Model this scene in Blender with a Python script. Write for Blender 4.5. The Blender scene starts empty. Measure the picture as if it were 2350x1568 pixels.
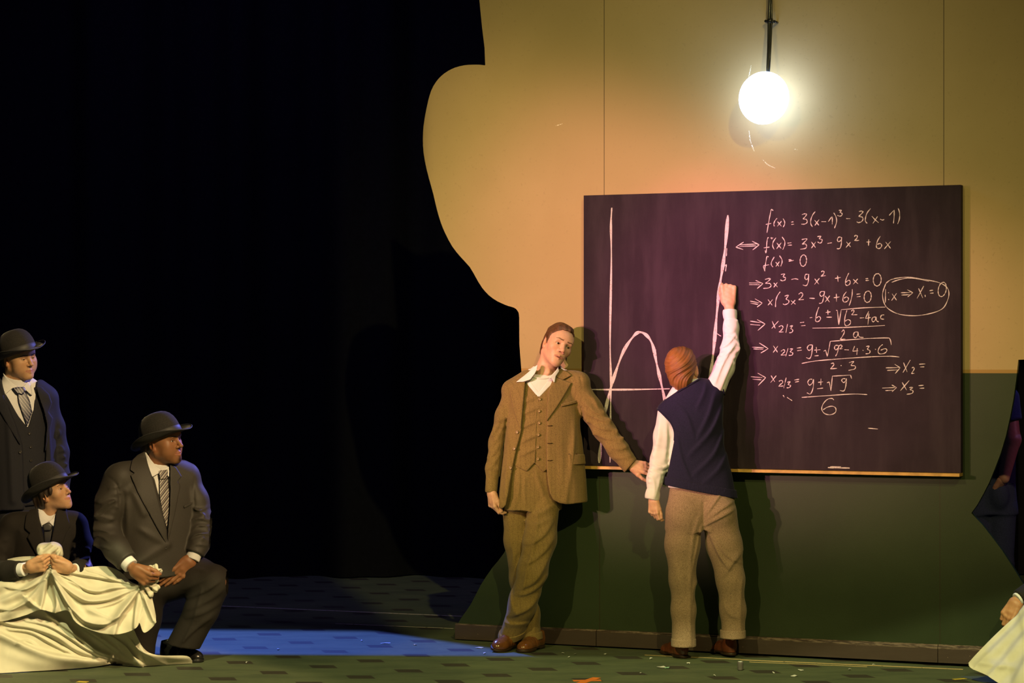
import bpy, math, random
import numpy as np
from mathutils import Vector, Matrix
from mathutils.geometry import tessellate_polygon

random.seed(7)
RNG = np.random.RandomState(11)
SC = bpy.context.scene
COL = SC.collection
PI = math.pi

# ------------------------------------------------------------------ camera
F = 80.0 / 36.0 * 2350.0          # focal length in pixels of the 2350 px wide frame
EYE = 1.65
HOR = 811.0                        # row of the horizon
cam_d = bpy.data.cameras.new('camera')
cam_d.lens = 80.0
cam_d.sensor_width = 36.0
cam_d.shift_y = 27.0 / 2350.0
cam_d.clip_end = 200
cam = bpy.data.objects.new('camera', cam_d)
cam.location = (0, 0, EYE)
cam.rotation_euler = (PI / 2, 0, 0)
COL.objects.link(cam)
SC.camera = cam

# ------------------------------------------------------------------ world, exposure
w = bpy.data.worlds.new('world')
SC.world = w
w.use_nodes = True
w.node_tree.nodes['Background'].inputs[0].default_value = (0.25, 0.28, 0.6, 1)
w.node_tree.nodes['Background'].inputs[1].default_value = 0.006
SC.view_settings.view_transform = 'Standard'
SC.view_settings.look = 'None'
SC.view_settings.gamma = 1.0
SC.view_settings.use_curve_mapping = False
SC.view_settings.exposure = 0.0
SC.cycles.use_denoising = True
SC.cycles.max_bounces = 6
SC.cycles.sample_clamp_indirect = 3.0


def spot(name, loc, aim, color, power, angle, blend=0.3, size=0.08, cuts=()):
    """A stage spotlight. cuts: shutters, each two points of the edge the beam is cut along and a point that stays lit."""
    d = bpy.data.lights.new(name, 'SPOT')
    d.color = color
    d.energy = power
    d.spot_size = math.radians(angle)
    d.spot_blend = blend
    d.shadow_soft_size = size
    o = bpy.data.objects.new(name, d)
    L = Vector(loc)
    o.location = L
    o.rotation_euler = (Vector(aim) - L).to_track_quat('-Z', 'Y').to_euler()
    COL.objects.link(o)
    o['kind'] = 'structure'
    if cuts:
        d.use_nodes = True
        nt = d.node_tree
        em = nt.nodes['Emission']
        geo = nt.nodes.new('ShaderNodeNewGeometry')
        last = None
        for (a, b, keep, soft) in cuts:
            n = (Vector(a) - L).normalized().cross((Vector(b) - L).normalized()).normalized()
            if n.dot(Vector(keep) - L) < 0:
                n = -n
            dt = nt.nodes.new('ShaderNodeVectorMath')
            dt.operation = 'DOT_PRODUCT'
            nt.links.new(geo.outputs['Incoming'], dt.inputs[0])
            dt.inputs[1].default_value = n * SHUT
            mr = nt.nodes.new('ShaderNodeMapRange')
            mr.interpolation_type = 'SMOOTHSTEP'
            mr.inputs['From Min'].default_value = -soft
            mr.inputs['From Max'].default_value = soft
            nt.links.new(dt.outputs['Value'], mr.inputs['Value'])
            if last is None:
                last = mr.outputs[0]
            else:
                mu = nt.nodes.new('ShaderNodeMath')
                mu.operation = 'MULTIPLY'
                nt.links.new(last, mu.inputs[0])
                nt.links.new(mr.outputs[0], mu.inputs[1])
                last = mu.outputs[0]
        nt.links.new(last, em.inputs['Strength'])
    return o


SHUT = 1.0
# ------------------------------------------------------------------ stage lighting
WL = (-0.56, 13.15)                 # just left of the scenic wall
# warm side light from a box boom on the left
WCUT = ((WL[0], WL[1], 0), (WL[0], WL[1], 3), (1, 12.6, 1), 0.002)
TCUT = ((-0.55, 13.1, 3.55), (2.3, 12.0, 2.38), (1, 12.6, 1), 0.035)
BCUT = ((-0.55, 13.1, 0.62), (2.3, 12.0, 0.62), (1, 12.4, 2), 0.030)
spot('spot_side', (-6.9, 6.4, 2.75), (0.75, 12.4, 1.55), (1.0, 0.68, 0.33), 2450, 32, 0.9, 0.08, cuts=[WCUT, TCUT, BCUT])
# pink light beside it, on the middle of the wall
spot('spot_pink', (-6.5, 5.8, 3.1), (0.95, 12.5, 1.95), (1.0, 0.30, 0.48), 3300, 19, 1.0, 0.08, cuts=[WCUT, TCUT, BCUT])
spot('spot_magenta', (-5.2, 4.6, 3.3), (1.05, 12.35, 1.98), (1.0, 0.12, 0.45), 4200, 9.5, 1.0, 0.06)
# amber wash from the front of house
spot('spot_front', (3.2, -5.0, 10.6), (0.6, 12.5, 1.45), (0.93, 0.80, 0.26), 6100, 23, 1.0, 0.10, cuts=[WCUT])
spot('spot_front_left', (-6.0, -1.0, 8.6), (0.5, 12.5, 1.2), (0.95, 0.80, 0.28), 3700, 23, 1.0, 0.08, cuts=[WCUT])
# amber light on the group on the left
spot('spot_group', (4.6, 3.0, 7.6), (-2.4, 12.2, 0.9), (1.0, 0.72, 0.35), 7000, 19, 0.7, 0.10,
     cuts=[((-1.44, 12.3, 0), (-1.44, 12.3, 3), (-2.5, 12.2, 1), 0.003)])
# green-amber strip of light on the front floor
spot('spot_floor', (-1.0, 3.0, 9.0), (0.2, 11.6, 0), (0.98, 0.95, 0.46), 4300, 60, 0.4, 0.05,
     cuts=[((-1.757, 12.48, 0), (-0.647, 12.43, 0), (-0.5, 11.0, 0), 0.0015)])
# blue back light on the floor beside the wall
spot('spot_blue', (-3.2, 16.2, 7.0), (-1.0, 12.9, 0), (0.11, 0.20, 1.0), 7500, 44, 0.5, 0.05,
     cuts=[((-1.757, 12.48, 0), (-0.647, 12.43, 0), (-0.9, 12.9, 0), 0.0015),
           ((-1.757, 13.55, 0), (-0.3, 13.45, 0), (-0.9, 12.9, 0), 0.012),
           ((-0.02, 12.6, 0), (-0.02, 12.6, 3), (-1.0, 12.6, 0), 0.002)])
# blue rim light on the group
spot('spot_rim', (1.0, 16.3, 4.0), (-2.3, 12.4, 1.2), (0.18, 0.20, 1.0), 1500, 20, 0.5, 0.05,
     cuts=[((-1.40, 12.3, 0), (-1.40, 12.3, 3), (-2.5, 12.2, 1), 0.004)])
# blue light behind the opening in the wall
spot('spot_wing', (3.4, 14.0, 5.5), (2.7, 12.2, 0.6), (0.12, 0.28, 1.0), 420, 44, 0.5, 0.05)
spot('fill_arm', (4.6, 12.2, 2.4), (2.9, 13.2, 1.2), (0.80, 0.28, 0.50), 30, 40, 0.8, 0.1)  # pink fill lamp added to brighten the stagehand's arm
# dim fill lamps added to lift the upstage floor and the back drape
spot('fill_upstage', (1.2, 12.0, 7.5), (-1.0, 14.6, 0), (0.75, 0.72, 0.8), 90, 55, 1.0, 0.2)
spot('fill_drape', (-2.2, 12.6, 7.0), (-1.8, 16.7, 1.8), (0.30, 0.24, 1.0), 260, 80, 1.0, 0.3)


# ================================================================== helpers
def px(x, y, Z):
    """World point at depth Z that lies on picture point (x, y): used to read real positions off the photograph."""
    return np.array([(x - 1175.0) * Z / F, Z, EYE - (y - HOR) * Z / F])


def tag(o, label=None, cat=None, group=None, kind=None):
    if label: o['label'] = label
    if cat: o['category'] = cat
    if group: o['group'] = group
    if kind: o['kind'] = kind
    return o


def empty(name, loc, label=None, cat=None, group=None):
    o = bpy.data.objects.new(name, None)
    o.empty_display_size = 0.1
    o.location = Vector([float(c) for c in loc])
    COL.objects.link(o)
    return tag(o, label, cat, group)


def root_loc(o):
    v = Vector((0, 0, 0))
    while o is not None:
        v += o.location
        o = o.parent
    return v


def obj(name, verts, faces, mat, parent=None, smooth=True, origin=None, col=None):
    """Link ONE mesh object. verts are world coordinates; the object's origin is its parent's (or origin)."""
    V = np.asarray(verts, dtype=np.float64).reshape(-1, 3)
    off = Vector((0, 0, 0))
    if parent is not None:
        off = root_loc(parent)
    loc = Vector((0, 0, 0))
    if parent is None and origin is not None:
        off = Vector([float(c) for c in origin])
        loc = off
    me = bpy.data.meshes.new(name)
    V = V - np.array(off)
    if isinstance(faces, np.ndarray):
        nf, k = faces.shape
        me.vertices.add(len(V))
        me.vertices.foreach_set('co', V.astype(np.float32).ravel())
        me.loops.add(nf * k)
        me.loops.foreach_set('vertex_index', faces.astype(np.int32).ravel())
        me.polygons.add(nf)
        me.polygons.foreach_set('loop_start', np.arange(0, nf * k, k, dtype=np.int32))
        me.update(calc_edges=True)
        me.validate()
    else:
        me.from_pydata([tuple(v) for v in V], [], faces)
    if smooth:
        me.polygons.foreach_set('use_smooth', np.ones(len(me.polygons), dtype=bool))
    if col is not None:
        ca = me.color_attributes.new('Col', 'FLOAT_COLOR', 'POINT')
        c4 = np.ones((len(V), 4), dtype=np.float32)
        c4[:, :3] = col
        ca.data.foreach_set('color', c4.ravel())
    if mat is not None:
        me.materials.append(mat)
    o = bpy.data.objects.new(name, me)
    o.location = loc
    COL.objects.link(o)
    if parent is not None:
        o.parent = parent
    return o


class MB:
    """Collects simple shapes; build() links them as ONE mesh object."""
    def __init__(s):
        s.v = []; s.f = []

    def add(s, vs, fs):
        b = len(s.v)
        s.v += [tuple(float(c) for c in v) for v in vs]
        s.f += [tuple(b + i for i in f) for f in fs]
        return s

    def prism(s, poly, d, both=True):
        """poly: list of 3-D points (planar, may be concave); extruded by vector d."""
        n = len(poly)
        d = np.array(d)
        A = [np.array(p, float) for p in poly]
        B = [p + d for p in A]
        tris = tessellate_polygon([[Vector(p) for p in A]])
        fs = [tuple(t) for t in tris] + [tuple(n + i for i in reversed(t)) for t in tris]
        fs += [(i, (i + 1) % n, n + (i + 1) % n, n + i) for i in range(n)]
        return s.add(A + B, fs)

    def box(s, o, u, v, w):
        o, u, v, w = map(lambda a: np.array(a, float), (o, u, v, w))
        P = [o, o + u, o + u + v, o + v, o + w, o + u + w, o + u + v + w, o + v + w]
        return s.add(P, [(0, 3, 2, 1), (4, 5, 6, 7), (0, 1, 5, 4), (1, 2, 6, 5), (2, 3, 7, 6), (3, 0, 4, 7)])

    def tube(s, pts, r, n=10):
        pts = [np.array(p, float) for p in pts]
        rr = r if hasattr(r, '__len__') else [r] * len(pts)
        rings = []
        ref = np.array([0.31, 0.9, 0.2])
        for i, p in enumerate(pts):
            t = pts[min(i + 1, len(pts) - 1)] - pts[max(i - 1, 0)]
            t /= np.linalg.norm(t) + 1e-9
            u = np.cross(t, ref); u /= np.linalg.norm(u) + 1e-9
            v = np.cross(t, u)
            rings.append([p + rr[i] * (math.cos(a) * u + math.sin(a) * v) for a in np.linspace(0, 2 * PI, n, endpoint=False)])
        vs = [q for r_ in rings for q in r_]
        fs = []
        for i in range(len(pts) - 1):
            for j in range(n):
                k = (j + 1) % n
                fs.append((i * n + j, i * n + k, (i + 1) * n + k, (i + 1) * n + j))
        fs.append(tuple(reversed(range(n))))
        fs.append(tuple((len(pts) - 1) * n + j for j in range(n)))
        return s.add(vs, fs)

    def lathe(s, c, prof, n=32, ax=(0, 0, 1), sx=1, sy=1):
        """prof: list of (radius, height) around the z axis at c."""
        vs = []
        for r, h in prof:
            for a in np.linspace(0, 2 * PI, n, endpoint=False):
                vs.append((c[0] + r * sx * math.cos(a), c[1] + r * sy * math.sin(a), c[2] + h))
        fs = []
        for i in range(len(prof) - 1):
            for j in range(n):
                k = (j + 1) % n
                fs.append((i * n + j, i * n + k, (i + 1) * n + k, (i + 1) * n + j))
        return s.add(vs, fs)

    def build(s, name, mat, parent=None, smooth=False, origin=None):
        return obj(name, s.v, s.f, mat, parent, smooth, origin)


# ------------------------------------------------------------------ materials
def new_mat(name):
    m = bpy.data.materials.new(name)
    m.use_nodes = True
    return m, m.node_tree, m.node_tree.nodes['Principled BSDF']


def nd(nt, t, **kw):
    n = nt.nodes.new(t)
    for k, v in kw.items():
        setattr(n, k, v)
    return n


def mathn(nt, op, a, b=None, c=None, clamp=False):
    n = nt.nodes.new('ShaderNodeMath')
    n.operation = op
    n.use_clamp = clamp
    for i, v in enumerate((a, b, c)):
        if v is None: continue
        if isinstance(v, (int, float)): n.inputs[i].default_value = v
        else: nt.links.new(v, n.inputs[i])
    return n.outputs[0]


def mixc(nt, fac, a, b, blend='MIX'):
    n = nt.nodes.new('ShaderNodeMix')
    n.data_type = 'RGBA'
    n.blend_type = blend
    for sock, v in ((n.inputs['Factor'], fac), (n.inputs['A'], a), (n.inputs['B'], b)):
        if isinstance(v, (int, float)): sock.default_value = v
        elif isinstance(v, tuple): sock.default_value = v if len(v) == 4 else v + (1,)
        else: nt.links.new(v, sock)
    return n.outputs['Result']


def ramp(nt, fac, lo, hi, smooth=True):
    n = nt.nodes.new('ShaderNodeMapRange')
    n.interpolation_type = 'SMOOTHSTEP' if smooth else 'LINEAR'
    n.inputs['From Min'].default_value = lo
    n.inputs['From Max'].default_value = hi
    nt.links.new(fac, n.inputs['Value'])
    return n.outputs[0]


def objco(nt, scale=(1, 1, 1), rot=(0, 0, 0)):
    tc = nt.nodes.new('ShaderNodeTexCoord')
    mp = nt.nodes.new('ShaderNodeMapping')
    mp.inputs['Scale'].default_value = scale
    mp.inputs['Rotation'].default_value = rot
    nt.links.new(tc.outputs['Object'], mp.inputs['Vector'])
    return mp.outputs[0]


def noise(nt, vec, scale, detail=3, rough=0.55):
    n = nt.nodes.new('ShaderNodeTexNoise')
    n.inputs['Scale'].default_value = scale
    n.inputs['Detail'].default_value = detail
    n.inputs['Roughness'].default_value = rough
    if vec is not None:
        nt.links.new(vec, n.inputs['Vector'])
    return n.outputs['Fac']


def bump(nt, bs, height, strength, dist):
    b = nt.nodes.new('ShaderNodeBump')
    b.inputs['Strength'].default_value = strength
    b.inputs['Distance'].default_value = dist
    nt.links.new(height, b.inputs['Height'])
    nt.links.new(b.outputs[0], bs.inputs['Normal'])


def simple(name, color, rough=0.6, spec=0.4, metal=0.0, var=0.12, vscale=30, bmp=0.0, bscale=200, sheen=0.0):
    m, nt, bs = new_mat(name)
    v = objco(nt)
    f = noise(nt, v, vscale)
    lo = tuple(c * (1 - var) for c in color)
    hi = tuple(min(1, c * (1 + var)) for c in color)
    nt.links.new(mixc(nt, ramp(nt, f, 0.3, 0.7), lo, hi), bs.inputs['Base Color'])
    bs.inputs['Roughness'].default_value = rough
    bs.inputs['Specular IOR Level'].default_value = spec
    bs.inputs['Metallic'].default_value = metal
    if sheen:
        bs.inputs['Sheen Weight'].default_value = sheen
        bs.inputs['Sheen Roughness'].default_value = 0.4
    if bmp:
        bump(nt, bs, noise(nt, v, bscale, 2), bmp, 0.002)
    return m


# ================================================================== the setting
TH = math.radians(22.5)
WDX, WDY = math.cos(TH), -math.sin(TH)          # along the scenic wall, left to right
WX0, WZ0 = 0.405, 12.80                          # a point of its front face
WN = np.array([-math.sin(TH), -math.cos(TH), 0])  # towards the audience


def on_wall(x, y, off=0.0):
    """Point of the plane off metres in front of the wall's face seen at picture point (x, y)."""
    k = (x - 1175.0) / F
    bx, bz = WX0 + WN[0] * off, WZ0 + WN[1] * off
    # (bx + t*WDX) = k * (bz + t*WDY)
    t = (k * bz - bx) / (WDX - k * WDY)
    Z = bz + t * WDY
    return px(x, y, Z)


def wcoord(nt):
    """s along the wall and height, from object coordinates of a mesh with its origin at the world's."""
    tc = nt.nodes.new('ShaderNodeTexCoord')
    sp = nt.nodes.new('ShaderNodeSeparateXYZ')
    nt.links.new(tc.outputs['Object'], sp.inputs[0])
    s = mathn(nt, 'ADD', mathn(nt, 'MULTIPLY', sp.outputs[0], WDX), mathn(nt, 'MULTIPLY', sp.outputs[1], WDY))
    return tc.outputs['Object'], s, sp.outputs[2]


def s_of(x, y):
    p = on_wall(x, y)
    return p[0] * WDX + p[1] * WDY


def mat_wall():
    m, nt, bs = new_mat('painted_flat')
    co, s, z = wcoord(nt)
    zl = on_wall(1300, 853.5)[2]
    n1 = noise(nt, co, 1.3, 4)
    n2 = noise(nt, co, 60, 2)
    cream = mixc(nt, ramp(nt, n1, 0.3, 0.75), (0.35, 0.255, 0.126), (0.395, 0.288, 0.150))
    cream = mixc(nt, ramp(nt, n2, 0.62, 0.72), cream, (0.335, 0.245, 0.125))
    green = mixc(nt, ramp(nt, n1, 0.3, 0.7), (0.0145, 0.0235, 0.0085), (0.021, 0.033, 0.0125))
    line = (0.31, 0.185, 0.06)
    up = ramp(nt, z, zl - 0.001, zl + 0.001, False)
    up2 = ramp(nt, z, zl + 0.017, zl + 0.02, False)
    c = mixc(nt, up, green, mixc(nt, up2, line, cream))
    # joints between the panels
    tot = None
    for xx, yy in ((1386.5, 200), (2166, 200)):
        s0 = s_of(xx, yy)
        d = mathn(nt, 'ABSOLUTE', mathn(nt, 'SUBTRACT', s, s0))
        a = mathn(nt, 'SUBTRACT', 1.0, ramp(nt, d, 0.0014, 0.003))
        a = mathn(nt, 'MULTIPLY', a, up)
        tot = a if tot is None else mathn(nt, 'MAXIMUM', tot, a)
    for xx, yy in ((1376, 1300), (2157, 1300)):
        s0 = s_of(xx, yy)
        d = mathn(nt, 'ABSOLUTE', mathn(nt, 'SUBTRACT', s, s0))
        a = mathn(nt, 'SUBTRACT', 1.0, ramp(nt, d, 0.0014, 0.003))
        a = mathn(nt, 'MULTIPLY', a, mathn(nt, 'SUBTRACT', 1.0, up))
        tot = mathn(nt, 'MAXIMUM', tot, a)
    c = mixc(nt, mathn(nt, 'MULTIPLY', tot, 0.75), c, (0.02, 0.012, 0.005))
    nt.links.new(c, bs.inputs['Base Color'])
    r = nt.nodes.new('ShaderNodeMapRange')
    nt.links.new(up, r.inputs['Value'])
    r.inputs['To Min'].default_value = 0.50
    r.inputs['To Max'].default_value = 0.75
    nt.links.new(r.outputs[0], bs.inputs['Roughness'])
    bs.inputs['Specular IOR Level'].default_value = 0.30
    b = nt.nodes.new('ShaderNodeBump')
    b.inputs['Distance'].default_value = 0.002
    nt.links.new(noise(nt, co, 320, 3), b.inputs['Height'])
    nt.links.new(mathn(nt, 'MULTIPLY_ADD', up, -0.12, 0.18), b.inputs['Strength'])
    nt.links.new(b.outputs[0], bs.inputs['Normal'])
    return m


LEFT_EDGE = [(1095, -70), (1100, 0), (1106, 60), (1112, 110), (1113.5, 150), (1100, 148.5), (1085, 148.5), (1065, 150), (1045, 155), (1028, 163),
             (1012, 175), (1000, 189), (990, 207), (983, 230), (977, 258), (972, 290), (970.5, 320), (972, 350), (978, 384),
             (986, 415), (995, 448), (1003, 482), (1012, 512), (1022, 536), (1038, 566), (1058, 591), (1078, 613),
             (1092, 637), (1106, 660), (1122, 678), (1142, 692), (1165, 702), (1180, 706.5), (1188, 714), (1191.5, 728), (1192, 790),
             (1196.5, 850), (1200, 930), (1200, 1020), (1195, 1120), (1180, 1215), (1157, 1269), (1130, 1303), (1104, 1342),
             (1080, 1388), (1063, 1412), (1052, 1430), (1046, 1447), (1041, 1459), (1043, 1466)]
RIGHT_EDGE = [(2480, 1533), (2480, 1500), (2430, 1450), (2385, 1395), (2350, 1343), (2322, 1298), (2300, 1264), (2276, 1232), (2254, 1204), (2229, 1178),
              (2242, 1160), (2256, 1135), (2270, 1108), (2283, 1076), (2296, 1042), (2308, 1002), (2318, 958), (2326, 915), (2332, 872), (2337, 826),
              (2480, 820), (2480, -80)]


def dense(pts, n=4):
    """Catmull-Rom through pts (2-D), keeping the ends."""
    P = np.array(pts, float)
    out = []
    for i in range(len(P) - 1):
        p0, p1, p2, p3 = P[max(i - 1, 0)], P[i], P[i + 1], P[min(i + 2, len(P) - 1)]
        for t in np.linspace(0, 1, n, endpoint=False):
            out.append(0.5 * ((2 * p1) + (-p0 + p2) * t + (2 * p0 - 5 * p1 + 4 * p2 - p3) * t * t + (-p0 + 3 * p1 - 3 * p2 + p3) * t ** 3))
    out.append(P[-1])
    return out


M_BLACK = simple('black_cloth', (0.006, 0.006, 0.008), 0.95, 0.05)

wl = LEFT_EDGE[:5] + [tuple(q) for q in dense(LEFT_EDGE[5:], 2)]
outline = [on_wall(x, y) for x, y in wl] + [on_wall(x, y) for x, y in RIGHT_EDGE]
mb = MB()
mb.prism(outline, -WN * 0.035)
tag(mb.build('wall_right', mat_wall()), kind='structure')

# baseboard: a board with a thinner lip along its top
m, nt, bs = new_mat('brown_board')
co = objco(nt, (1, 1, 6))
c = mixc(nt, noise(nt, co, 8, 4), (0.036, 0.022, 0.018), (0.055, 0.036, 0.03))
c = mixc(nt, ramp(nt, noise(nt, objco(nt), 90, 2), 0.755, 0.775), c, (0.30, 0.22, 0.16))
spz = nt.nodes.new('ShaderNodeSeparateXYZ'); nt.links.new(objco(nt), spz.inputs[0])
zt_ = on_wall(1700, 1459)[2]
lip = mathn(nt, 'MULTIPLY', ramp(nt, spz.outputs[2], zt_ - 0.020, zt_ - 0.012), ramp(nt, noise(nt, objco(nt, (1, 1, 8)), 16, 4, 0.7), 0.42, 0.62))
c = mixc(nt, mathn(nt, 'MULTIPLY', lip, 0.75), c, (0.22, 0.16, 0.13))  # light caught by the scratched lip, painted in as a paler tone
nt.links.new(c, bs.inputs['Base Color'])
bs.inputs['Roughness'].default_value = 0.42
M_BASE = m
a0, b0 = on_wall(1041, 1462), on_wall(2480, 1530)
mb = MB()
hb = on_wall(1043, 1466)[2]
ztop = on_wall(1300, 1438)[2]
for x0, x1 in ((1047, 1370), (1371.5, 2153), (2154.5, 2420)):
    rings = []
    for xx in (x0, x1):
        A = on_wall(xx, 1400)
        low = on_wall(xx, 1466 + (xx - 1043) * 0.0488)[2]
        top = on_wall(xx, 1431 + (xx - 1047) * 0.0434)[2]
        prof = [(0, low), (0.018, low), (0.018, top - 0.012), (0.012, top - 0.006), (0.012, top - 0.002), (0.006, top), (0, top)]
        rings.append([np.array([A[0], A[1], 0]) + WN * (o_ + 0.0005) + np.array([0, 0, z_]) for o_, z_ in prof])
    n = len(prof)
    mb.add(rings[0] + rings[1], [(i, (i + 1) % n, n + (i + 1) % n, n + i) for i in range(n)] + [tuple(range(n)), tuple(reversed(range(n, 2 * n)))])
tag(mb.build('baseboard_right', M_BASE), kind='structure')

# black strip added under the wall, standing in for shade in the open gap
A, B = on_wall(1046, 1400), on_wall(2470, 1400)
mb = MB()
zz = np.array([0, 0, 1.0])
P0 = np.array([A[0], A[1], 0.0005]) - WN * 0.028
mb.box(P0 - WN * 0.006, np.array([B[0] - A[0], B[1] - A[1], 0]), WN * 0.02, zz * 0.05)
tag(mb.build('trim_1', M_BLACK), kind='structure')


# ------------------------------------------------------------------ floor
def mat_floor():
    m, nt, bs = new_mat('stage_floor')
    tc = nt.nodes.new('ShaderNodeTexCoord')
    sp = nt.nodes.new('ShaderNodeSeparateXYZ')
    nt.links.new(tc.outputs['Object'], sp.inputs[0])
    X, Y = sp.outputs[0], sp.outputs[1]
    # lattice of dark inlays: steps A and B read off the floor
    Ax, Ay, Bx, By = 0.236, 0.224, 0.222, -0.384
    det = Ax * By - Ay * Bx
    X0, Y0 = -0.064, 12.264
    dx = mathn(nt, 'SUBTRACT', X, X0)
    dy = mathn(nt, 'SUBTRACT', Y, Y0)
    a = mathn(nt, 'ADD', mathn(nt, 'MULTIPLY', dx, By / det), mathn(nt, 'MULTIPLY', dy, -Bx / det))
    b = mathn(nt, 'ADD', mathn(nt, 'MULTIPLY', dx, -Ay / det), mathn(nt, 'MULTIPLY', dy, Ax / det))
    fa = mathn(nt, 'SUBTRACT', a, mathn(nt, 'ROUND', a))
    fb = mathn(nt, 'SUBTRACT', b, mathn(nt, 'ROUND', b))
    # inlay: a rhomb in the floor's own axes
    ix = mathn(nt, 'ADD', mathn(nt, 'MULTIPLY', fa, Ax), mathn(nt, 'MULTIPLY', fb, Bx))
    iy = mathn(nt, 'ADD', mathn(nt, 'MULTIPLY', fa, Ay), mathn(nt, 'MULTIPLY', fb, By))
    sx = mathn(nt, 'ABSOLUTE', mathn(nt, 'ADD', ix, mathn(nt, 'MULTIPLY', iy, 0.28)))
    sy = mathn(nt, 'ABSOLUTE', iy)
    inl = mathn(nt, 'MULTIPLY', mathn(nt, 'LESS_THAN', sx, 0.066), mathn(nt, 'LESS_THAN', sy, 0.058))
    # joint lines running from inlay to inlay
    ja = mathn(nt, 'LESS_THAN', mathn(nt, 'ABSOLUTE', fb), 0.006)
    jb = mathn(nt, 'LESS_THAN', mathn(nt, 'ABSOLUTE', fa), 0.004)
    jj = mathn(nt, 'MAXIMUM', ja, mathn(nt, 'MULTIPLY', jb, 0.5))
    co = tc.outputs['Object']
    mp = nt.nodes.new('ShaderNodeMapping')
    mp.inputs['Scale'].default_value = (1.0, 3.0, 1)
    nt.links.new(co, mp.inputs['Vector'])
    n1 = noise(nt, mp.outputs[0], 2.2, 5, 0.65)
    n2 = noise(nt, mp.outputs[0], 24, 4, 0.7)
    g = mixc(nt, ramp(nt, n1, 0.3, 0.7), (0.060, 0.078, 0.044), (0.095, 0.115, 0.060))
    g = mixc(nt, ramp(nt, n2, 0.45, 0.8), g, (0.11, 0.12, 0.07))
    g = mixc(nt, mathn(nt, 'MULTIPLY', jj, 0.6), g, (0.03, 0.035, 0.022))
    g = mixc(nt, mathn(nt, 'MULTIPLY', inl, 0.9), g, mixc(nt, n2, (0.022, 0.018, 0.014), (0.05, 0.042, 0.032)))
    # scuffs and dust specks
    n3 = noise(nt, mp.outputs[0], 75, 2, 0.5)
    g = mixc(nt, mathn(nt, 'MULTIPLY', ramp(nt, n3, 0.745, 0.77), 0.7), g, (0.40, 0.40, 0.34))
    nt.links.new(g, bs.inputs['Base Color'])
    nt.links.new(mathn(nt, 'MULTIPLY_ADD', n2, 0.3, 0.42), bs.inputs['Roughness'])
    bs.inputs['Specular IOR Level'].default_value = 0.3
    bump(nt, bs, n2, 0.12, 0.003)
    return m


mb = MB()
mb.add([(-9, 8, 0), (9, 8, 0), (9, 17.0, 0), (-9, 17.0, 0)], [(0, 1, 2, 3)])
tag(mb.build('floor', mat_floor()), kind='structure')

# black masking drapes at the back and side, gently folded
vs, fs = [], []
n = 260
for i in range(n + 1):
    x = -8.5 + 17 * i / n
    y = 16.75 + 0.10 * math.sin(x * 7.0) + 0.05 * math.sin(x * 17 + 1)
    vs += [(x, y, 0.012), (x, y, 8.0)]
for i in range(n):
    fs.append((2 * i, 2 * i + 2, 2 * i + 3, 2 * i + 1))
tag(obj('wall_back', vs, fs, M_BLACK, origin=None), kind='structure')


def mat_mark(name, color, thr=0.35, sc=60):
    """Worn paint or tape line: gaps where it has rubbed off."""
    m, nt, bs = new_mat(name)
    bs.inputs['Base Color'].default_value = color + (1,)
    bs.inputs['Roughness'].default_value = 0.8
    f = noise(nt, objco(nt), sc, 3)
    nt.links.new(ramp(nt, f, thr, thr + 0.08), bs.inputs['Alpha'])
    return m


def fl(x, y, z=0.0):
    """Point of the floor (raised by z) seen at picture point (x, y)."""
    return px(x, y, F * (EYE - z) / (y - HOR))


def strip(mb, p, q, wid, h=0.0012):
    p, q = np.array(p), np.array(q)
    d = q - p
    nrm = np.array([-d[1], d[0], 0]); nrm /= np.linalg.norm(nrm)
    base = p - nrm * wid / 2 + np.array([0, 0, 0.0003])
    mb.box(base, d, nrm * wid, np.array([0, 0, h]))


M_LINE = mat_mark('pale_floor_paint', (0.50, 0.46, 0.36), 0.36, 40)
M_LINE2 = mat_mark('ochre_floor_tape', (0.50, 0.36, 0.16), 0.30, 30)
k = 2
for (p, q, wd, mt) in [((500, 1391, ), (1060, 1415), 0.02, M_LINE), ((770, 1432), (1040, 1443), 0.012, M_LINE),
                       ((1480, 1504), (1700, 1514), 0.012, M_LINE2), ((1700, 1515), (2210, 1537), 0.020, M_LINE2), ((1720, 1520), (1990, 1531), 0.010, M_LINE2)]:
    mb = MB()
    strip(mb, fl(*p), fl(*q), wd)
    tag(mb.build('trim_%d' % k, mt), kind='structure')
    k += 1

# ------------------------------------------------------------------ blackboard
BT = 0.055                                        # how far its face stands off the wall


def mat_board():
    m, nt, bs = new_mat('slate_board')
    co, s, z = wcoord(nt)
    cv = nt.nodes.new('ShaderNodeCombineXYZ')
    nt.links.new(s, cv.inputs[0])
    nt.links.new(mathn(nt, 'MULTIPLY', z, 0.18), cv.inputs[2])
    st = noise(nt, cv.outputs[0], 9, 4, 0.6)
    cl = noise(nt, co, 2.4, 4, 0.6)
    c = mixc(nt, ramp(nt, cl, 0.3, 0.72), (0.016, 0.0095, 0.017), (0.024, 0.0145, 0.025))
    c = mixc(nt, mathn(nt, 'MULTIPLY', ramp(nt, st, 0.40, 0.72), 0.7), c, (0.036, 0.024, 0.036))
    c = mixc(nt, mathn(nt, 'MULTIPLY', ramp(nt, noise(nt, co, 300, 2), 0.5, 0.8), 0.4), c, (0.036, 0.022, 0.030))
    nt.links.new(c, bs.inputs['Base Color'])
    bs.inputs['Roughness'].default_value = 0.75
    bs.inputs['Specular IOR Level'].default_value = 0.15
    return m


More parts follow.
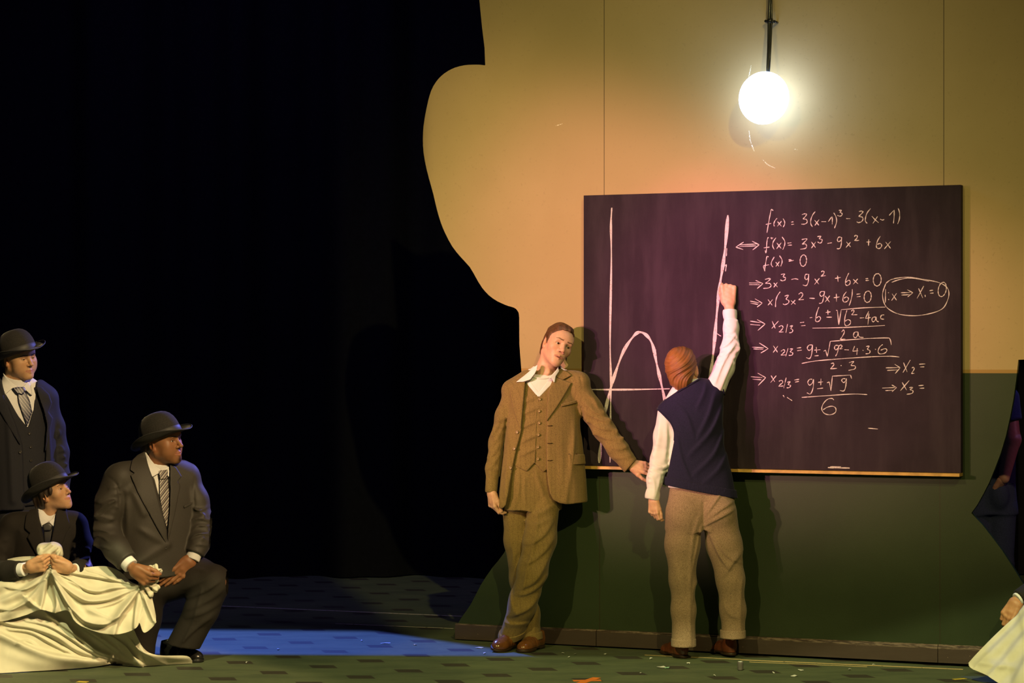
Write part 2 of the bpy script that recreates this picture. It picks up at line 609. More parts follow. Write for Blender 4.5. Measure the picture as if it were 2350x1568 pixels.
pTL, pTR, pBR, pBL = on_wall(1339.5, 449, BT), on_wall(2205, 424, BT), on_wall(2205, 1086, BT), on_wall(1339.5, 1068, BT)
zt = 0.5 * (pTL[2] + pTR[2]); zb = 0.5 * (pBL[2] + pBR[2])
board_root = empty('blackboard', ((pTL[0] + pTR[0]) / 2, (pTL[1] + pTR[1]) / 2, zb),
                   'large blackboard covered in chalk equations hung on the two-tone stage wall', 'blackboard')
mb = MB()
e = np.array([pTR[0] - pTL[0], pTR[1] - pTL[1], 0])
mb.box(np.array([pTL[0], pTL[1], zb]), e, -WN * (BT - 0.0012), np.array([0, 0, zt - zb]))
MB_BOARD = mat_board()


def board_obj(mbx, name, mat, **k):
    o = mbx.build(name, mat, board_root, **k)
    return o


# the board material reads world axes: shift its object coordinates by keeping the mesh origin at the board's base
_off = Vector(root_loc(board_root))
bd = board_obj(mb, 'writing_panel', MB_BOARD)
M_WOOD = simple('varnished_pine', (0.46, 0.26, 0.07), 0.4, 0.4, var=0.2, vscale=14)
mb = MB()
tz = zb - 0.002
L0 = np.array([pBL[0], pBL[1], tz])
mb.box(L0 - WN * (BT - 0.002) + np.array([0, 0, -0.016]), e, WN * (BT + 0.035), np.array([0, 0, 0.016]))
ledge = board_obj(mb, 'chalk_ledge', M_WOOD)

# ------------------------------------------------------------------ chalk
m, nt, bs = new_mat('chalk')
co = objco(nt)
f1 = noise(nt, co, 420, 2, 0.6)
f2 = noise(nt, co, 60, 2, 0.5)
bs.inputs['Base Color'].default_value = (0.56, 0.49, 0.52, 1)
bs.inputs['Roughness'].default_value = 0.95
bs.inputs['Specular IOR Level'].default_value = 0.05
al = mathn(nt, 'ADD', mathn(nt, 'MULTIPLY', f1, 0.7), mathn(nt, 'MULTIPLY', f2, 0.3))
nt.links.new(ramp(nt, al, 0.34, 0.46), bs.inputs['Alpha'])
M_CHALK = m


def smooth2(pts, n=5):
    return dense(pts, n) if len(pts) > 2 else [np.array(pts[0], float), np.array(pts[-1], float)]


def stroke(mb, pts, w, conv, lift):
    """One chalk stroke as a thin raised ribbon on the board. w: width in picture pixels."""
    P = smooth2(pts)
    P = np.array(P)
    if len(P) == 2:
        P = np.array([P[0] + (P[1] - P[0]) * t for t in np.linspace(0, 1, 6)])
    T = np.gradient(P, axis=0)
    T /= (np.linalg.norm(T, axis=1, keepdims=True) + 1e-9)
    N = np.stack([-T[:, 1], T[:, 0]], 1)
    nn = len(P)
    ww = w * (0.85 + 0.3 * np.sin(np.arange(nn) * 0.9 + P[0, 0])) * 0.5
    ww[0] *= 0.6; ww[-1] *= 0.55
    Lf = [conv(*(P[i] + N[i] * ww[i]), lift) for i in range(nn)]
    Rt = [conv(*(P[i] - N[i] * ww[i]), lift) for i in range(nn)]
    fs = [(i, i + 1, nn + i + 1, nn + i) for i in range(nn - 1)]
    mb.add(Lf + Rt, fs)


def conv_full(x, y, lift):
    return on_wall(x, y, BT + lift)


def conv4(u, v, lift):
    return on_wall(1660 + u / 4.196, 460 + v / 4.196, BT + lift)


def conv5(u, v, lift):
    return on_wall(1660 + u / 4.196, 680 + v / 4.196, BT + lift)


def oval(cx, cy, rx, ry, tilt=0.0):
    return [(cx + rx * math.cos(a) * math.cos(tilt) - ry * math.sin(a) * math.sin(tilt),
             cy + rx * math.cos(a) * math.sin(tilt) + ry * math.sin(a) * math.cos(tilt)) for a in np.linspace(-1.9, 2 * PI - 1.8, 16)]


LINES4 = [
    ('f(x) first', [
        [(478, 100), (470, 88), (460, 95), (448, 150), (435, 220), (420, 312)], [(408, 232), (462, 222)],
        [(517, 172), (495, 200), (486, 230), (492, 250)], [(522, 205), (560, 250)], [(560, 200), (520, 250)], [(575, 175), (590, 205), (588, 235), (575, 258)],
        [(652, 210), (676, 206)], [(655, 232), (680, 229)],
        [(757, 138), (780, 130), (802, 132), (790, 155), (770, 178), (795, 182), (808, 200), (800, 220), (775, 230), (750, 228)],
        [(885, 108), (860, 140), (843, 185), (842, 225), (858, 255)], [(878, 190), (920, 240)], [(922, 185), (880, 243)], [(945, 205), (990, 205)],
        [(1010, 205), (1045, 160), (1050, 180), (1048, 232)], [(1063, 120), (1085, 160), (1090, 210), (1070, 268)],
        [(1112, 97), (1138, 95), (1125, 115), (1142, 125), (1140, 145), (1120, 152), (1098, 145)], [(1183, 175), (1222, 176)],
        [(1305, 108), (1330, 103), (1345, 110), (1325, 135), (1305, 155), (1335, 160), (1345, 180), (1330, 205), (1300, 214), (1285, 205)],
        [(1418, 78), (1385, 120), (1370, 165), (1368, 200), (1385, 222)], [(1430, 152), (1465, 190), (1495, 215)], [(1485, 155), (1440, 222)],
        [(1510, 180), (1530, 190), (1550, 183)], [(1597, 145), (1640, 98)], [(1645, 92), (1645, 150), (1638, 222)], [(1683, 75), (1697, 120), (1695, 180), (1678, 228)]]),
    ('f(x) cubic', [
        [(195, 402), (120, 450)], [(120, 450), (195, 475)], [(150, 430), (320, 420)], [(155, 445), (315, 438)], [(275, 392), (345, 428)], [(345, 428), (282, 478)],
        [(438, 360), (428, 362), (420, 400), (415, 470), (410, 508)], [(410, 508), (400, 482)], [(388, 458), (445, 450)], [(460, 355), (468, 375)], [(455, 365), (480, 362)],
        [(507, 360), (480, 400), (475, 440), (490, 472)], [(515, 410), (558, 465)], [(558, 408), (512, 468)], [(565, 352), (590, 390), (590, 430), (572, 475)],
        [(618, 412), (655, 408)], [(620, 432), (660, 430)],
        [(755, 378), (795, 370), (803, 378), (775, 408), (760, 420), (790, 420), (802, 440), (790, 462), (740, 470)],
        [(848, 400), (888, 455)], [(890, 400), (848, 460)], [(905, 350), (940, 345), (925, 370), (950, 378), (948, 400), (930, 412), (908, 400)], [(1002, 415), (1045, 408)],
        [(1135, 355), (1110, 355), (1098, 380), (1108, 398), (1132, 385), (1140, 355)], [(1140, 355), (1136, 420), (1122, 462), (1092, 465)],
        [(1185, 400), (1225, 448)], [(1225, 402), (1180, 455)], [(1262, 350), (1275, 335), (1290, 345), (1285, 365), (1262, 388)], [(1262, 388), (1308, 385)],
        [(1378, 402), (1418, 400)], [(1400, 375), (1398, 438)], [(1512, 345), (1485, 390), (1473, 440), (1485, 462), (1510, 460), (1525, 435), (1510, 415), (1482, 425)],
        [(1562, 400), (1610, 462)], [(1612, 395), (1550, 468)]]),
    ('f(x) zero', [
        [(435, 545), (420, 540), (412, 580), (402, 640), (399, 682)], [(399, 682), (385, 635)], [(385, 630), (440, 620)], [(490, 545), (465, 590), (462, 620), (478, 642)],
        [(505, 595), (535, 635)], [(540, 590), (505, 638)], [(540, 532), (562, 565), (565, 600), (552, 635)],
        [(628, 572), (655, 570)], [(630, 588), (678, 578)], [(632, 580), (660, 578)], oval(770, 580, 31, 55, 0.08)]),
    ('cubic is zero', [
        [(248, 795), (360, 795)], [(248, 812), (350, 812)], [(310, 770), (382, 802)], [(382, 802), (325, 850)],
        [(400, 762), (440, 752), (452, 758), (425, 785), (408, 800), (445, 800), (460, 820), (440, 842), (385, 848)],
        [(485, 795), (522, 835)], [(520, 790), (485, 838)], [(555, 715), (590, 708), (575, 735), (598, 745), (595, 765), (570, 775), (548, 765)],
        [(655, 762), (690, 755), (722, 762)], [(815, 712), (792, 715), (785, 745), (798, 765), (818, 745), (822, 710)], [(822, 710), (818, 780), (800, 820), (765, 815)],
        [(880, 755), (920, 808)], [(925, 750), (878, 810)], [(942, 690), (958, 680), (970, 690), (962, 712), (938, 732)], [(938, 732), (985, 725)],
        [(1075, 752), (1130, 742)], [(1100, 725), (1105, 785)], [(1208, 700), (1185, 750), (1175, 800), (1190, 820), (1215, 808), (1222, 780), (1205, 770), (1180, 790)],
        [(1250, 760), (1298, 805)], [(1295, 755), (1250, 808)], [(1368, 755), (1395, 753)], [(1370, 772), (1402, 770)], oval(1482, 765, 38, 60, 0.06), [(1465, 710), (1500, 703)]]),
    ('factored', [
        [(258, 970), (345, 988)], [(262, 990), (335, 1002)], [(305, 948), (375, 990)], [(375, 990), (325, 1028)], [(430, 955), (470, 1010)], [(475, 955), (430, 1010)],
        [(548, 880), (520, 920), (505, 970), (502, 1028)], [(590, 922), (628, 915), (605, 950), (630, 965), (625, 990), (590, 1005), (575, 995)],
        [(650, 965), (695, 1000)], [(692, 960), (652, 1005)], [(725, 905), (745, 890), (765, 900), (755, 930), (725, 958)], [(725, 958), (775, 955)], [(828, 942), (880, 945)],
        [(970, 878), (940, 880), (928, 905), (945, 925), (970, 905), (975, 875)], [(975, 875), (965, 940), (950, 985), (922, 992)],
        [(980, 920), (1022, 980)], [(1025, 918), (980, 980)], [(1062, 938), (1120, 930)], [(1088, 900), (1090, 975)],
        [(1185, 880), (1160, 915), (1150, 955), (1165, 980), (1195, 970), (1205, 945), (1185, 930), (1158, 945)],
        [(1242, 855), (1240, 910), (1225, 975), (1210, 1015)], [(1282, 905), (1320, 900)], [(1285, 930), (1322, 925)], oval(1390, 928, 34, 55, 0.1)]),
    ('first root', [
        [(1565, 800), (1612, 765), (1700, 745), (1800, 742), (1950, 765), (2070, 790), (2145, 830), (2172, 885), (2160, 960), (2110, 1043), (2000, 1088), (1850, 1111), (1700, 1098), (1600, 1053), (1550, 993), (1533, 900), (1565, 800)],
        [(1620, 790), (1700, 762), (1820, 748), (1980, 780)], [(1562, 855), (1560, 985)], [(1586, 888), (1594, 892)], [(1588, 953), (1596, 957)],
        [(1625, 900), (1668, 962)], [(1668, 895), (1620, 965)], [(1710, 890), (1800, 888)], [(1715, 912), (1795, 908)], [(1770, 860), (1825, 890)], [(1825, 890), (1775, 930)],
        [(1880, 848), (1920, 940)], [(1930, 825), (1865, 945)], [(1942, 910), (1945, 932)], [(1985, 870), (2020, 865)], [(1990, 895), (2025, 892)], oval(2108, 858, 38, 70, 0.2)]),
]
LINES5 = [
    ('root formula', [
        [(258, 240), (360, 255)], [(260, 272), (355, 280)], [(325, 225), (402, 268)], [(402, 268), (332, 330)], [(470, 240), (500, 310)], [(530, 240), (465, 312)],
        [(535, 295), (560, 283), (575, 300), (560, 325), (535, 345)], [(535, 345), (580, 345)], [(618, 268), (602, 352)], [(640, 290), (668, 285), (650, 310), (668, 325), (660, 348), (635, 352)],
        [(738, 255), (778, 250)], [(750, 285), (790, 282)], [(832, 208), (855, 205)], [(920, 105), (900, 160), (888, 220), (895, 245), (920, 240), (937, 215), (920, 195), (895, 212)],
        [(1005, 130), (1008, 180)], [(985, 158), (1032, 150)], [(992, 202), (1045, 202)], [(1085, 135), (1098, 138)], [(1098, 138), (1112, 275)], [(1112, 275), (1135, 130)], [(1135, 130), (1350, 112), (1560, 105)],
        [(1190, 135), (1172, 200), (1168, 265), (1185, 285), (1218, 270), (1225, 240), (1200, 225), (1172, 242)], [(1232, 145), (1250, 130), (1257, 150), (1235, 180)], [(1235, 180), (1290, 178)],
        [(1315, 210), (1355, 208)], [(1400, 145), (1368, 215)], [(1368, 215), (1420, 205)], [(1402, 165), (1392, 275)],
        [(1465, 200), (1440, 205), (1430, 230), (1445, 247), (1465, 225), (1470, 198)], [(1470, 198), (1475, 235), (1495, 247)], [(1548, 180), (1522, 185), (1515, 215), (1548, 222)],
        [(858, 308), (1200, 300), (1555, 282)], [(1140, 345), (1155, 325), (1166, 345), (1150, 380), (1125, 418)], [(1125, 418), (1175, 412)],
        [(1290, 345), (1262, 350), (1253, 385), (1275, 400), (1295, 370), (1295, 342)], [(1295, 342), (1308, 390), (1350, 398)]]),
    ('values inserted', [
        [(275, 490), (390, 498)], [(290, 508), (385, 512)], [(345, 450), (432, 505)], [(432, 505), (360, 548)], [(482, 478), (522, 540)], [(525, 480), (480, 542)],
        [(555, 530), (580, 515), (592, 530), (575, 550), (555, 568)], [(555, 568), (600, 565)], [(625, 500), (600, 578)], [(640, 510), (668, 508), (645, 535), (668, 545), (660, 568), (630, 570)],
        [(708, 500), (750, 495)], [(712, 525), (755, 520)], [(855, 470), (825, 472), (808, 500), (825, 522), (850, 505), (860, 468)], [(860, 468), (850, 560), (830, 600), (798, 590)],
        [(895, 490), (898, 545)], [(875, 520), (935, 515)], [(878, 575), (918, 572)], [(965, 530), (985, 520)], [(985, 520), (1002, 582)], [(1002, 582), (1030, 435)], [(1030, 435), (1350, 410), (1570, 402), (1605, 415), (1618, 470)],
        [(1105, 475), (1080, 475), (1070, 500), (1085, 517), (1108, 495), (1112, 472)], [(1112, 472), (1100, 540), (1080, 578)], [(1118, 480), (1132, 468), (1142, 485), (1120, 508)], [(1120, 508), (1148, 505)],
        [(1165, 515), (1208, 518)], [(1265, 480), (1245, 530)], [(1245, 530), (1300, 525)], [(1290, 500), (1285, 565)], [(1341, 520), (1349, 524)],
        [(1375, 485), (1405, 482), (1388, 510), (1412, 525), (1405, 550), (1370, 555)], [(1461, 510), (1469, 514)],
        [(1535, 465), (1505, 490), (1490, 530), (1505, 555), (1550, 550), (1575, 525), (1560, 505), (1515, 520)],
        [(755, 648), (880, 625), (1100, 605), (1400, 585), (1600, 578), (1695, 587)], [(1035, 650), (1060, 645), (1062, 665), (1030, 700)], [(1030, 700), (1095, 695)], [(1130, 666), (1138, 670)],
        [(1210, 640), (1255, 630), (1230, 665), (1268, 672), (1265, 700), (1205, 715)]]),
    ('roots worked out', [
        [(265, 775), (375, 785)], [(280, 800), (365, 805)], [(330, 740), (408, 785)], [(408, 785), (335, 860)], [(460, 765), (495, 825)], [(510, 765), (455, 832)],
        [(535, 820), (560, 810), (572, 830), (550, 850), (532, 868)], [(532, 868), (580, 865)], [(605, 785), (582, 885)], [(615, 830), (645, 825), (625, 850), (648, 860), (635, 880), (610, 882)],
        [(683, 808), (730, 800)], [(690, 828), (728, 820)], [(855, 800), (830, 802), (813, 830), (830, 857), (858, 835), (868, 800)], [(868, 800), (865, 880), (840, 940), (805, 930)],
        [(940, 795), (938, 858)], [(912, 830), (960, 825)], [(902, 892), (960, 885)], [(998, 835), (1020, 825)], [(1020, 825), (1036, 912)], [(1036, 912), (1050, 770)], [(1050, 770), (1225, 760)], [(1225, 760), (1235, 795)],
        [(1175, 795), (1150, 795), (1140, 815), (1160, 832), (1180, 810), (1186, 792)], [(1186, 792), (1178, 870), (1160, 912), (1122, 908)], [(755, 975), (1000, 958), (1250, 942), (1385, 948)],
        [(1065, 1000), (1045, 985), (1000, 995), (960, 1040), (948, 1090), (975, 1130), (1030, 1142), (1078, 1120), (1082, 1080), (1050, 1060), (1000, 1070), (960, 1095)]]),
    ('second root', [
        [(1565, 690), (1690, 688)], [(1578, 715), (1680, 710)], [(1650, 655), (1702, 690)], [(1702, 690), (1655, 745)], [(1735, 640), (1770, 730)], [(1800, 615), (1730, 735)],
        [(1815, 692), (1832, 685), (1836, 705), (1810, 745)], [(1810, 745), (1842, 742)], [(1885, 655), (1945, 652)], [(1895, 682), (1935, 680)]]),
    ('third root', [
        [(1530, 885), (1650, 880)], [(1560, 910), (1640, 905)], [(1622, 855), (1668, 880)], [(1668, 880), (1625, 920)], [(1722, 830), (1765, 905)], [(1790, 812), (1705, 910)],
        [(1790, 880), (1825, 880), (1800, 900), (1825, 910), (1818, 935), (1765, 945)], [(1878, 862), (1930, 858)], [(1890, 888), (1935, 885)]]),
]
li = 0
for (lines, cv) in ((LINES4, conv4), (LINES5, conv5)):
    for nm, st in lines:
        mb = MB()
        for q in st:
            stroke(mb, q, 8.6, cv, 0.0006 + 0.00005 * (li % 5)); li += 1
        board_obj(mb, 'chalk_text', M_CHALK)
GRAPH = [
    ('chalk_axis', [([(1404, 477), (1402, 520), (1403, 600), (1400, 780), (1402, 870), (1401, 960), (1400, 1062)], 4.6)]),
    ('chalk_axis', [([(1342, 894), (1430, 894.5), (1537, 892.5)], 4.0)]),
    ('chalk_curve', [([(1375, 1063), (1378, 1026), (1383, 985), (1389, 945), (1399, 900), (1412, 857), (1431, 806), (1453, 773), (1468, 762.5), (1485, 771), (1498, 793), (1507, 835), (1515, 870), (1525, 915), (1540, 985)], 7.0),
                     ([(1497, 797), (1506, 804)], 2)]),
    ('chalk_curve', [([(1670.5, 494), (1665, 560), (1659, 610), (1652, 655), (1645, 720), (1639, 790), (1632, 852), (1622, 930)], 7.5),
                     ([(1668, 570), (1667, 588)], 2.4), ([(1660, 612), (1667, 607)], 2.4), ([(1667, 607), (1665, 623)], 3), ([(1651, 680), (1658, 672)], 2.4), ([(1644, 765), (1655, 772)], 2.2)]),
]
for nm, st in GRAPH:
    mb = MB()
    for q, wd in st:
        stroke(mb, q, wd, conv_full, 0.0006 + 0.00005 * (li % 5)); li += 1
    board_obj(mb, nm, M_CHALK)
mb = MB()
for q, wd in (([(1797, 907), (1800, 912)], 2), ([(1806, 912), (1818, 920)], 2), ([(1992, 983), (2015, 985)], 2.0), ([(1900, 1073.5), (1950, 1074.5)], 4), ([(1905, 1072), (1930, 1071.5)], 3)):
    stroke(mb, q, wd, conv_full, 0.0009)
board_obj(mb, 'chalk_smudge', M_CHALK)

# ------------------------------------------------------------------ pendant lamp on the wall
m, nt, bs = new_mat('lamp_glass')
bs.inputs['Base Color'].default_value = (0.9, 0.9, 0.9, 1)
bs.inputs['Emission Color'].default_value = (0.52, 0.70, 1, 1)
bs.inputs['Emission Strength'].default_value = 13.0
M_GLOBE = m
M_CORD = simple('black_cable', (0.010, 0.010, 0.010), 0.35, 0.5)
cl = on_wall(1753, 225, 0.175)
lamp = empty('globe_lamp', cl, 'glowing white globe lamp hanging on a black cable above the blackboard', 'lamp')
mb = MB()
rr = 0.134
prof = [(rr * math.sin(a), -rr * 1.06 * math.cos(a)) for a in np.linspace(0.0001, PI - 0.0001, 24)]
mb.lathe((0, 0, 0), prof, 40)
Rm = Matrix.Rotation(math.radians(17), 3, 'Y')
mb.v = [tuple(np.array(Rm @ Vector(v)) + cl) for v in mb.v]
mb.build('globe', M_GLOBE, lamp, smooth=True)
mb = MB()
top = on_wall(1762, 167, 0.16)
mb.tube([top + np.array([0, 0, -0.012]), top + np.array([0, 0, 0.02]), on_wall(1764, 110, 0.11), on_wall(1765, 48, 0.05), on_wall(1767, 0, 0.04), on_wall(1766, -60, 0.05)], 0.0085, 10)
mb.tube([top + np.array([0.006, 0, 0]), on_wall(1768, 110, 0.09), on_wall(1770.5, 48, 0.05), on_wall(1770, 0, 0.03), on_wall(1768, -60, 0.04)], 0.006, 8)
cord = mb.build('cable', M_CORD, lamp, smooth=True)
mb = MB()
A, B = on_wall(1756, 48.5, 0.045), on_wall(1779, 49.5, 0.045)
mb.tube([A, B], 0.008, 10)
mb.tube([A, A - WN * 0.046], 0.006, 8)
mb.tube([B, B - WN * 0.046], 0.006, 8)
mb.tube([on_wall(1762.5, 49, 0.045), on_wall(1772.5, 49, 0.045)], 0.018, 14)
mb.build('cable_clip', M_CORD, lamp, smooth=True)
# scratches the swinging lamp has left on the wall
m, nt, bs = new_mat('scratch')
bs.inputs['Base Color'].default_value = (0.85, 0.80, 0.66, 1)
bs.inputs['Roughness'].default_value = 0.9
nt.links.new(ramp(nt, noise(nt, objco(nt), 260, 2), 0.42, 0.55), bs.inputs['Alpha'])
mb = MB()
for q, wd in (([(1719, 300), (1721, 318), (1725, 332), (1731, 347)], 2.6), ([(1750, 366), (1762, 378), (1779, 386)], 2.0), ([(1724, 150), (1721, 165), (1718, 176)], 2.4), ([(1275, 289), (1291, 284)], 1.6), ([(1822, 342), (1830, 344)], 1.4)):
    stroke(mb, q, wd, lambda x, y, l: on_wall(x, y, l), 0.0005)
tag(mb.build('trim_%d' % k, m), kind='structure'); k += 1


# ================================================================== solid modelling by distance fields
f32 = np.float32


def V3(*a):
    return np.array(a, dtype=np.float64)


def nrm(v):
    v = np.asarray(v, float)
    return v / (np.linalg.norm(v) + 1e-12)


def smin(a, b, k):
    if k <= 0:
        return np.minimum(a, b)
    h = np.clip(0.5 + 0.5 * (b - a) / k, 0, 1)
    return b * (1 - h) + a * h - k * h * (1 - h)


def smax(a, b, k):
    return -smin(-a, -b, k)


class Prim:
    """f(x, y, z) gives distance; lo, hi bound the solid."""
    def __init__(s, f, lo, hi):
        s.f = f; s.lo = np.asarray(lo, float); s.hi = np.asarray(hi, float)


def ell(c, r, R=None):
    c = np.asarray(c, float); r = np.asarray(r, float)
    m = r.max()
    Ri = None if R is None else np.asarray(R).T

    def f(x, y, z):
        x, y, z = x - c[0], y - c[1], z - c[2]
        if Ri is not None:
            x, y, z = [Ri[i, 0] * x + Ri[i, 1] * y + Ri[i, 2] * z for i in range(3)]
        a = (x / r[0]) ** 2 + (y / r[1]) ** 2 + (z / r[2]) ** 2
        b = (x / r[0] ** 2) ** 2 + (y / r[1] ** 2) ** 2 + (z / r[2] ** 2) ** 2
        k0 = np.sqrt(a)
        return k0 * (k0 - 1.0) / np.sqrt(b + 1e-9)
    return Prim(f, c - m, c + m)


def cone(a, b, ra, rb=None, flat=None, fs=1.0):
    """Tapered capsule from a to b; flat: an axis along which the section is squeezed by fs."""
    a = np.asarray(a, float); b = np.asarray(b, float)
    rb = ra if rb is None else rb
    ba = b - a
    L2 = float(ba @ ba) + 1e-12
    if flat is not None:
        flat = nrm(np.asarray(flat, float) - (np.asarray(flat, float) @ ba) * ba / L2)

    def f(x, y, z):
        px_, py_, pz_ = x - a[0], y - a[1], z - a[2]
        t = np.clip((px_ * ba[0] + py_ * ba[1] + pz_ * ba[2]) / L2, 0, 1)
        dx, dy, dz = px_ - t * ba[0], py_ - t * ba[1], pz_ - t * ba[2]
        if flat is not None:
            q = (dx * flat[0] + dy * flat[1] + dz * flat[2]) * (1 / fs - 1)
            dx, dy, dz = dx + q * flat[0], dy + q * flat[1], dz + q * flat[2]
        r = ra + (rb - ra) * t
        d = np.sqrt(dx * dx + dy * dy + dz * dz) - r
        return d * fs if flat is not None and fs < 1 else d
    m = max(ra, rb)
    return Prim(f, np.minimum(a, b) - m, np.maximum(a, b) + m)


def loft(A, B, u, ts, a, bf, bb=None, ou=None, ov=None, p=2.0, tw=None, cap=0.0):
    """Body lofted from A to B through oval sections: half width a along u, bf on the side of u x w (front), bb behind."""
    A = np.asarray(A, float); B = np.asarray(B, float)
    L = np.linalg.norm(B - A)
    w_ = (B - A) / L
    u = nrm(np.asarray(u, float) - (np.asarray(u, float) @ w_) * w_)
    v = np.cross(u, w_)
    ts = np.asarray(ts, float); a = np.asarray(a, float); bf = np.asarray(bf, float)
    bb = bf if bb is None else np.asarray(bb, float)
    ou = np.zeros_like(ts) if ou is None else np.asarray(ou, float)
    ov = np.zeros_like(ts) if ov is None else np.asarray(ov, float)
    tw = np.zeros_like(ts) if tw is None else np.asarray(tw, float)
    # smooth the profiles
    tt = np.linspace(ts[0], ts[-1], 96)

    def sm(q):
        q = np.interp(tt, ts, q)
        for _ in range(14):
            q[1:-1] = 0.25 * q[:-2] + 0.5 * q[1:-1] + 0.25 * q[2:]
        return q
    a_, bf_, bb_, ou_, ov_, tw_ = map(sm, (a, bf, bb, ou, ov, tw))

    def f(x, y, z):
        X, Y, Z = x - A[0], y - A[1], z - A[2]
        t = (X * w_[0] + Y * w_[1] + Z * w_[2]) / L
        uu = X * u[0] + Y * u[1] + Z * u[2]
        vv = X * v[0] + Y * v[1] + Z * v[2]
        tc = np.clip(t, ts[0], ts[-1])
        uu = uu - np.interp(tc, tt, ou_)
        vv = vv - np.interp(tc, tt, ov_)
        if np.any(tw_ != 0):
            th = np.interp(tc, tt, tw_)
            cs, sn = np.cos(th), np.sin(th)
            uu, vv = uu * cs + vv * sn, -uu * sn + vv * cs
        aa = np.interp(tc, tt, a_)
        b_ = np.where(vv > 0, np.interp(tc, tt, bf_), np.interp(tc, tt, bb_))
        au, av = np.abs(uu) / aa + 1e-6, np.abs(vv) / b_ + 1e-6
        if p == 2.0:
            q = np.sqrt(au * au + av * av)
            g = np.sqrt((au / aa) ** 2 + (av / b_) ** 2) / q
        else:
            q = (au ** p + av ** p) ** (1 / p)
            g = np.sqrt((au ** (p - 1) / aa) ** 2 + (av ** (p - 1) / b_) ** 2) * q ** (1 - p)
        d = (q - 1) / g
        e = np.maximum(ts[0] - t, t - ts[-1]) * L
        if cap > 0:
            return smax(d, e, cap)
        return np.maximum(d, e)
    m = max(a.max(), bf.max(), bb.max()) + np.abs(ou).max() + np.abs(ov).max()
    P0, P1 = A + w_ * L * ts[0], A + w_ * L * ts[-1]
    return Prim(f, np.minimum(P0, P1) - m, np.maximum(P0, P1) + m)


class Field:
    def __init__(s, lo, hi, vox):
        s.lo = np.asarray(lo, float); s.v = vox
        n = np.ceil((np.asarray(hi, float) - s.lo) / vox).astype(int) + 1
        s.n = n
        ax = [s.lo[i] + vox * np.arange(n[i]) for i in range(3)]
        s.x = ax[0].astype(f32)[:, None, None]; s.y = ax[1].astype(f32)[None, :, None]; s.z = ax[2].astype(f32)[None, None, :]
        s.d = np.full(n, 1.0, f32)

    def sl(s, lo, hi):
        i0 = np.clip(np.floor((lo - s.lo) / s.v).astype(int), 0, s.n)
        i1 = np.clip(np.ceil((hi - s.lo) / s.v).astype(int) + 1, 0, s.n)
        return tuple(slice(a, b) for a, b in zip(i0, i1))

    def _ev(s, p, pad):
        q = s.sl(p.lo - pad, p.hi + pad)
        if any(r.stop <= r.start for r in q):
            return q, None
        return q, p.f(s.x[q[0]], s.y[:, q[1]], s.z[:, :, q[2]])

    def add(s, p, k=0.0):
        q, d = s._ev(p, k + 4 * s.v + 0.02)
        if d is not None:
            s.d[q] = smin(s.d[q], d.astype(f32), k)
        return s

    def sub(s, p, k=0.0):
        q, d = s._ev(p, k + 4 * s.v)
        if d is not None:
            s.d[q] = smax(s.d[q], -d.astype(f32), k)
        return s

    def cut(s, pt, n, k=0.0):
        """Remove what lies on the side n points to."""
        n = nrm(n); pt = np.asarray(pt, float)
        e = (s.x - pt[0]) * n[0] + (s.y - pt[1]) * n[1] + (s.z - pt[2]) * n[2]
        s.d = smax(s.d, e.astype(f32), k)
        return s

    def warp(s, f):
        """d += f(x, y, z): folds and creases."""
        if isinstance(f, Prim):
            q = s.sl(f.lo, f.hi)
            if all(r.stop > r.start for r in q):
                s.d[q] = (s.d[q] + f.f(s.x[q[0]], s.y[:, q[1]], s.z[:, :, q[2]])).astype(f32)
            return s
        s.d = (s.d + f(s.x, s.y, s.z)).astype(f32)
        return s

    def mesh(s):
        return surface_nets(s.d, s.lo, s.v)


def surface_nets(d, lo, vox):
    ins = d < 0
    nx, ny, nz = d.shape
    cnt = np.zeros((nx - 1, ny - 1, nz - 1), np.int8)
    for i in (0, 1):
        for j in (0, 1):
            for k in (0, 1):
                cnt += ins[i:nx - 1 + i, j:ny - 1 + j, k:nz - 1 + k]
    act = (cnt > 0) & (cnt < 8)
    ci = np.argwhere(act)
    idx = np.full(act.shape, -1, np.int32)
    idx[act] = np.arange(len(ci), dtype=np.int32)
    acc = np.zeros((len(ci), 3)); num = np.zeros(len(ci))
    corners = [(i, j, k) for i in (0, 1) for j in (0, 1) for k in (0, 1)]
    for a in corners:
        for ax in range(3):
            if a[ax] == 1:
                continue
            b = list(a); b[ax] = 1
            da = d[ci[:, 0] + a[0], ci[:, 1] + a[1], ci[:, 2] + a[2]]
            db = d[ci[:, 0] + b[0], ci[:, 1] + b[1], ci[:, 2] + b[2]]
            m = (da < 0) != (db < 0)
            t = np.where(m, da / np.where(m, da - db, 1), 0)
            p = np.tile(np.array(a, float), (len(ci), 1))
            p[:, ax] += t
            acc[m] += p[m]; num[m] += 1
    V = (ci + acc / np.maximum(num, 1)[:, None]) * vox + lo
    faces = []
    for ax in range(3):
        o1, o2 = [(1, 2), (2, 0), (0, 1)][ax]
        sl0 = [slice(None)] * 3; sl1 = [slice(None)] * 3
        sl0[ax] = slice(0, -1); sl1[ax] = slice(1, None)
        A, B = ins[tuple(sl0)], ins[tuple(sl1)]
        ch = A != B
        e = np.argwhere(ch)
        ok = (e[:, o1] > 0) & (e[:, o2] > 0) & (e[:, o1] < d.shape[o1] - 1) & (e[:, o2] < d.shape[o2] - 1)
        e = e[ok]
        up = A[tuple(e.T)]

        def g(d1, d2):
            c = e.copy(); c[:, o1] -= d1; c[:, o2] -= d2
            return idx[tuple(c.T)]
        q = np.stack([g(1, 1), g(0, 1), g(0, 0), g(1, 0)], 1)
        q[~up] = q[~up][:, ::-1]
        faces.append(q)
    Fq = np.concatenate(faces) if faces else np.zeros((0, 4), int)
    Fq = Fq[(Fq >= 0).all(1)]
    return V, Fq


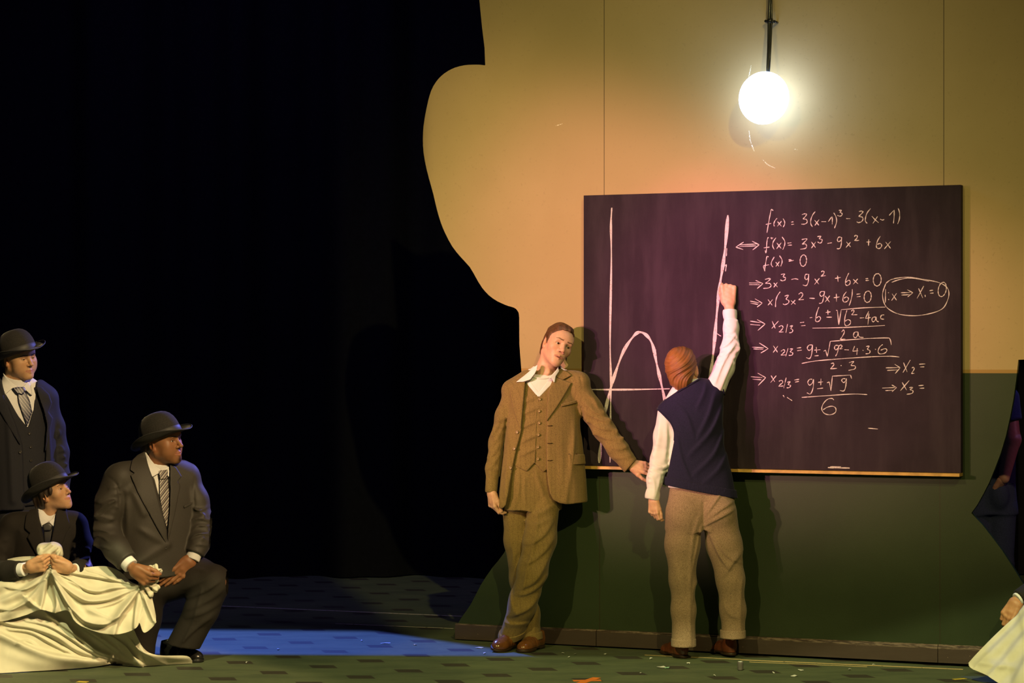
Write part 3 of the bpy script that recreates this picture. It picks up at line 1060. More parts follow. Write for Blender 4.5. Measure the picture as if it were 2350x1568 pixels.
def relax(V, Fq, it=2, lam=0.5):
    """A little smoothing that takes the grid's steps off."""
    n = len(V)
    e = np.concatenate([Fq[:, [0, 1]], Fq[:, [1, 2]], Fq[:, [2, 3]], Fq[:, [3, 0]]])
    e = np.concatenate([e, e[:, ::-1]])
    deg = np.bincount(e[:, 0], minlength=n).astype(float)
    deg[deg == 0] = 1
    for _ in range(it):
        S = np.stack([np.bincount(e[:, 0], weights=V[e[:, 1], i], minlength=n) for i in range(3)], 1) / deg[:, None]
        V = V + lam * (S - V)
    return V


def poly2(P, X, Y):
    """Signed distance to polygon P (2-D points), arrays X, Y."""
    P = np.asarray(P, float)
    n = len(P)
    d = None; sgn = np.ones(np.broadcast(X, Y).shape, f32)
    for i in range(n):
        j = (i - 1) % n
        ex, ey = P[j, 0] - P[i, 0], P[j, 1] - P[i, 1]
        wx, wy = X - P[i, 0], Y - P[i, 1]
        t = np.clip((wx * ex + wy * ey) / (ex * ex + ey * ey + 1e-12), 0, 1)
        bx, by = wx - ex * t, wy - ey * t
        dd = bx * bx + by * by
        d = dd if d is None else np.minimum(d, dd)
        c1 = Y >= P[i, 1]; c2 = Y < P[j, 1]; c3 = ex * wy > ey * wx
        fl = (c1 & c2 & c3) | (~c1 & ~c2 & ~c3)
        sgn = np.where(fl, -sgn, sgn)
    return sgn * np.sqrt(d)


def cloth_noise(seed, n=6, fmin=8, fmax=22):
    """Soft irregular waves for cloth: sum of sines in random directions."""
    r = np.random.RandomState(seed)
    W = []
    for _ in range(n):
        v = r.normal(size=3); v /= np.linalg.norm(v)
        W.append((v * r.uniform(fmin, fmax), r.uniform(0, 6.28)))

    def f(x, y, z):
        t = 0
        for v, ph in W:
            t = t + np.sin(x * v[0] + y * v[1] + z * v[2] + ph)
        return t / n
    return f


def ridge(x):
    """Sharp-crested wave in 0..1."""
    return 1 - np.abs(np.sin(x))


def creases(c, axis, n, amp, rad, seed=0, view=(0, -1, 0), lng=0.8, tilt=0.55, wid=0.010):
    """A handful of raised creases around point c running across axis, on the side facing view."""
    r = np.random.RandomState(int(seed * 977) % 100000)
    c = np.asarray(c, float); ax = nrm(axis)
    sd = nrm(np.cross(ax, view)); vw = np.cross(sd, ax)
    S = []
    for i in range(n):
        o = c + ax * (rad * ((i + 0.5) / n * 2 - 1) + r.uniform(-0.2, 0.2) * rad / n) + sd * r.uniform(-0.25, 0.25) * rad
        t = r.uniform(-tilt, tilt)
        dr = math.cos(t) * sd + math.sin(t) * ax
        h = rad * lng * r.uniform(0.35, 0.75)
        bow = ax * r.uniform(-0.12, 0.12) * rad
        S.append((o - dr * h, o + bow, o + dr * h, amp * r.uniform(0.7, 1.6), wid * r.uniform(0.7, 1.3)))
    lo = c - 2.2 * rad; hi = c + 2.2 * rad

    def f(x, y, z):
        tot = 0.0
        for a_, m_, b_, am, wd in S:
            d = np.minimum(cone(a_, m_, 0.0001).f(x, y, z), cone(m_, b_, 0.0001).f(x, y, z))
            # depth counts less: the ridge runs over the surface
            tot = tot - am * np.exp(-(d / wd) ** 2)
        return tot
    return Prim(f, lo, hi)


def pull(a, b, wid, amp):
    """A tension fold: a soft raised ridge from a to b."""
    p = cone(a, b, 0.0001, 0.0001)

    def f(x, y, z):
        d = p.f(x, y, z)
        return -1.5 * amp * np.exp(-(d / wid) ** 2)
    return Prim(f, np.minimum(a, b) - 3 * wid, np.maximum(a, b) + 3 * wid)


class Pic:
    """Reads a figure off the photograph at its own depth: (x, y) picture point -> metres, with a depth offset."""
    def __init__(s, Z):
        s.Z = Z; s.s = F / Z

    def __call__(s, x, y, dz=0.0):
        return px(x, y, s.Z + dz)

    def proj(s, x, y, z):
        """Picture coordinates of world points (parallel along the depth axis at the figure's own depth)."""
        return 1175.0 + x * s.s, HOR + (EYE - z) * s.s

    def m(s, p):
        return p / s.s


def seg_dist(pts, X, Y):
    """Distance to a polyline in the picture, its side (+ to the right of the running direction) and the place along it."""
    best = side = par = None
    pts = dense2(pts) if len(pts) > 2 else pts
    n = len(pts) - 1
    for i in range(n):
        ax, ay = pts[i]; bx, by = pts[i + 1]
        ex, ey = bx - ax, by - ay
        t = np.clip(((X - ax) * ex + (Y - ay) * ey) / (ex * ex + ey * ey + 1e-9), 0, 1)
        dx, dy = X - ax - ex * t, Y - ay - ey * t
        d = np.hypot(dx, dy)
        sg = np.sign(ex * (Y - ay) - ey * (X - ax))
        q = (i + t) / n
        if best is None:
            best, side, par = d, sg, q
        else:
            m_ = d < best
            best = np.where(m_, d, best); side = np.where(m_, sg, side); par = np.where(m_, q, par)
    return best, side, par


def dense2(pts):
    return [tuple(q) for q in dense(pts, 4)]


def pfolds(fld, pic, folds, ymin, ymax, steep=0.35):
    """Folds read off the picture, raised on the cloth that lies between depths ymin and ymax:
    (points, width px, height m, steep side: 1 right of the running direction, -1 left, 0 none). Negative heights are seams."""
    iy = (fld.y[0, :, 0] >= ymin) & (fld.y[0, :, 0] <= ymax)
    if not iy.any():
        return fld
    ii = np.where(iy)[0]
    X = 1175.0 + fld.x[:, 0, 0][:, None] * pic.s
    Y = HOR + (EYE - fld.z[0, 0, :][None, :]) * pic.s
    X, Y = np.broadcast_arrays(X, Y)
    D = np.zeros(X.shape)
    for pts, wd, am, st in folds:
        d, sd, q = seg_dist(pts, X, Y)
        w1 = np.where(sd * st > 0, wd * steep, wd) if st else wd
        env = np.sin(PI * np.clip(q * 0.86 + 0.07, 0, 1)) ** 0.5 if am > 0 else 1.0
        D += am * np.exp(-(d / w1) ** 2) * env
    fld.d[:, ii[0]:ii[-1] + 1, :] -= D[:, None, :].astype(f32)
    return fld


def applique(base, pic, poly, t_out, t_in, vox=0.004, front=True, yref=None, lohi=None, rnd=0.0, name=None):
    """A flat piece of cloth lying on the body `base` (function of x, y, z giving its distance): polygon in picture
    coordinates, from t_in under the body's skin to t_out above it, on the side towards (or away from) the audience."""
    P = np.asarray(poly, float)
    xs = [pic(q[0], q[1])[0] for q in P]; zs = [pic(q[0], q[1])[2] for q in P]
    y0, y1 = lohi
    fld = Field((min(xs) - 0.012, y0, min(zs) - 0.012), (max(xs) + 0.012, y1, max(zs) + 0.012), vox)
    d = base(fld.x, fld.y, fld.z)
    X, Y = pic.proj(fld.x, fld.y, fld.z)
    pd = poly2(P, X, Y) / pic.s
    sh = np.maximum(d - t_out, -(d + t_in))
    fld.d = smax(np.broadcast_to(sh, fld.d.shape).astype(f32), np.broadcast_to(pd, fld.d.shape).astype(f32), rnd)
    if yref is not None:
        e = (fld.y - yref) if front else (yref - fld.y)
        fld.d = np.maximum(fld.d, np.broadcast_to(e, fld.d.shape)).astype(f32)
    return fld


def link(name, fld, mat, parent, it=2, col=None):
    V, Fq = fld.mesh() if isinstance(fld, Field) else fld
    if it:
        V = relax(V, Fq, it)
    return obj(name, V, Fq, mat, parent, col=None if col is None else col(V))


def join(*vf):
    Vs, Fs, n = [], [], 0
    for V, Fq in vf:
        Vs.append(V); Fs.append(Fq + n); n += len(V)
    return np.concatenate(Vs), np.concatenate(Fs)


# ------------------------------------------------------------------ heads
def rot(yaw, pitch, roll):
    y, p, r = map(math.radians, (yaw, pitch, roll))
    Rz = np.array([[math.cos(y), -math.sin(y), 0], [math.sin(y), math.cos(y), 0], [0, 0, 1]])
    p = -p
    Rx = np.array([[1, 0, 0], [0, math.cos(p), -math.sin(p)], [0, math.sin(p), math.cos(p)]])
    Ry = np.array([[math.cos(r), 0, math.sin(r)], [0, 1, 0], [-math.sin(r), 0, math.cos(r)]])
    return Ry @ Rz @ Rx


class Head:
    """A head in its own frame: origin between the ears at eye height, face towards -y, height about 0.23."""
    def __init__(s, c, yaw=0, pitch=0, roll=0, scale=1.0, wide=1.0, jaw=1.0, nose=1.0, mouth=0.0, brow=1.0, lips=1.0, eye_open=1.0, cheek=1.0, smile=0.0, chin=1.0):
        s.c = np.asarray(c, float); s.R = rot(yaw, pitch, roll); s.k = scale
        s.__dict__.update(wide=wide, jaw=jaw, nose=nose, mouth=mouth, brow=brow, lips=lips, eye_open=eye_open, cheek=cheek, smile=smile, chin=chin)

    def w(s, p):
        return s.c + s.k * (s.R @ np.asarray(p, float))

    def loc(s, p):
        return s.R.T @ (np.asarray(p, float) - s.c) / s.k

    def toworld(s, V):
        return s.c + s.k * (V @ s.R.T)

    def skull(s):
        """Prims of the bare skull, used for the head and for hair."""
        W = s.wide
        return [(ell((0, 0.016, 0.036), (0.074 * W, 0.094, 0.082)), 0.0),
                (ell((0, -0.012, 0.02), (0.068 * W, 0.080, 0.075)), 0.03)]

    def field(s, neck_to, neck_r=0.056, vox=0.0023):
        """neck_to: world point at the base of the neck."""
        W, J = s.wide, s.jaw
        nb = s.loc(neck_to)
        lo = np.minimum(np.array([-0.1, -0.135, -0.14]), nb - 0.062); hi = np.maximum(np.array([0.1, 0.125, 0.128]), nb + 0.062)
        f = Field(lo, hi, vox)
        for p, k in s.skull():
            f.add(p, k)
        f.add(ell((0, -0.028, -0.035), (0.057 * W, 0.055, 0.070)), 0.03)
        for sx in (-1, 1):
            f.add(cone((sx * 0.054 * W * J, 0.0, -0.05), (sx * 0.018 * W, -0.062, -0.098 * s.chin), 0.016, 0.014), 0.03)
            f.add(ell((sx * 0.042 * W, -0.056, -0.020), (0.022, 0.020, 0.020)), 0.035)      # cheekbone
            if s.cheek > 1:
                f.add(ell((sx * 0.040 * W, -0.048, -0.052), (0.026, 0.026, 0.028)), 0.03)
        f.add(ell((0, -0.072 + 0.012 * (1 - J), -0.097 * s.chin), (0.022 * J, 0.017 * J, 0.017)), 0.022)             # chin
        f.add(ell((0, -0.065, -0.062), (0.036, 0.023, 0.028)), 0.024)                      # muzzle
        f.add(cone((-0.036, -0.076, 0.020), (0.036, -0.076, 0.020), 0.010 * s.brow), 0.018) # brow
        f.add(ell((0, -0.070, 0.045), (0.05, 0.02, 0.03)), 0.03)                            # forehead
        for sx in (-1, 1):
            f.sub(ell((sx * 0.032, -0.096, 0.001), (0.019, 0.016, 0.0105)), 0.014)
        N = s.nose
        f.add(cone((0, -0.083, 0.014), (0, -0.104 - 0.008 * (N - 1), -0.026), 0.0075, 0.0095 * N), 0.010)
        f.add(ell((0, -0.106 - 0.012 * (N - 1), -0.031), (0.0105 * N, 0.011, 0.009)), 0.007)
        for sx in (-1, 1):
            f.add(ell((sx * 0.0125 * N, -0.093, -0.034), (0.0075, 0.010, 0.0075)), 0.006)
            f.sub(ell((sx * 0.0065 * N, -0.102, -0.0415), (0.0036, 0.0055, 0.003)), 0.002)
        # eyelids around the eyeballs
        for sx in (-1, 1):
            e = np.array([sx * 0.031, -0.0725, 0.0])
            f.add(ell(e, (0.0142, 0.0142, 0.0142)), 0.005)
            o = s.eye_open
            f.sub(ell((e[0], -0.087, 0.0005), (0.0122, 0.014, 0.0046 * o)), 0.0015)
        # mouth
        sm = s.smile
        mo = s.mouth
        L = s.lips
        zl, zu = -0.074 - mo * 0.5, -0.0605
        ex = 0.0265 * (1 + 0.2 * sm)
        ez = -0.066 + 0.007 * sm
        for sx in (-1, 1):
            f.add(cone((0, -0.0920, zu), (sx * ex, -0.080 + 0.004 * sm, ez), 0.0045 * L, 0.0024), 0.006)
            f.add(cone((0, -0.0900, zl), (sx * ex * 0.9, -0.080 + 0.004 * sm, ez - 0.001), 0.0052 * L, 0.0024), 0.006)
        if mo > 0.002:
            f.sub(ell((0, -0.096, 0.5 * (zl + zu) - 0.0005), (0.0205, 0.012, mo * 0.42)), 0.002)
        else:
            for sx in (-1, 1):
                f.sub(cone((0, -0.100, -0.0668), (sx * ex, -0.0865 + 0.004 * sm, ez), 0.0016), 0.002)
        f.sub(cone((0, -0.099, -0.046), (0, -0.0985, -0.054), 0.003), 0.004)               # philtrum
        # ears
        for sx in (-1, 1):
            Re = rot(0, 0, 0)
            a = math.radians(22) * sx
            Re = np.array([[math.cos(a), -math.sin(a), 0], [math.sin(a), math.cos(a), 0], [0, 0, 1]])
            f.add(ell((sx * 0.076 * W, 0.012, -0.006), (0.0075, 0.019, 0.031), Re), 0.006)
            f.add(ell((sx * 0.072 * W, 0.004, -0.028), (0.006, 0.009, 0.011)), 0.006)
            f.sub(ell((sx * 0.083 * W, 0.007, -0.004), (0.0055, 0.0105, 0.0185), Re), 0.004)
            f.add(ell((sx * 0.076 * W, -0.001, -0.010), (0.004, 0.004, 0.008)), 0.004)
        # neck
        nt = np.array([0, 0.028, -0.055])
        f.add(cone(nt, nb, neck_r / s.k * 0.95, neck_r / s.k * 1.08), 0.03)
        for sx in (-1, 1):
            f.add(cone((sx * 0.048, 0.022, -0.055), nb + np.array([sx * 0.012, -0.035, 0.0]), 0.013, 0.011), 0.02)
        f.add(ell(np.array([0, -0.022, -0.125]) * 0.6 + nb * 0.4 + np.array([0, -0.02, 0]), (0.011, 0.012, 0.014)), 0.015)
        return f

    def colours(s, V, skin, lip, brow_c, stubble=0.0, brow_lift=0.0, blush=0.25, stub_c=None, goatee=False, brow_in=0.0):
        """Skin colour per vertex: lips, brows, lashes, flushed cheeks, beard shadow."""
        n = len(V)
        C = np.tile(np.array(skin, f32), (n, 1))
        x, y, z = V[:, 0], V[:, 1], V[:, 2]

        def mixin(m, c):
            m = np.clip(m, 0, 1)[:, None]
            C[:] = C * (1 - m) + np.array(c, f32) * m
        red = np.array(skin) * np.array([1.0, 0.74, 0.66])
        ax = np.abs(x)
        mixin(blush * np.exp(-(((ax - 0.042) / 0.02) ** 2 + ((z + 0.03) / 0.022) ** 2)) * (y < -0.02), red)
        mixin(blush * np.exp(-((x / 0.012) ** 2 + ((z + 0.03) / 0.012) ** 2)) * (y < -0.085), red)
        mixin(0.55 * (ax > 0.07 * s.wide) * (np.abs(z) < 0.045) * (y > -0.02), red)
        if stubble > 0:
            m = stubble * np.clip((-0.042 - z) / 0.014, 0, 1) * np.clip((0.015 - y) / 0.02, 0, 1) * np.clip((z + 0.125) / 0.015, 0, 1)
            mixin(m, stub_c if stub_c is not None else np.array(skin) * 0.62)
        if goatee:
            m = np.exp(-((x / 0.017) ** 2 + ((z + 0.097) / 0.014) ** 2)) * (y < -0.04) * 1.3
            m = np.maximum(m, 0.3 * np.exp(-(((z + 0.052) / 0.0035) ** 2)) * (ax < 0.026) * (y < -0.06))
            mixin(m, np.array(brow_c) * 1.0)
        sm, mo = s.smile, s.mouth
        ex = 0.0265 * (1 + 0.2 * sm)
        ez = -0.066 + 0.007 * sm
        u = np.clip(ax / ex, 0, 1.3)
        mid = -0.0668 * (1 - u) + ez * u - (mo * 0.45) * (1 - u)
        half = (0.0062 * s.lips + mo * 0.6) * np.sqrt(np.clip(1 - (u / 1.08) ** 2, 0, 1)) + 0.0006
        m = 1 - np.clip((np.abs(z - mid) - half) / 0.002, 0, 1)
        mixin(0.85 * m * (y < -0.07) * (u < 1.1), lip)
        if mo > 0.002:
            m = np.exp(-((x / 0.016) ** 2 + ((z - (-0.0675 - mo * 0.25)) / (mo * 0.5)) ** 2) ** 2) * (y > -0.0915) * (y < -0.06)
            mixin(m * (z < -0.0665 - mo * 0.1), (0.14, 0.045, 0.035)); mixin(m * (z >= -0.0665 - mo * 0.1), (0.60, 0.50, 0.40))
        # brows
        bz = 0.0205 + brow_lift + 0.004 * np.clip((ax - 0.018) / 0.02, 0, 1) - 0.35 * np.clip(ax - 0.04, 0, 1) + brow_in * np.clip((0.026 - ax) / 0.014, 0, 1)
        th = 0.0034 - 0.0018 * np.clip((ax - 0.03) / 0.02, 0, 1)
        m = (1 - np.clip((np.abs(z - bz) - th * 0.7) / 0.0022, 0, 1)) * (ax > 0.0115) * (ax < 0.052) * (y < -0.05)
        mixin(0.9 * m, brow_c)
        # lash line
        e = np.sqrt(((ax - 0.031) / 0.0135) ** 2 + ((z - 0.0012) / (0.0052 * s.eye_open + 0.0008)) ** 2)
        m = np.exp(-((e - 1) / 0.14) ** 2) * (z > -0.001) * (y < -0.06)
        mixin(0.85 * m, np.array(brow_c) * 0.5)
        m = np.exp(-(((ax - 0.031) / 0.02) ** 2 + ((z - 0.002) / 0.011) ** 2)) * (y < -0.05) * 0.22
        mixin(m, np.array(skin) * np.array([0.75, 0.6, 0.55]))
        return C

    def eyes(s, parent, iris, gaze=(0, 0)):
        """Two eyeballs looking along gaze (degrees right, up)."""
        for sx in (-1, 1):
            e = s.w((sx * 0.031, -0.0725, 0.0))
            mb = MB()
            r = 0.0126 * s.k
            prof = [(r * math.sin(a), r * math.cos(a)) for a in np.linspace(0.001, PI - 0.001, 15)]
            mb.lathe((0, 0, 0), prof, 20)
            Rg = s.R @ rot(gaze[0], gaze[1], 0)
            Rl = np.array([[1, 0, 0], [0, 0, -1], [0, 1, 0]], float)      # lathe z -> -y
            n = len(prof)
            vs = [e + Rg @ (Rl @ np.array(v)) for v in mb.v]
            me_o = obj('eye', vs, mb.f, M_EYEWHITE, parent)
            for mt in (iris, M_PUPIL):
                me_o.data.materials.append(mt)
            for i, pl in enumerate(me_o.data.polygons):
                ring = i // 20
                pl.material_index = 2 if ring < 1 else (1 if ring < 3 else 0)


M_EYEWHITE = simple('eye_white', (0.42, 0.38, 0.34), 0.25, 0.5, var=0.03)
M_PUPIL = simple('pupil', (0.006, 0.005, 0.005), 0.15, 0.5, var=0.0)
M_IRIS_BROWN = simple('iris_brown', (0.07, 0.035, 0.015), 0.2, 0.5)


def mat_skin(name, rough=0.48):
    m, nt, bs = new_mat(name)
    at = nt.nodes.new('ShaderNodeAttribute'); at.attribute_name = 'Col'
    co = objco(nt)
    n = noise(nt, co, 130, 3)
    n2 = noise(nt, co, 26, 2)
    c = mixc(nt, mathn(nt, 'MULTIPLY', ramp(nt, n, 0.35, 0.8), 0.18), at.outputs['Color'], (0.30, 0.10, 0.07), 'MIX')
    hs = nt.nodes.new('ShaderNodeHueSaturation')
    nt.links.new(c, hs.inputs['Color'])
    nt.links.new(mathn(nt, 'MULTIPLY_ADD', n2, 0.25, 0.875), hs.inputs['Value'])
    nt.links.new(hs.outputs[0], bs.inputs['Base Color'])
    bs.inputs['Roughness'].default_value = rough
    bs.inputs['Specular IOR Level'].default_value = 0.35
    bs.inputs['Subsurface Weight'].default_value = 0.12
    bs.inputs['Subsurface Radius'].default_value = (0.012, 0.005, 0.003)
    bs.inputs['Subsurface Scale'].default_value = 0.5
    bump(nt, bs, n, 0.08, 0.001)
    return m


M_SKIN = mat_skin('skin')


# ------------------------------------------------------------------ hands
def hand_field(wrist, d, u, curl, thumb=(0.0, 0.0), side=1, spread=0.0, size=1.0, fore=None, fore_r=0.027, vox=0.0019, thumb_out=0.6, wave=None):
    """Hand at wrist: d fingers' direction, u towards the thumb; palm normal n = side * cross(d, u).
    curl: four fingers, each three bend angles in degrees (towards the palm). thumb: (bend, swing across the palm) degrees."""
    wrist = np.asarray(wrist, float)
    d = nrm(d); u = nrm(np.asarray(u, float) - (np.asarray(u, float) @ d) * d)
    n = side * np.cross(d, u)
    S = size

    def P(a, b, c):
        return wrist + S * (a * d + b * u + c * n)
    prims = []
    base = [(0.088, 0.030), (0.091, 0.010), (0.087, -0.010), (0.080, -0.028)]
    lens = [(0.042, 0.025, 0.020), (0.046, 0.029, 0.021), (0.042, 0.027, 0.020), (0.033, 0.020, 0.018)]
    rads = [0.0092, 0.0094, 0.0090, 0.0080]
    palm = []
    allp = [wrist]
    fingers = []
    for i in range(4):
        a, b = base[i]
        k0 = P(a, b, 0.004 * (1 - abs(i - 1.3)))
        palm.append(cone(P(0.012, b * 0.62, 0), k0, 0.0150 * S, 0.0115 * S))
        ang = 0.0
        sp = math.radians(spread) * (1.5 - i) / 1.5
        p0 = k0
        pts = [p0]
        for j in range(3):
            ang += math.radians(curl[i][j])
            dir_ = math.cos(ang) * (math.cos(sp) * d + math.sin(sp) * u) + math.sin(ang) * n
            p0 = p0 + S * lens[i][j] * dir_
            pts.append(p0)
        r = rads[i] * S
        fingers.append([cone(pts[0], pts[1], r * 1.06, r), cone(pts[1], pts[2], r * 1.0, r * 0.9), cone(pts[2], pts[3], r * 0.9, r * 0.74)])
        allp += pts
    # thumb
    bend, sw = map(math.radians, thumb)
    c0 = P(0.022, 0.022, 0.008)
    td = nrm(math.cos(thumb_out) * d + math.sin(thumb_out) * (math.cos(sw) * u + math.sin(sw) * n))
    c1 = c0 + S * 0.044 * td
    t2 = nrm(td + math.sin(bend) * (nrm(d * 0.7 - u * 0.6 + n * 0.35)))
    c2 = c1 + S * 0.034 * t2
    t3 = nrm(t2 + math.sin(bend) * (nrm(d * 0.6 - u * 0.7 + n * 0.3)))
    c3 = c2 + S * 0.026 * t3
    th = [cone(c0, c1, 0.0175 * S, 0.0118 * S), cone(c1, c2, 0.0110 * S, 0.0100 * S), cone(c2, c3, 0.0102 * S, 0.0080 * S)]
    allp += [c0, c1, c2, c3]
    if fore is not None:
        allp.append(np.asarray(fore, float))
    A = np.array(allp)
    f = Field(A.min(0) - 0.035, A.max(0) + 0.035, vox)
    f.add(palm[0])
    for p in palm[1:]:
        f.add(p, 0.010 * S)
    f.add(ell(P(0.045, -0.004, 0.0), (0.030 * S,) * 3), 0.0) if False else None
    f.add(cone(P(0.02, 0.0, 0.0), P(0.06, 0.0, 0.001), 0.019 * S, 0.017 * S), 0.012)
    f.add(th[0], 0.014 * S)
    for fg in fingers:
        g = Field.__new__(Field); g.__dict__.update(f.__dict__); g.d = np.full(f.n, 1.0, f32)
        for p in fg:
            g.add(p, 0.003)
        f.d = smin(f.d, g.d, 0.005 * S)
    g = Field.__new__(Field); g.__dict__.update(f.__dict__); g.d = np.full(f.n, 1.0, f32)
    for p in th[1:]:
        g.add(p, 0.003)
    f.d = smin(f.d, g.d, 0.006 * S)
    if fore is not None:
        f.add(cone(np.asarray(fore, float), P(0.012, 0, 0), fore_r * 1.15, 0.0225 * S, flat=n, fs=0.8), 0.018)
    tips = [fg[2] for fg in fingers]
    return f, dict(P=P, tips=tips, n=n, d=d, u=u)


def hand_col(V, skin, k=1.0):
    r = np.random.RandomState(len(V))
    C = np.tile(np.array(skin, f32) * k, (len(V), 1))
    w_ = 0.5 + 0.5 * np.sin(V[:, 0] * 160 + V[:, 2] * 190 + V[:, 1] * 120)
    C *= (1 - 0.10 * w_[:, None] * np.array([0.4, 1, 1.1], f32))
    return C


def core(pic_pts, vox=0.011, k=0.018):
    """The clothed part of a body: tapered limbs in one skin. pic_pts: list of (a, b, ra, rb)."""
    pr = [cone(a, b, ra * 0.82, rb * 0.82) for a, b, ra, rb in pic_pts]
    lo = np.min([p.lo for p in pr], 0) - 0.04; hi = np.max([p.hi for p in pr], 0) + 0.04
    f = Field(lo, hi, vox)
    for p in pr:
        f.add(p, k)
    return f


# ------------------------------------------------------------------ shoes and hats
def shoe(parent, heel, toe, up=(0, 0, 1), mat=None, sole_mat=None, size=1.0, vox=0.0035, name='shoe'):
    """Leather shoe: heel and toe are the ends of its sole (world points)."""
    heel = np.asarray(heel, float); toe = np.asarray(toe, float)
    L = np.linalg.norm(toe - heel)
    X = (toe - heel) / L
    Zv = nrm(np.asarray(up, float) - (np.asarray(up, float) @ X) * X)
    Y = np.cross(Zv, X)
    R = np.stack([X, Y, Zv], 1)
    k = L / 0.29

    def build(prims, cuts):
        f = Field((-0.02, -0.065, -0.02), (0.31, 0.065, 0.13), vox)
        for p, kk in prims:
            f.add(p, kk)
        for fn in cuts:
            fn(f)
        V, Fq = f.mesh()
        V = relax(V, Fq, 2)
        return heel + k * (V @ R.T), Fq

    def above(f):
        f.cut((0, 0, 0.016), (0, 0, -1))
        f.cut((0.03, 0, 0.098), (-0.25, 0, 1), 0.004)
        f.warp(lambda x, y, z: 0.0016 * np.exp(-((x - 0.165) / 0.004) ** 2) + 0.0015 * np.exp(-((x - 0.205 + 4 * y * y) / 0.0035) ** 2)
               - 0.0012 * np.sin(x * 260) * np.exp(-((x - 0.165) / 0.03) ** 2) * (z > 0.03))
    up_prims = [(ell((0.225, 0, 0.022), (0.066, 0.046, 0.040)), 0), (ell((0.15, 0.0, 0.03), (0.09, 0.042, 0.048)), 0.02),
                (ell((0.055, 0, 0.035), (0.056, 0.036, 0.060)), 0.02), (cone((0.055, 0, 0.04), (0.05, 0, 0.10), 0.038, 0.037), 0.015),
                (cone((0.06, 0, 0.06), (0.15, 0, 0.04), 0.035, 0.03), 0.03)]
    V, Fq = build(up_prims, [above])
    so = obj(name, V, Fq, mat, parent)

    def low(f):
        f.cut((0, 0, 0.0175), (0, 0, 1))
        f.cut((0, 0, 0.0), (0, 0, -1))
        f.d = np.maximum(f.d, -np.maximum(np.maximum(0.10 - f.x, f.x - 0.17) * 1.0, (f.z - 0.008))).astype(f32)
    sole_prims = [(ell((0.222, 0, 0.01), (0.071, 0.051, 0.060)), 0), (ell((0.14, 0, 0.01), (0.09, 0.042, 0.06)), 0.03), (ell((0.055, 0, 0.01), (0.060, 0.040, 0.06)), 0.02)]
    V, Fq = build(sole_prims, [low])
    obj('sole', V, Fq, sole_mat, so)
    # laces
    mb = MB()
    for i in range(4):
        xx = 0.118 + 0.016 * i
        zz_ = 0.080 - 0.0075 * i
        pts = [heel + k * (R @ np.array([xx, yy, zz_ - 3.2 * yy * yy - 0.002])) for yy in np.linspace(-0.018, 0.018, 7)]
        mb.tube(pts, 0.0019 * k, 6)
    mb.build('laces', sole_mat, so, smooth=True)
    return so


def bowler(parent, head, mat, band_mat, tilt=0.0, roll=0.0, lift=0.0, size=1.0, back=0.0):
    """Bowler hat sitting on head; tilt tips its brim up at the front."""
    mb = MB(); n = 64
    rx, ry = 0.083 * head.wide * size, 0.101 * size
    prof = [(0.0, 0.122), (0.22, 0.1215), (0.42, 0.118), (0.60, 0.110), (0.76, 0.096), (0.88, 0.077), (0.955, 0.055), (0.99, 0.032), (1.0, 0.010), (1.005, 0.0)]
    R = head.R @ rot(0, tilt, roll)
    o = head.w((0, 0.006 + back, 0.047 + lift))

    def T(p):
        return o + head.k * (R @ np.array(p))
    th = np.linspace(0, 2 * PI, n, endpoint=False)

    def brim_pt(q, a, up=0.0):
        # q: 0 at the crown .. 1 at the edge
        w_ = 0.050 * q * size; q = max(q, 0.0)
        cx, cy = math.cos(a), math.sin(a)
        sidec = abs(cx) ** 1.6
        z = 0.004 * q + (0.030 * sidec) * q ** 2.2 - 0.013 * (1 - sidec) * q ** 1.5 * (1.0 if cy < 0 else 0.9)
        return ((rx + w_ * (1 - 0.18 * sidec * q)) * cx, (ry + w_) * cy, z + up)
    rings = []
    for r_, h in prof:
        rings.append([(rx * r_ * math.cos(a), ry * r_ * math.sin(a), h * size) for a in th])
    for q in (0.12, 0.3, 0.5, 0.7, 0.85, 0.95, 1.0):
        rings.append([brim_pt(q, a, 0.002 * (1 - q)) for a in th])
    rings.append([brim_pt(1.035, a, -0.0015) for a in th])
    for q in (1.0, 0.9, 0.7, 0.4, 0.05, -0.06):
        rings.append([brim_pt(q, a, -0.0045) for a in th])
    # underside of the crown
    rings.append([(rx * 0.9 * math.cos(a), ry * 0.9 * math.sin(a), 0.045 * size) for a in th])
    rings.append([(0.001 * math.cos(a), 0.001 * math.sin(a), 0.09 * size) for a in th])
    vs = [T(p) for rg in rings for p in rg]
    fs = []
    for i in range(len(rings) - 1):
        for j in range(n):
            k = (j + 1) % n
            fs.append((i * n + j, (i + 1) * n + j, (i + 1) * n + k, i * n + k))
    hat = obj('bowler_hat', vs, fs, mat, parent)
    bz = [(1.012, 0.001), (1.022, 0.004), (1.014, 0.018), (0.992, 0.030), (0.98, 0.031)]
    vs = [T((rx * r_ * math.cos(a), ry * r_ * math.sin(a), h * size)) for r_, h in bz for a in th]
    fs = []
    for i in range(len(bz) - 1):
        for j in range(n):
            k = (j + 1) % n
            fs.append((i * n + j, i * n + k, (i + 1) * n + k, (i + 1) * n + j))
    obj('hat_band', vs, fs, band_mat, hat)
    # rolled edge ribbon
    mbe = MB()
    pts = [T(brim_pt(1.02, a, -0.001)) for a in np.linspace(0, 2 * PI, 65)]
    mbe.tube(pts, 0.0032, 6)
    mbe.build('brim_binding', band_mat, hat, smooth=True)
    return hat


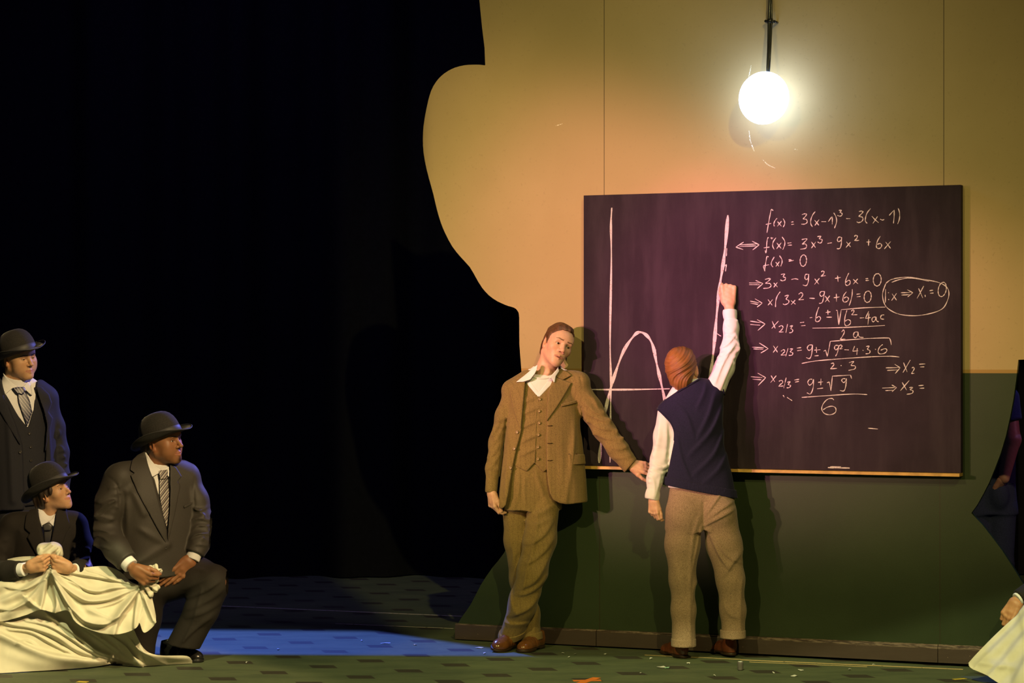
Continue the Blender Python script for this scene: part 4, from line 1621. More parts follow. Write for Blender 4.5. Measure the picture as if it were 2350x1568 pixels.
def button(mb, c, n, r=0.007, t=0.003):
    """A small domed button at c facing n."""
    n = nrm(n)
    u = nrm(np.cross(n, (0.1, 0.2, 1))); v = np.cross(n, u)
    c = np.asarray(c, float)
    rings = [(1.0, 0.0), (1.0, 0.6), (0.85, 1.0), (0.55, 0.75), (0.01, 0.7)]
    vs = []; k = 14
    for rr_, h in rings:
        for a in np.linspace(0, 2 * PI, k, endpoint=False):
            vs.append(c + r * rr_ * (math.cos(a) * u + math.sin(a) * v) + n * t * h)
    fs = []
    for i in range(len(rings) - 1):
        for j in range(k):
            q = (j + 1) % k
            fs.append((i * k + j, i * k + q, (i + 1) * k + q, (i + 1) * k + j))
    mb.add(vs, fs)


def surf_y(base, x, z, y0, y1):
    """Front-most y where the body `base` starts along the depth at (x, z)."""
    ys = np.linspace(y0, y1, 400)
    d = base(np.full_like(ys, x), ys, np.full_like(ys, z))
    i = np.argmax(d < 0)
    return ys[i] if (d < 0).any() else None


# ------------------------------------------------------------------ cloth materials
def mat_tweed(name, dark, mid, lite, herring=True, scale=1.0):
    m, nt, bs = new_mat(name)
    co = objco(nt)
    n1 = noise(nt, co, 560 * scale, 3, 0.7)
    n2 = noise(nt, co, 190 * scale, 3, 0.6)
    c = mixc(nt, ramp(nt, n1, 0.36, 0.64), dark, lite)
    c = mixc(nt, 0.45, c, mid)
    c = mixc(nt, mathn(nt, 'MULTIPLY', ramp(nt, n2, 0.45, 0.75), 0.45), c, dark)
    if herring:
        sp = nt.nodes.new('ShaderNodeSeparateXYZ')
        nt.links.new(co, sp.inputs[0])
        a = mathn(nt, 'MULTIPLY', mathn(nt, 'ADD', sp.outputs[0], mathn(nt, 'MULTIPLY', sp.outputs[1], 0.7)), 2 * PI / 0.026)
        st = mathn(nt, 'SINE', a)
        saw = mathn(nt, 'ABSOLUTE', mathn(nt, 'SINE', mathn(nt, 'MULTIPLY', a, 0.5)))
        ch = mathn(nt, 'SINE', mathn(nt, 'ADD', mathn(nt, 'MULTIPLY', sp.outputs[2], 900.0), mathn(nt, 'MULTIPLY', saw, 9.0)))
        c = mixc(nt, mathn(nt, 'MULTIPLY', ramp(nt, ch, -0.3, 0.6), 0.16), c, dark)
        c = mixc(nt, mathn(nt, 'MULTIPLY', ramp(nt, st, 0.4, 0.98), 0.13), c, dark)
    nt.links.new(c, bs.inputs['Base Color'])
    bs.inputs['Roughness'].default_value = 0.9
    bs.inputs['Specular IOR Level'].default_value = 0.12
    bs.inputs['Sheen Weight'].default_value = 0.12
    bump(nt, bs, n1, 0.25, 0.0015)
    return m


M_TWEED = mat_tweed('brown_tweed', (0.075, 0.047, 0.019), (0.225, 0.148, 0.052), (0.38, 0.26, 0.10))
M_TWEED_LT = mat_tweed('oatmeal_tweed', (0.10, 0.062, 0.045), (0.30, 0.20, 0.135), (0.46, 0.32, 0.22), herring=False, scale=0.72)
M_SHIRT = simple('white_cotton', (0.70, 0.69, 0.70), 0.75, 0.2, var=0.03, bmp=0.05, bscale=600)
M_TEE = simple('white_jersey', (0.70, 0.68, 0.67), 0.85, 0.1, var=0.03, bmp=0.1, bscale=500)
M_SUIT = simple('charcoal_wool', (0.038, 0.033, 0.027), 0.62, 0.35, var=0.15, vscale=300, bmp=0.12, bscale=500, sheen=0.05)
M_SUIT_B = simple('navy_wool', (0.014, 0.014, 0.019), 0.75, 0.25, var=0.15, vscale=300, bmp=0.12, bscale=500, sheen=0.05)
M_SUIT_C = simple('black_wool', (0.018, 0.015, 0.013), 0.8, 0.2, var=0.15, vscale=300, bmp=0.12, bscale=500, sheen=0.05)
M_TROUSER = simple('dark_brown_wool', (0.022, 0.018, 0.015), 0.8, 0.2, var=0.15, vscale=300, bmp=0.12, bscale=500)
M_KNIT = simple('navy_knit', (0.014, 0.013, 0.038), 0.85, 0.15, var=0.2, vscale=240, bmp=0.2, bscale=420, sheen=0.06)
M_FELT = simple('charcoal_felt', (0.029, 0.027, 0.025), 0.9, 0.15, var=0.15, vscale=160, bmp=0.15, bscale=700, sheen=0.15)
M_RIBBON = simple('grosgrain_ribbon', (0.038, 0.037, 0.036), 0.55, 0.4, var=0.1, vscale=200)
M_BROWN_SHOE = simple('tan_leather', (0.16, 0.058, 0.017), 0.2, 0.6, var=0.25, vscale=22)
M_RED_SHOE = simple('chestnut_leather', (0.15, 0.040, 0.018), 0.25, 0.6, var=0.25, vscale=22)
M_BLACK_SHOE = simple('black_leather', (0.012, 0.011, 0.010), 0.25, 0.6, var=0.2, vscale=22)
M_SOLE = simple('dark_sole', (0.035, 0.018, 0.010), 0.5, 0.4)
M_BUTTON = simple('horn_button', (0.26, 0.16, 0.07), 0.25, 0.6)
M_BUTTON_D = simple('dark_button', (0.05, 0.045, 0.04), 0.2, 0.6)
M_SEAM = simple('buttonhole_thread', (0.05, 0.028, 0.012), 0.9, 0.1)
M_TIE = simple('black_silk', (0.025, 0.023, 0.021), 0.4, 0.4)


def mat_stripe(name, cols, period, direction, dots=False):
    """Tie silk with slanting stripes or rows of dots."""
    m, nt, bs = new_mat(name)
    co = objco(nt)
    sp = nt.nodes.new('ShaderNodeSeparateXYZ')
    nt.links.new(co, sp.inputs[0])
    a = mathn(nt, 'ADD', mathn(nt, 'MULTIPLY', sp.outputs[0], direction[0] / period), mathn(nt, 'MULTIPLY', sp.outputs[2], direction[1] / period))
    fr = mathn(nt, 'FRACT', a)
    if dots:
        b = mathn(nt, 'ADD', mathn(nt, 'MULTIPLY', sp.outputs[0], -direction[1] / period * 2.2), mathn(nt, 'MULTIPLY', sp.outputs[2], direction[0] / period * 2.2))
        d1 = mathn(nt, 'ABSOLUTE', mathn(nt, 'SUBTRACT', fr, 0.5))
        d2 = mathn(nt, 'ABSOLUTE', mathn(nt, 'SUBTRACT', mathn(nt, 'FRACT', b), 0.5))
        msk = mathn(nt, 'MULTIPLY', mathn(nt, 'LESS_THAN', d1, 0.13), mathn(nt, 'LESS_THAN', d2, 0.28))
        c = mixc(nt, msk, cols[0], cols[1])
    else:
        r = nt.nodes.new('ShaderNodeValToRGB')
        r.color_ramp.interpolation = 'CONSTANT'
        els = r.color_ramp.elements
        while len(els) < len(cols):
            els.new(0.5)
        for i, (p_, cc) in enumerate(cols):
            els[i].position = p_; els[i].color = cc + (1,)
        nt.links.new(fr, r.inputs[0])
        c = r.outputs[0]
    nt.links.new(c, bs.inputs['Base Color'])
    bs.inputs['Roughness'].default_value = 0.4
    return m


def mat_hair(name, dark, lite, sc=(260, 260, 26), rough=0.38):
    m, nt, bs = new_mat(name)
    at = nt.nodes.new('ShaderNodeAttribute'); at.attribute_name = 'Col'      # strand coordinate
    sp = nt.nodes.new('ShaderNodeSeparateColor')
    nt.links.new(at.outputs['Color'], sp.inputs[0])
    cv = nt.nodes.new('ShaderNodeCombineXYZ')
    nt.links.new(mathn(nt, 'MULTIPLY', sp.outputs[0], 60.0), cv.inputs[0])
    nt.links.new(mathn(nt, 'MULTIPLY', sp.outputs[1], 3.0), cv.inputs[1])
    n = noise(nt, cv.outputs[0], 3.0, 4, 0.65)
    c = mixc(nt, ramp(nt, n, 0.32, 0.68), dark, lite)
    nt.links.new(c, bs.inputs['Base Color'])
    bs.inputs['Roughness'].default_value = rough
    bs.inputs['Specular IOR Level'].default_value = 0.5
    bump(nt, bs, n, 0.5, 0.004)
    return m


# ================================================================== people
def combo(prims, off=0.0):
    """Distance function of several prims blended: list of (prim, k)."""
    def f(x, y, z):
        d = None
        for p, k in prims:
            e = p.f(x, y, z)
            d = e if d is None else smin(d, e, k)
        return d + off if off else d
    return f


def bounds(prims, pad=0.03):
    return np.min([p.lo for p, k in prims], 0) - pad, np.max([p.hi for p, k in prims], 0) + pad


def polycut(f, pic, poly, keep=False, k=0.0, ysel=None):
    """Remove (or keep only) what lies within a polygon given in picture coordinates."""
    X, Y = pic.proj(f.x, f.y, f.z)
    pd = (poly2(poly, X, Y) / pic.s).astype(f32)
    if not keep:
        pd = -pd
    pd = np.broadcast_to(pd, f.d.shape)
    if ysel is not None:
        pd = np.where(np.broadcast_to(f.y, f.d.shape) < ysel, pd, -1.0 if not keep else -1.0)
    f.d = smax(f.d, pd.astype(f32), k)
    return f


# ------------------------------------------------------------------ 1. the man in brown tweed
def build_man():
    P = Pic(12.62)
    feet = P(1190, 1497, 0); feet[2] = 0
    root = empty('person', feet, 'man in brown tweed three-piece suit leaning at the blackboard with his head tilted', 'person')
    skin = (0.62, 0.36, 0.24)
    # ---- head, neck, hands, hidden body core
    hc = P(1278, 794, 0.02)
    H = Head(hc, yaw=20, pitch=10, roll=25, scale=1.03, wide=0.91, jaw=0.95, nose=1.15, mouth=0.0045, lips=0.75, eye_open=1.1)
    neck = P(1244, 874, 0.05)
    hf = H.field(neck, 0.057)
    V, Fq = hf.mesh(); V = relax(V, Fq, 1)
    C = H.colours(V, skin, (0.46, 0.17, 0.13), (0.10, 0.045, 0.02), stubble=0.12, brow_lift=0.003, blush=0.4, brow_in=0.0015)
    parts = [(H.toworld(V), Fq)]; cols = [C]
    shL, elL, wrL = P(1178, 905, 0.03), P(1141, 1015, 0.04), P(1127, 1128, -0.02)
    shR, elR, wrR = P(1330, 888, 0.03), P(1384, 985, 0.0), P(1446, 1066, -0.075)
    # hanging hand on the left of the picture: relaxed, seen from its thumb side
    f, hL = hand_field(wrL + np.array([0, 0, 0.0]), (0.12, -0.05, -1.0), (0.45, -0.9, 0.0), [(28, 42, 26), (36, 48, 30), (44, 52, 32), (50, 54, 34)], thumb=(18, 28), side=-1, size=0.96, fore=P(1131, 1098, -0.01), thumb_out=0.42)
    V, Fq = f.mesh(); parts.append((V, Fq)); cols.append(hand_col(V, skin))
    # hand resting on the chalk ledge
    f, hR = hand_field(wrR, (0.93, -0.12, -0.22), (-0.10, -0.50, -0.85), [(8, 14, 10), (14, 18, 12), (18, 22, 14), (22, 26, 16)], thumb=(14, 10), side=1, size=0.98, fore=P(1425, 1040, -0.06), thumb_out=0.62, spread=9)
    V, Fq = f.mesh(); parts.append((V, Fq)); cols.append(hand_col(V, skin))
    pel = P(1218, 1120, 0.01)
    k1, a1 = P(1199, 1330, 0.08), P(1222, 1466, 0.07)
    k2, a2 = P(1222, 1310, -0.08), P(1172, 1456, 0.05)
    h1, h2 = P(1190, 1145, 0.02), P(1248, 1145, 0.0)
    ch = P(1244, 935, 0.03)
    f = core([(pel, ch, 0.085, 0.088), (ch, neck, 0.085, 0.05), (P(1200, 890, 0.03), shL, 0.05, 0.045), (P(1290, 880, 0.03), shR, 0.05, 0.045),
              (shL, elL, 0.042, 0.034), (elL, wrL, 0.033, 0.022), (shR, elR, 0.042, 0.034), (elR, wrR, 0.033, 0.022),
              (h1, k1, 0.06, 0.045), (k1, a1, 0.045, 0.032), (h2, k2, 0.06, 0.045), (k2, a2, 0.045, 0.032)])
    V, Fq = f.mesh(); parts.append((V, Fq)); cols.append(hand_col(V, skin))
    V, Fq = join(*parts)
    obj('body', V, Fq, M_SKIN, root, col=np.concatenate(cols))
    H.eyes(root, M_IRIS_BROWN, gaze=(12, 6))
    # ---- hair
    f = Field((-0.11, -0.13, -0.12), (0.11, 0.14, 0.15), 0.0025)
    sw = [(ell((0, 0.018, 0.042), (0.074, 0.099, 0.086)), 0), (ell((-0.004, -0.048, 0.090), (0.048, 0.036, 0.027)), 0.03), (ell((0, 0.06, -0.02), (0.062, 0.055, 0.075)), 0.03)]
    for p, k in sw:
        f.add(p, k)
    # hairline: forehead and face stay free
    f.d = smax(f.d, (np.minimum(0.080 - 0.9 * np.maximum(np.abs(f.x) - 0.03, 0) - f.z, -0.028 - f.y)).astype(f32), 0.004)
    f.d = smax(f.d, (np.minimum(0.036 - f.z + 0.4 * (f.y + 0.03), -0.006 - f.y)).astype(f32), 0.004)
    f.d = smax(f.d, (-0.098 - f.z + 0 * f.x).astype(f32), 0.01)
    for sx in (-1, 1):
        f.sub(ell((sx * 0.080, 0.014, -0.012), (0.030, 0.024, 0.036)), 0.004)
        f.add(cone((sx * 0.0685, -0.012, 0.04), (sx * 0.0665, -0.013, -0.012), 0.009, 0.006, flat=(1, 0, 0), fs=0.5), 0.006)
    f.warp(lambda x, y, z: 0.0016 * np.sin(210 * x + 60 * z + 9 * np.sin(18 * y)) + 0.0022 * np.sin(75 * x + 30 * y + 2 + 3 * np.sin(40 * z)) + 0.003 * np.sin(38 * x - 20 * y))
    V, Fq = f.mesh(); V = relax(V, Fq, 1)
    C = np.stack([V[:, 0] * 6 + V[:, 2] * 2.0, V[:, 1] * 6, V[:, 2] * 0], 1)
    obj('hair', H.toworld(V), Fq, M_HAIR_BROWN, root, col=C)

    # ---- torso surfaces
    A, B = P(1240, 1160, 0.02), P(1250, 868, 0.04)
    ts = [0, 0.18, 0.4, 0.62, 0.82, 0.95, 1.04]
    u = (1, 0.12, 0.06)
    torso = loft(A, B, u, ts, [0.185, 0.168, 0.168, 0.186, 0.190, 0.150, 0.07], [0.112, 0.108, 0.108, 0.118, 0.108, 0.085, 0.06], [0.110, 0.100, 0.095, 0.10, 0.098, 0.085, 0.06],
                 ou=[-0.045, -0.045, -0.025, 0, 0.004, 0, -0.01], p=2.3)
    shl = cone(P(1212, 872, 0.05), P(1178, 897, 0.04), 0.040, 0.052)
    shr = cone(P(1280, 864, 0.05), P(1328, 880, 0.03), 0.040, 0.052)
    TB = [(torso, 0), (shl, 0.05), (shr, 0.05)]
    lo, hi = bounds(TB, 0.05)
    fold = cloth_noise(3, 7, 9, 24)

    # shirt: body and collar, open at the neck
    fs_ = Field(lo, hi, 0.006)
    for p, k in TB:
        fs_.add(p, k)
    fs_.d += 0.010
    fs_.cut(P(1240, 1030), (0, 0, -1))
    V1 = fs_.mesh()
    base_n = combo(TB + [(cone(P(1244, 886, 0.03), P(1256, 838, 0.045), 0.075, 0.064), 0.03)])
    yl = (P(0, 0, -0.17)[1], P(0, 0, 0.12)[1])
    cL = applique(base_n, P, [(1234, 836), (1222, 846), (1203, 862), (1184, 877), (1201, 876.5), (1217, 871), (1227, 858), (1232, 848)], 0.034, -0.022, 0.0025, yref=P(0, 0, 0.06)[1], lohi=yl, rnd=0.002)
    cR = applique(base_n, P, [(1281, 842), (1276, 850), (1264, 862), (1258, 870), (1266, 868), (1270.5, 878), (1273, 876), (1275, 864), (1283, 852)], 0.032, -0.014, 0.0025, yref=P(0, 0, 0.06)[1], lohi=yl, rnd=0.002)
    back = Field(P(1212, 880, -0.1), P(1300, 826, 0.16), 0.004)
    back.d = np.broadcast_to(np.abs(base_n(back.x, back.y, back.z) - 0.004) - 0.003, back.n).astype(f32)
    back.cut(P(1240, 838, 0), (-0.2, 0, 1))
    back.cut(P(1240, 872, 0), (0, 0, -1))
    back.cut(P(1240, 872, 0.02), (0.1, -1, 0))
    plk = applique(combo(TB), P, [(1203, 874), (1216, 874), (1236, 900), (1262, 868), (1275, 862), (1280, 868), (1238, 911), (1234, 911)], 0.002, 0.012, 0.003, yref=P(0, 0, 0.02)[1], lohi=yl, rnd=0.002)
    V, Fq = join(V1, cL.mesh(), cR.mesh(), back.mesh(), plk.mesh())
    V = relax(V, Fq, 1)
    obj('shirt', V, Fq, M_SHIRT, root)
    # T-shirt showing in the opening, with its neckband
    tee = applique(combo(TB), P, [(1216, 862), (1226, 866), (1243, 869), (1262, 866), (1270, 860), (1266, 872), (1237, 900), (1232, 900), (1205, 876), (1208, 866)], 0.0005, 0.02, 0.003, yref=P(0, 0, 0.03)[1], lohi=yl, rnd=0.003)
    band = MB()
    bt = combo(TB)
    pts = []
    for xx, yy in dense([(1217, 861), (1226, 866), (1243, 869), (1262, 866), (1270, 859)], 3):
        q = P(xx, yy)
        sy = surf_y(bt, q[0], q[2], yl[0], yl[1])
        if sy is not None:
            pts.append((q[0], sy - 0.001, q[2]))
    band.tube(pts, 0.0055, 8)
    ts_o = link('t_shirt', tee, M_TEE, root, 1)
    band.build('neckband', M_TEE, ts_o, smooth=True)

    # ---- waistcoat
    fw = Field(lo, hi, 0.005)
    for p, k in TB:
        fw.add(p, k)
    fw.d += 0.001
    fw.warp(lambda x, y, z: 0.0035 * fold(x, y, z))
    pfolds(fw, P, [([(1196, y_ + 16), (1214, y_ + 6), (1234, y_ - 2)], 8, 0.007, 1) for y_ in (912, 938, 968, 1000, 1030)] + [([(1252, y_ + 8), (1244, y_ + 2), (1236, y_)], 6, 0.005, -1) for y_ in (930, 985, 1035)], P(0, 0, -0.3)[1], P(0, 0, 0.0)[1])
    polycut(fw, P, [(1140, 888), (1200, 862), (1203, 873), (1219, 888), (1236, 909), (1252, 893), (1272, 869), (1290, 860), (1345, 870), (1348, 1076), (1254, 1077), (1247, 1083), (1227, 1061), (1209, 1081), (1183, 1069), (1140, 1060)], keep=True, k=0.003)
    wc = link('waistcoat', fw, M_TWEED, root, 2)
    wb = combo(TB, 0.001)
    bm = None
    for (xx, yy) in [(1238, 916), (1237, 943), (1237, 970), (1235, 997), (1234, 1025), (1234, 1052)]:
        q = P(xx, yy)
        sy = surf_y(wb, q[0], q[2], yl[0], yl[1])
        b = MB(); button(b, (q[0], sy - 0.003, q[2]), (0, -1, 0.05), 0.0078, 0.006)
        b.build('button', M_BUTTON, wc, smooth=True)
    # edge of the front overlap
    ed = MB(); pts = []
    for xx, yy in [(1236, 909), (1231, 940), (1230, 980), (1228, 1020), (1227, 1060)]:
        q = P(xx, yy); sy = surf_y(wb, q[0], q[2], yl[0], yl[1])
        pts.append((q[0], sy - 0.002, q[2]))
    ed.tube(pts, 0.0022, 6)
    ed.build('front_edge', M_TWEED, wc, smooth=True)

    # ---- trousers
    ft = Field(P(1130, 1500, -0.25), P(1305, 1050, 0.2), 0.0055)
    ft.add(loft(P(1222, 1170, 0.02), P(1222, 1040, 0.02), (1, 0.1, 0.02), [0, 0.5, 1], [0.163, 0.160, 0.150], [0.105, 0.100, 0.090], [0.105, 0.10, 0.09], p=2.3))
    back_leg = [(P(1184, 1160, 0.04), 0.080), (P(1189, 1240, 0.06), 0.074), (P(1199, 1330, 0.08), 0.068), (P(1213, 1410, 0.08), 0.060), (P(1222, 1476, 0.07), 0.053)]
    front_leg = [(P(1247, 1160, 0.0), 0.088), (P(1239, 1240, -0.05), 0.086), (P(1222, 1310, -0.08), 0.080), (P(1199, 1390, -0.03), 0.072), (P(1171, 1462, 0.06), 0.062)]
    for leg in (back_leg, front_leg):
        g = Field.__new__(Field); g.__dict__.update(ft.__dict__); g.d = np.full(ft.n, 1.0, f32)
        for (a, ra), (b, rb) in zip(leg[:-1], leg[1:]):
            g.add(cone(a, b, ra, rb), 0.035)
        ft.d = smin(ft.d, g.d, 0.02 if leg is back_leg else 0.004)
    ft.warp(lambda x, y, z: 0.006 * fold(x * 0.9, y, z))
    pfolds(ft, P, [
        ([(1233, 1172), (1232, 1200), (1224, 1249), (1210, 1298), (1201, 1341), (1193, 1356)], 4.5, 0.010, 0),
        ([(1262, 1270), (1245, 1303), (1224, 1331), (1195, 1346)], 12, 0.016, -1),
        ([(1255, 1320), (1235, 1343), (1208, 1358), (1188, 1362)], 9, 0.012, -1),
        ([(1240, 1362), (1222, 1385), (1205, 1397), (1172, 1412)], 11, 0.015, -1),
        ([(1212, 1428), (1185, 1430), (1162, 1428), (1150, 1414)], 8, 0.011, 1),
        ([(1178, 1330), (1172, 1362), (1178, 1392), (1186, 1404)], 7, 0.010, -1),
        ([(1268, 1195), (1250, 1222), (1225, 1240), (1205, 1246)], 10, 0.012, -1),
        ([(1270, 1232), (1252, 1258), (1222, 1282), (1200, 1290)], 10, 0.011, -1),
        ([(1210, 1168), (1232, 1176), (1262, 1160)], 8, 0.010, -1), ([(1206, 1192), (1228, 1200), (1256, 1188)], 8, 0.010, -1),
        ([(1205, 1090), (1202, 1120), (1206, 1160)], 5, 0.006, 1), ([(1228, 1086), (1240, 1120), (1252, 1150)], 8, 0.008, 1), ([(1192, 1088), (1190, 1130), (1180, 1170)], 8, 0.007, -1)],
        P(0, 0, -0.30)[1], P(0, 0, -0.015)[1])
    pfolds(ft, P, [([(1168, 1170), (1176, 1250), (1184, 1330)], 5, 0.007, 0), ([(1195, 1235), (1180, 1270), (1172, 1300)], 9, 0.010, 1), ([(1196, 1280), (1184, 1318), (1178, 1340)], 8, 0.009, 1),
                   ([(1236, 1400), (1226, 1440), (1226, 1470)], 5, 0.006, 0)], P(0, 0, -0.015)[1], P(0, 0, 0.12)[1])
    # hems cut square to the legs
    for leg, hem in ((back_leg, P(1222, 1470, 0.07)), (front_leg, P(1171, 1463, 0.06))):
        a, b = leg[-2][0], leg[-1][0]
        n_ = nrm(b - a)
        if leg is front_leg:
            n_ = nrm(n_ + np.array([0.5, 0, 0.0]))
        e = (ft.x - hem[0]) * n_[0] + (ft.y - hem[1]) * n_[1] + (ft.z - hem[2]) * n_[2]
        near = ((ft.x - hem[0]) ** 2 + (ft.y - hem[1]) ** 2 + (ft.z - hem[2]) ** 2) < 0.13 ** 2
        other = None
        ft.d = np.where(near & (ft.z < hem[2] + 0.03), np.maximum(ft.d, e), ft.d).astype(f32)
    tr = link('trousers', ft, M_TWEED, root, 2)
    fc = Field(P(1130, 1500, -0.25), P(1262, 1415, 0.2), 0.0035)
    for leg, hem in ((back_leg, P(1222, 1470, 0.07)), (front_leg, P(1171, 1463, 0.06))):
        g = Field.__new__(Field); g.__dict__.update(fc.__dict__); g.d = np.full(fc.n, 1.0, f32)
        (a, ra), (b, rb) = leg[-2], leg[-1]
        g.add(cone(a, b, ra + 0.007, rb + 0.007))
        n_ = nrm(b - a)
        if leg is front_leg:
            n_ = nrm(n_ + np.array([0.5, 0, 0.0]))
        g.cut(hem, n_, 0.004)
        g.cut(hem - n_ * 0.042, -n_, 0.003)
        link('turn_up', g, M_TWEED, tr, 1)

    # ---- jacket
    jb = combo(TB, -0.016)
    fj = Field(P(1095, 1185, -0.25), P(1480, 835, 0.20), 0.0055)
    for p, k in TB:
        fj.add(p, k)
    fj.d -= 0.016
    # skirts of the jacket hang straighter than the body
    skirt = loft(P(1247, 1180, 0.02), P(1246, 960, 0.03), (1, 0.1, -0.02), [0, 0.4, 0.8, 1], [0.252, 0.238, 0.215, 0.19], [0.128, 0.126, 0.125, 0.11], [0.13, 0.118, 0.10, 0.09], p=2.5)
    fj.add(skirt, 0.02)
    fj.warp(lambda x, y, z: 0.005 * fold(x + 1, y, z))
    fj.warp(pull(P(1330, 940, -0.06), P(1300, 1150, -0.10), 0.02, 0.006))
    fj.warp(pull(P(1160, 950, -0.06), P(1160, 1140, -0.10), 0.018, 0.007))
    yf0, yf1 = P(0, 0, -0.3)[1], P(0, 0, 0.03)[1]
    pfolds(fj, P, [([(1331, 866), (1337, 900), (1336, 945)], 1.8, -0.006, 0), ([(1171, 888), (1163, 925), (1161, 968)], 1.8, -0.006, 0),
                   ([(1320, 960), (1316, 1040), (1318, 1140)], 9, 0.006, 0), ([(1285, 1000), (1290, 1080), (1286, 1145)], 8, 0.004, 0)], yf0, yf1)
    # open front
    polycut(fj, P, [(1212, 828), (1206, 872), (1203, 905), (1197, 985), (1183, 1040), (1175, 1080), (1167, 1131), (1161, 1158), (1152, 1168), (1140, 1175), (1140, 1200), (1310, 1200), (1300, 1156), (1284, 1153), (1270, 1146), (1262, 1132), (1257, 1108), (1254, 1075), (1253, 1000), (1255, 962), (1257, 899), (1276, 852), (1288, 838), (1262, 826)], k=0.004, ysel=P(0, 0, 0.0)[1])
    fj.cut(P(1145, 1167, 0), nrm((0.07, 0, -1)), 0.003)
    fj.cut(P(1240, 850, 0), (0, 0, 1), 0.006)
    # sleeves
    sl_l = [(P(1180, 907, 0.03), 0.063), (P(1160, 955, 0.035), 0.053), (P(1142, 1015, 0.035), 0.046), (P(1133, 1075, 0.01), 0.041), (P(1127, 1140, -0.02), 0.036)]
    sl_r = [(P(1326, 894, 0.03), 0.066), (P(1356, 940, 0.02), 0.062), (P(1386, 986, -0.01), 0.056), (P(1418, 1032, -0.045), 0.052), (P(1455, 1080, -0.08), 0.047)]
    for sl_, cuff in ((sl_l, (P(1127, 1131, -0.02), (-0.06, -0.05, -1))), (sl_r, (P(1446, 1072, -0.075), (0.70, -0.1, -0.62)))):
        g = Field.__new__(Field); g.__dict__.update(fj.__dict__); g.d = np.full(fj.n, 1.0, f32)
        for (a, ra), (b, rb) in zip(sl_[:-1], sl_[1:]):
            g.add(cone(a, b, ra, rb), 0.03)
        ax = nrm(sl_[-1][0] - sl_[0][0])
        mid = sl_[2][0]
        ph = 0.4 if sl_ is sl_l else 1.1
        sr = sl_ is sl_r
        g.warp(creases(mid + np.array([0, -0.045, 0]), ax, 6, 0.012 if sr else 0.008, 0.12, ph, wid=0.012))
        g.warp(creases(sl_[1][0] + np.array([0, -0.05, 0]), ax, 4, 0.010 if sr else 0.006, 0.08, ph + 1))
        g.warp(creases(sl_[3][0] + np.array([0, -0.045, 0]), ax, 3, 0.006, 0.06, ph + 2))
        g.warp(lambda x, y, z: 0.004 * fold(z, x, y))
        if sr:
            pfolds(g, P, [([(1345, 905), (1362, 918), (1372, 938)], 7, 0.010, 1), ([(1340, 925), (1362, 945), (1385, 955)], 7, 0.012, 1), ([(1346, 950), (1372, 962), (1396, 968)], 7, 0.012, 1),
                          ([(1360, 975), (1385, 985), (1410, 985)], 7, 0.011, 1), ([(1372, 1000), (1400, 1008), (1424, 1004)], 7, 0.010, 1), ([(1392, 1022), (1415, 1030), (1438, 1026)], 7, 0.008, 1), ([(1410, 1052), (1430, 1050), (1450, 1044)], 6, 0.006, 1)], yf0 - 0.2, yf1)
        else:
            pfolds(g, P, [([(1150, 960), (1140, 985), (1128, 1000)], 6, 0.008, -1), ([(1152, 985), (1140, 1012), (1124, 1028)], 6, 0.008, -1), ([(1148, 1015), (1136, 1040), (1120, 1052)], 6, 0.008, -1), ([(1144, 1050), (1130, 1070), (1118, 1078)], 6, 0.006, -1)], yf0 - 0.2, yf1)
        g.cut(cuff[0], cuff[1], 0.004)
        fj.d = smin(fj.d, g.d, 0.012)
    pfolds(fj, P, [([(1163, 962), (1154, 1030), (1147, 1090), (1142, 1150)], 2.4, -0.016, 0), ([(1334, 935), (1338, 960)], 2.2, -0.012, 0)], yf0, yf1)
    jk = link('jacket', fj, M_TWEED, root, 2)
    jb2 = combo(TB + [(skirt, 0.02)], 0)
    jb3 = combo([(Prim(combo(TB, -0.016), torso.lo, torso.hi), 0), (skirt, 0.02)])
    yf = P(0, 0, 0.0)[1]
    def lapel(poly, out=0.010):
        fl_ = applique(jb3, P, poly, out, 0.006, 0.0032, yref=yf, lohi=yl, rnd=0.003)
        return link('lapel', fl_, M_TWEED, jk, 1)
    lapel([(1206, 868), (1190, 876), (1172, 896), (1171, 905), (1178, 940), (1186, 965), (1195, 985), (1198, 950), (1203, 895)])
    lapel([(1259, 896), (1276, 866), (1292, 872), (1311, 879), (1296, 905), (1276, 936), (1254, 966), (1255, 930)])
    lapel([(1276, 850), (1288, 846), (1306, 856), (1311, 862), (1300, 868), (1292, 872), (1277, 866)], 0.011)
    lapel([(1214, 852), (1206, 870), (1190, 876), (1188, 872), (1200, 858)], 0.008)
    pf = applique(jb3, P, [(1304, 1041), (1344, 1043), (1346, 1065), (1312, 1066), (1307, 1062)], 0.010, 0.004, 0.0032, yref=yf, lohi=yl, rnd=0.004)
    link('pocket_flap', pf, M_TWEED, jk, 1)
    pf = applique(jb3, P, [(1287, 927), (1328, 917), (1328.5, 924), (1288, 933)], 0.006, 0.004, 0.0026, yref=yf, lohi=yl, rnd=0.002)
    link('breast_pocket', pf, M_TWEED, jk, 1)

    def line_on(base, pts, r, lift=0.001):
        b = MB(); out = []
        for xx, yy in pts:
            q = P(xx, yy); sy = surf_y(base, q[0], q[2], yl[0], yl[1])
            if sy is not None:
                out.append((q[0], sy - lift, q[2]))
        if len(out) > 1:
            b.tube(out, r, 6)
        return b
    for yy in (976, 1016, 1055):
        line_on(jb3, [(1256, yy), (1261, yy + 0.5), (1267, yy)], 0.0022, 0.003).build('buttonhole', M_SEAM, jk, smooth=True)
    line_on(jb3, [(1304, 1041), (1324, 1041.5), (1344, 1043)], 0.0022, 0.006).build('pocket_seam', M_SEAM, jk, smooth=True)
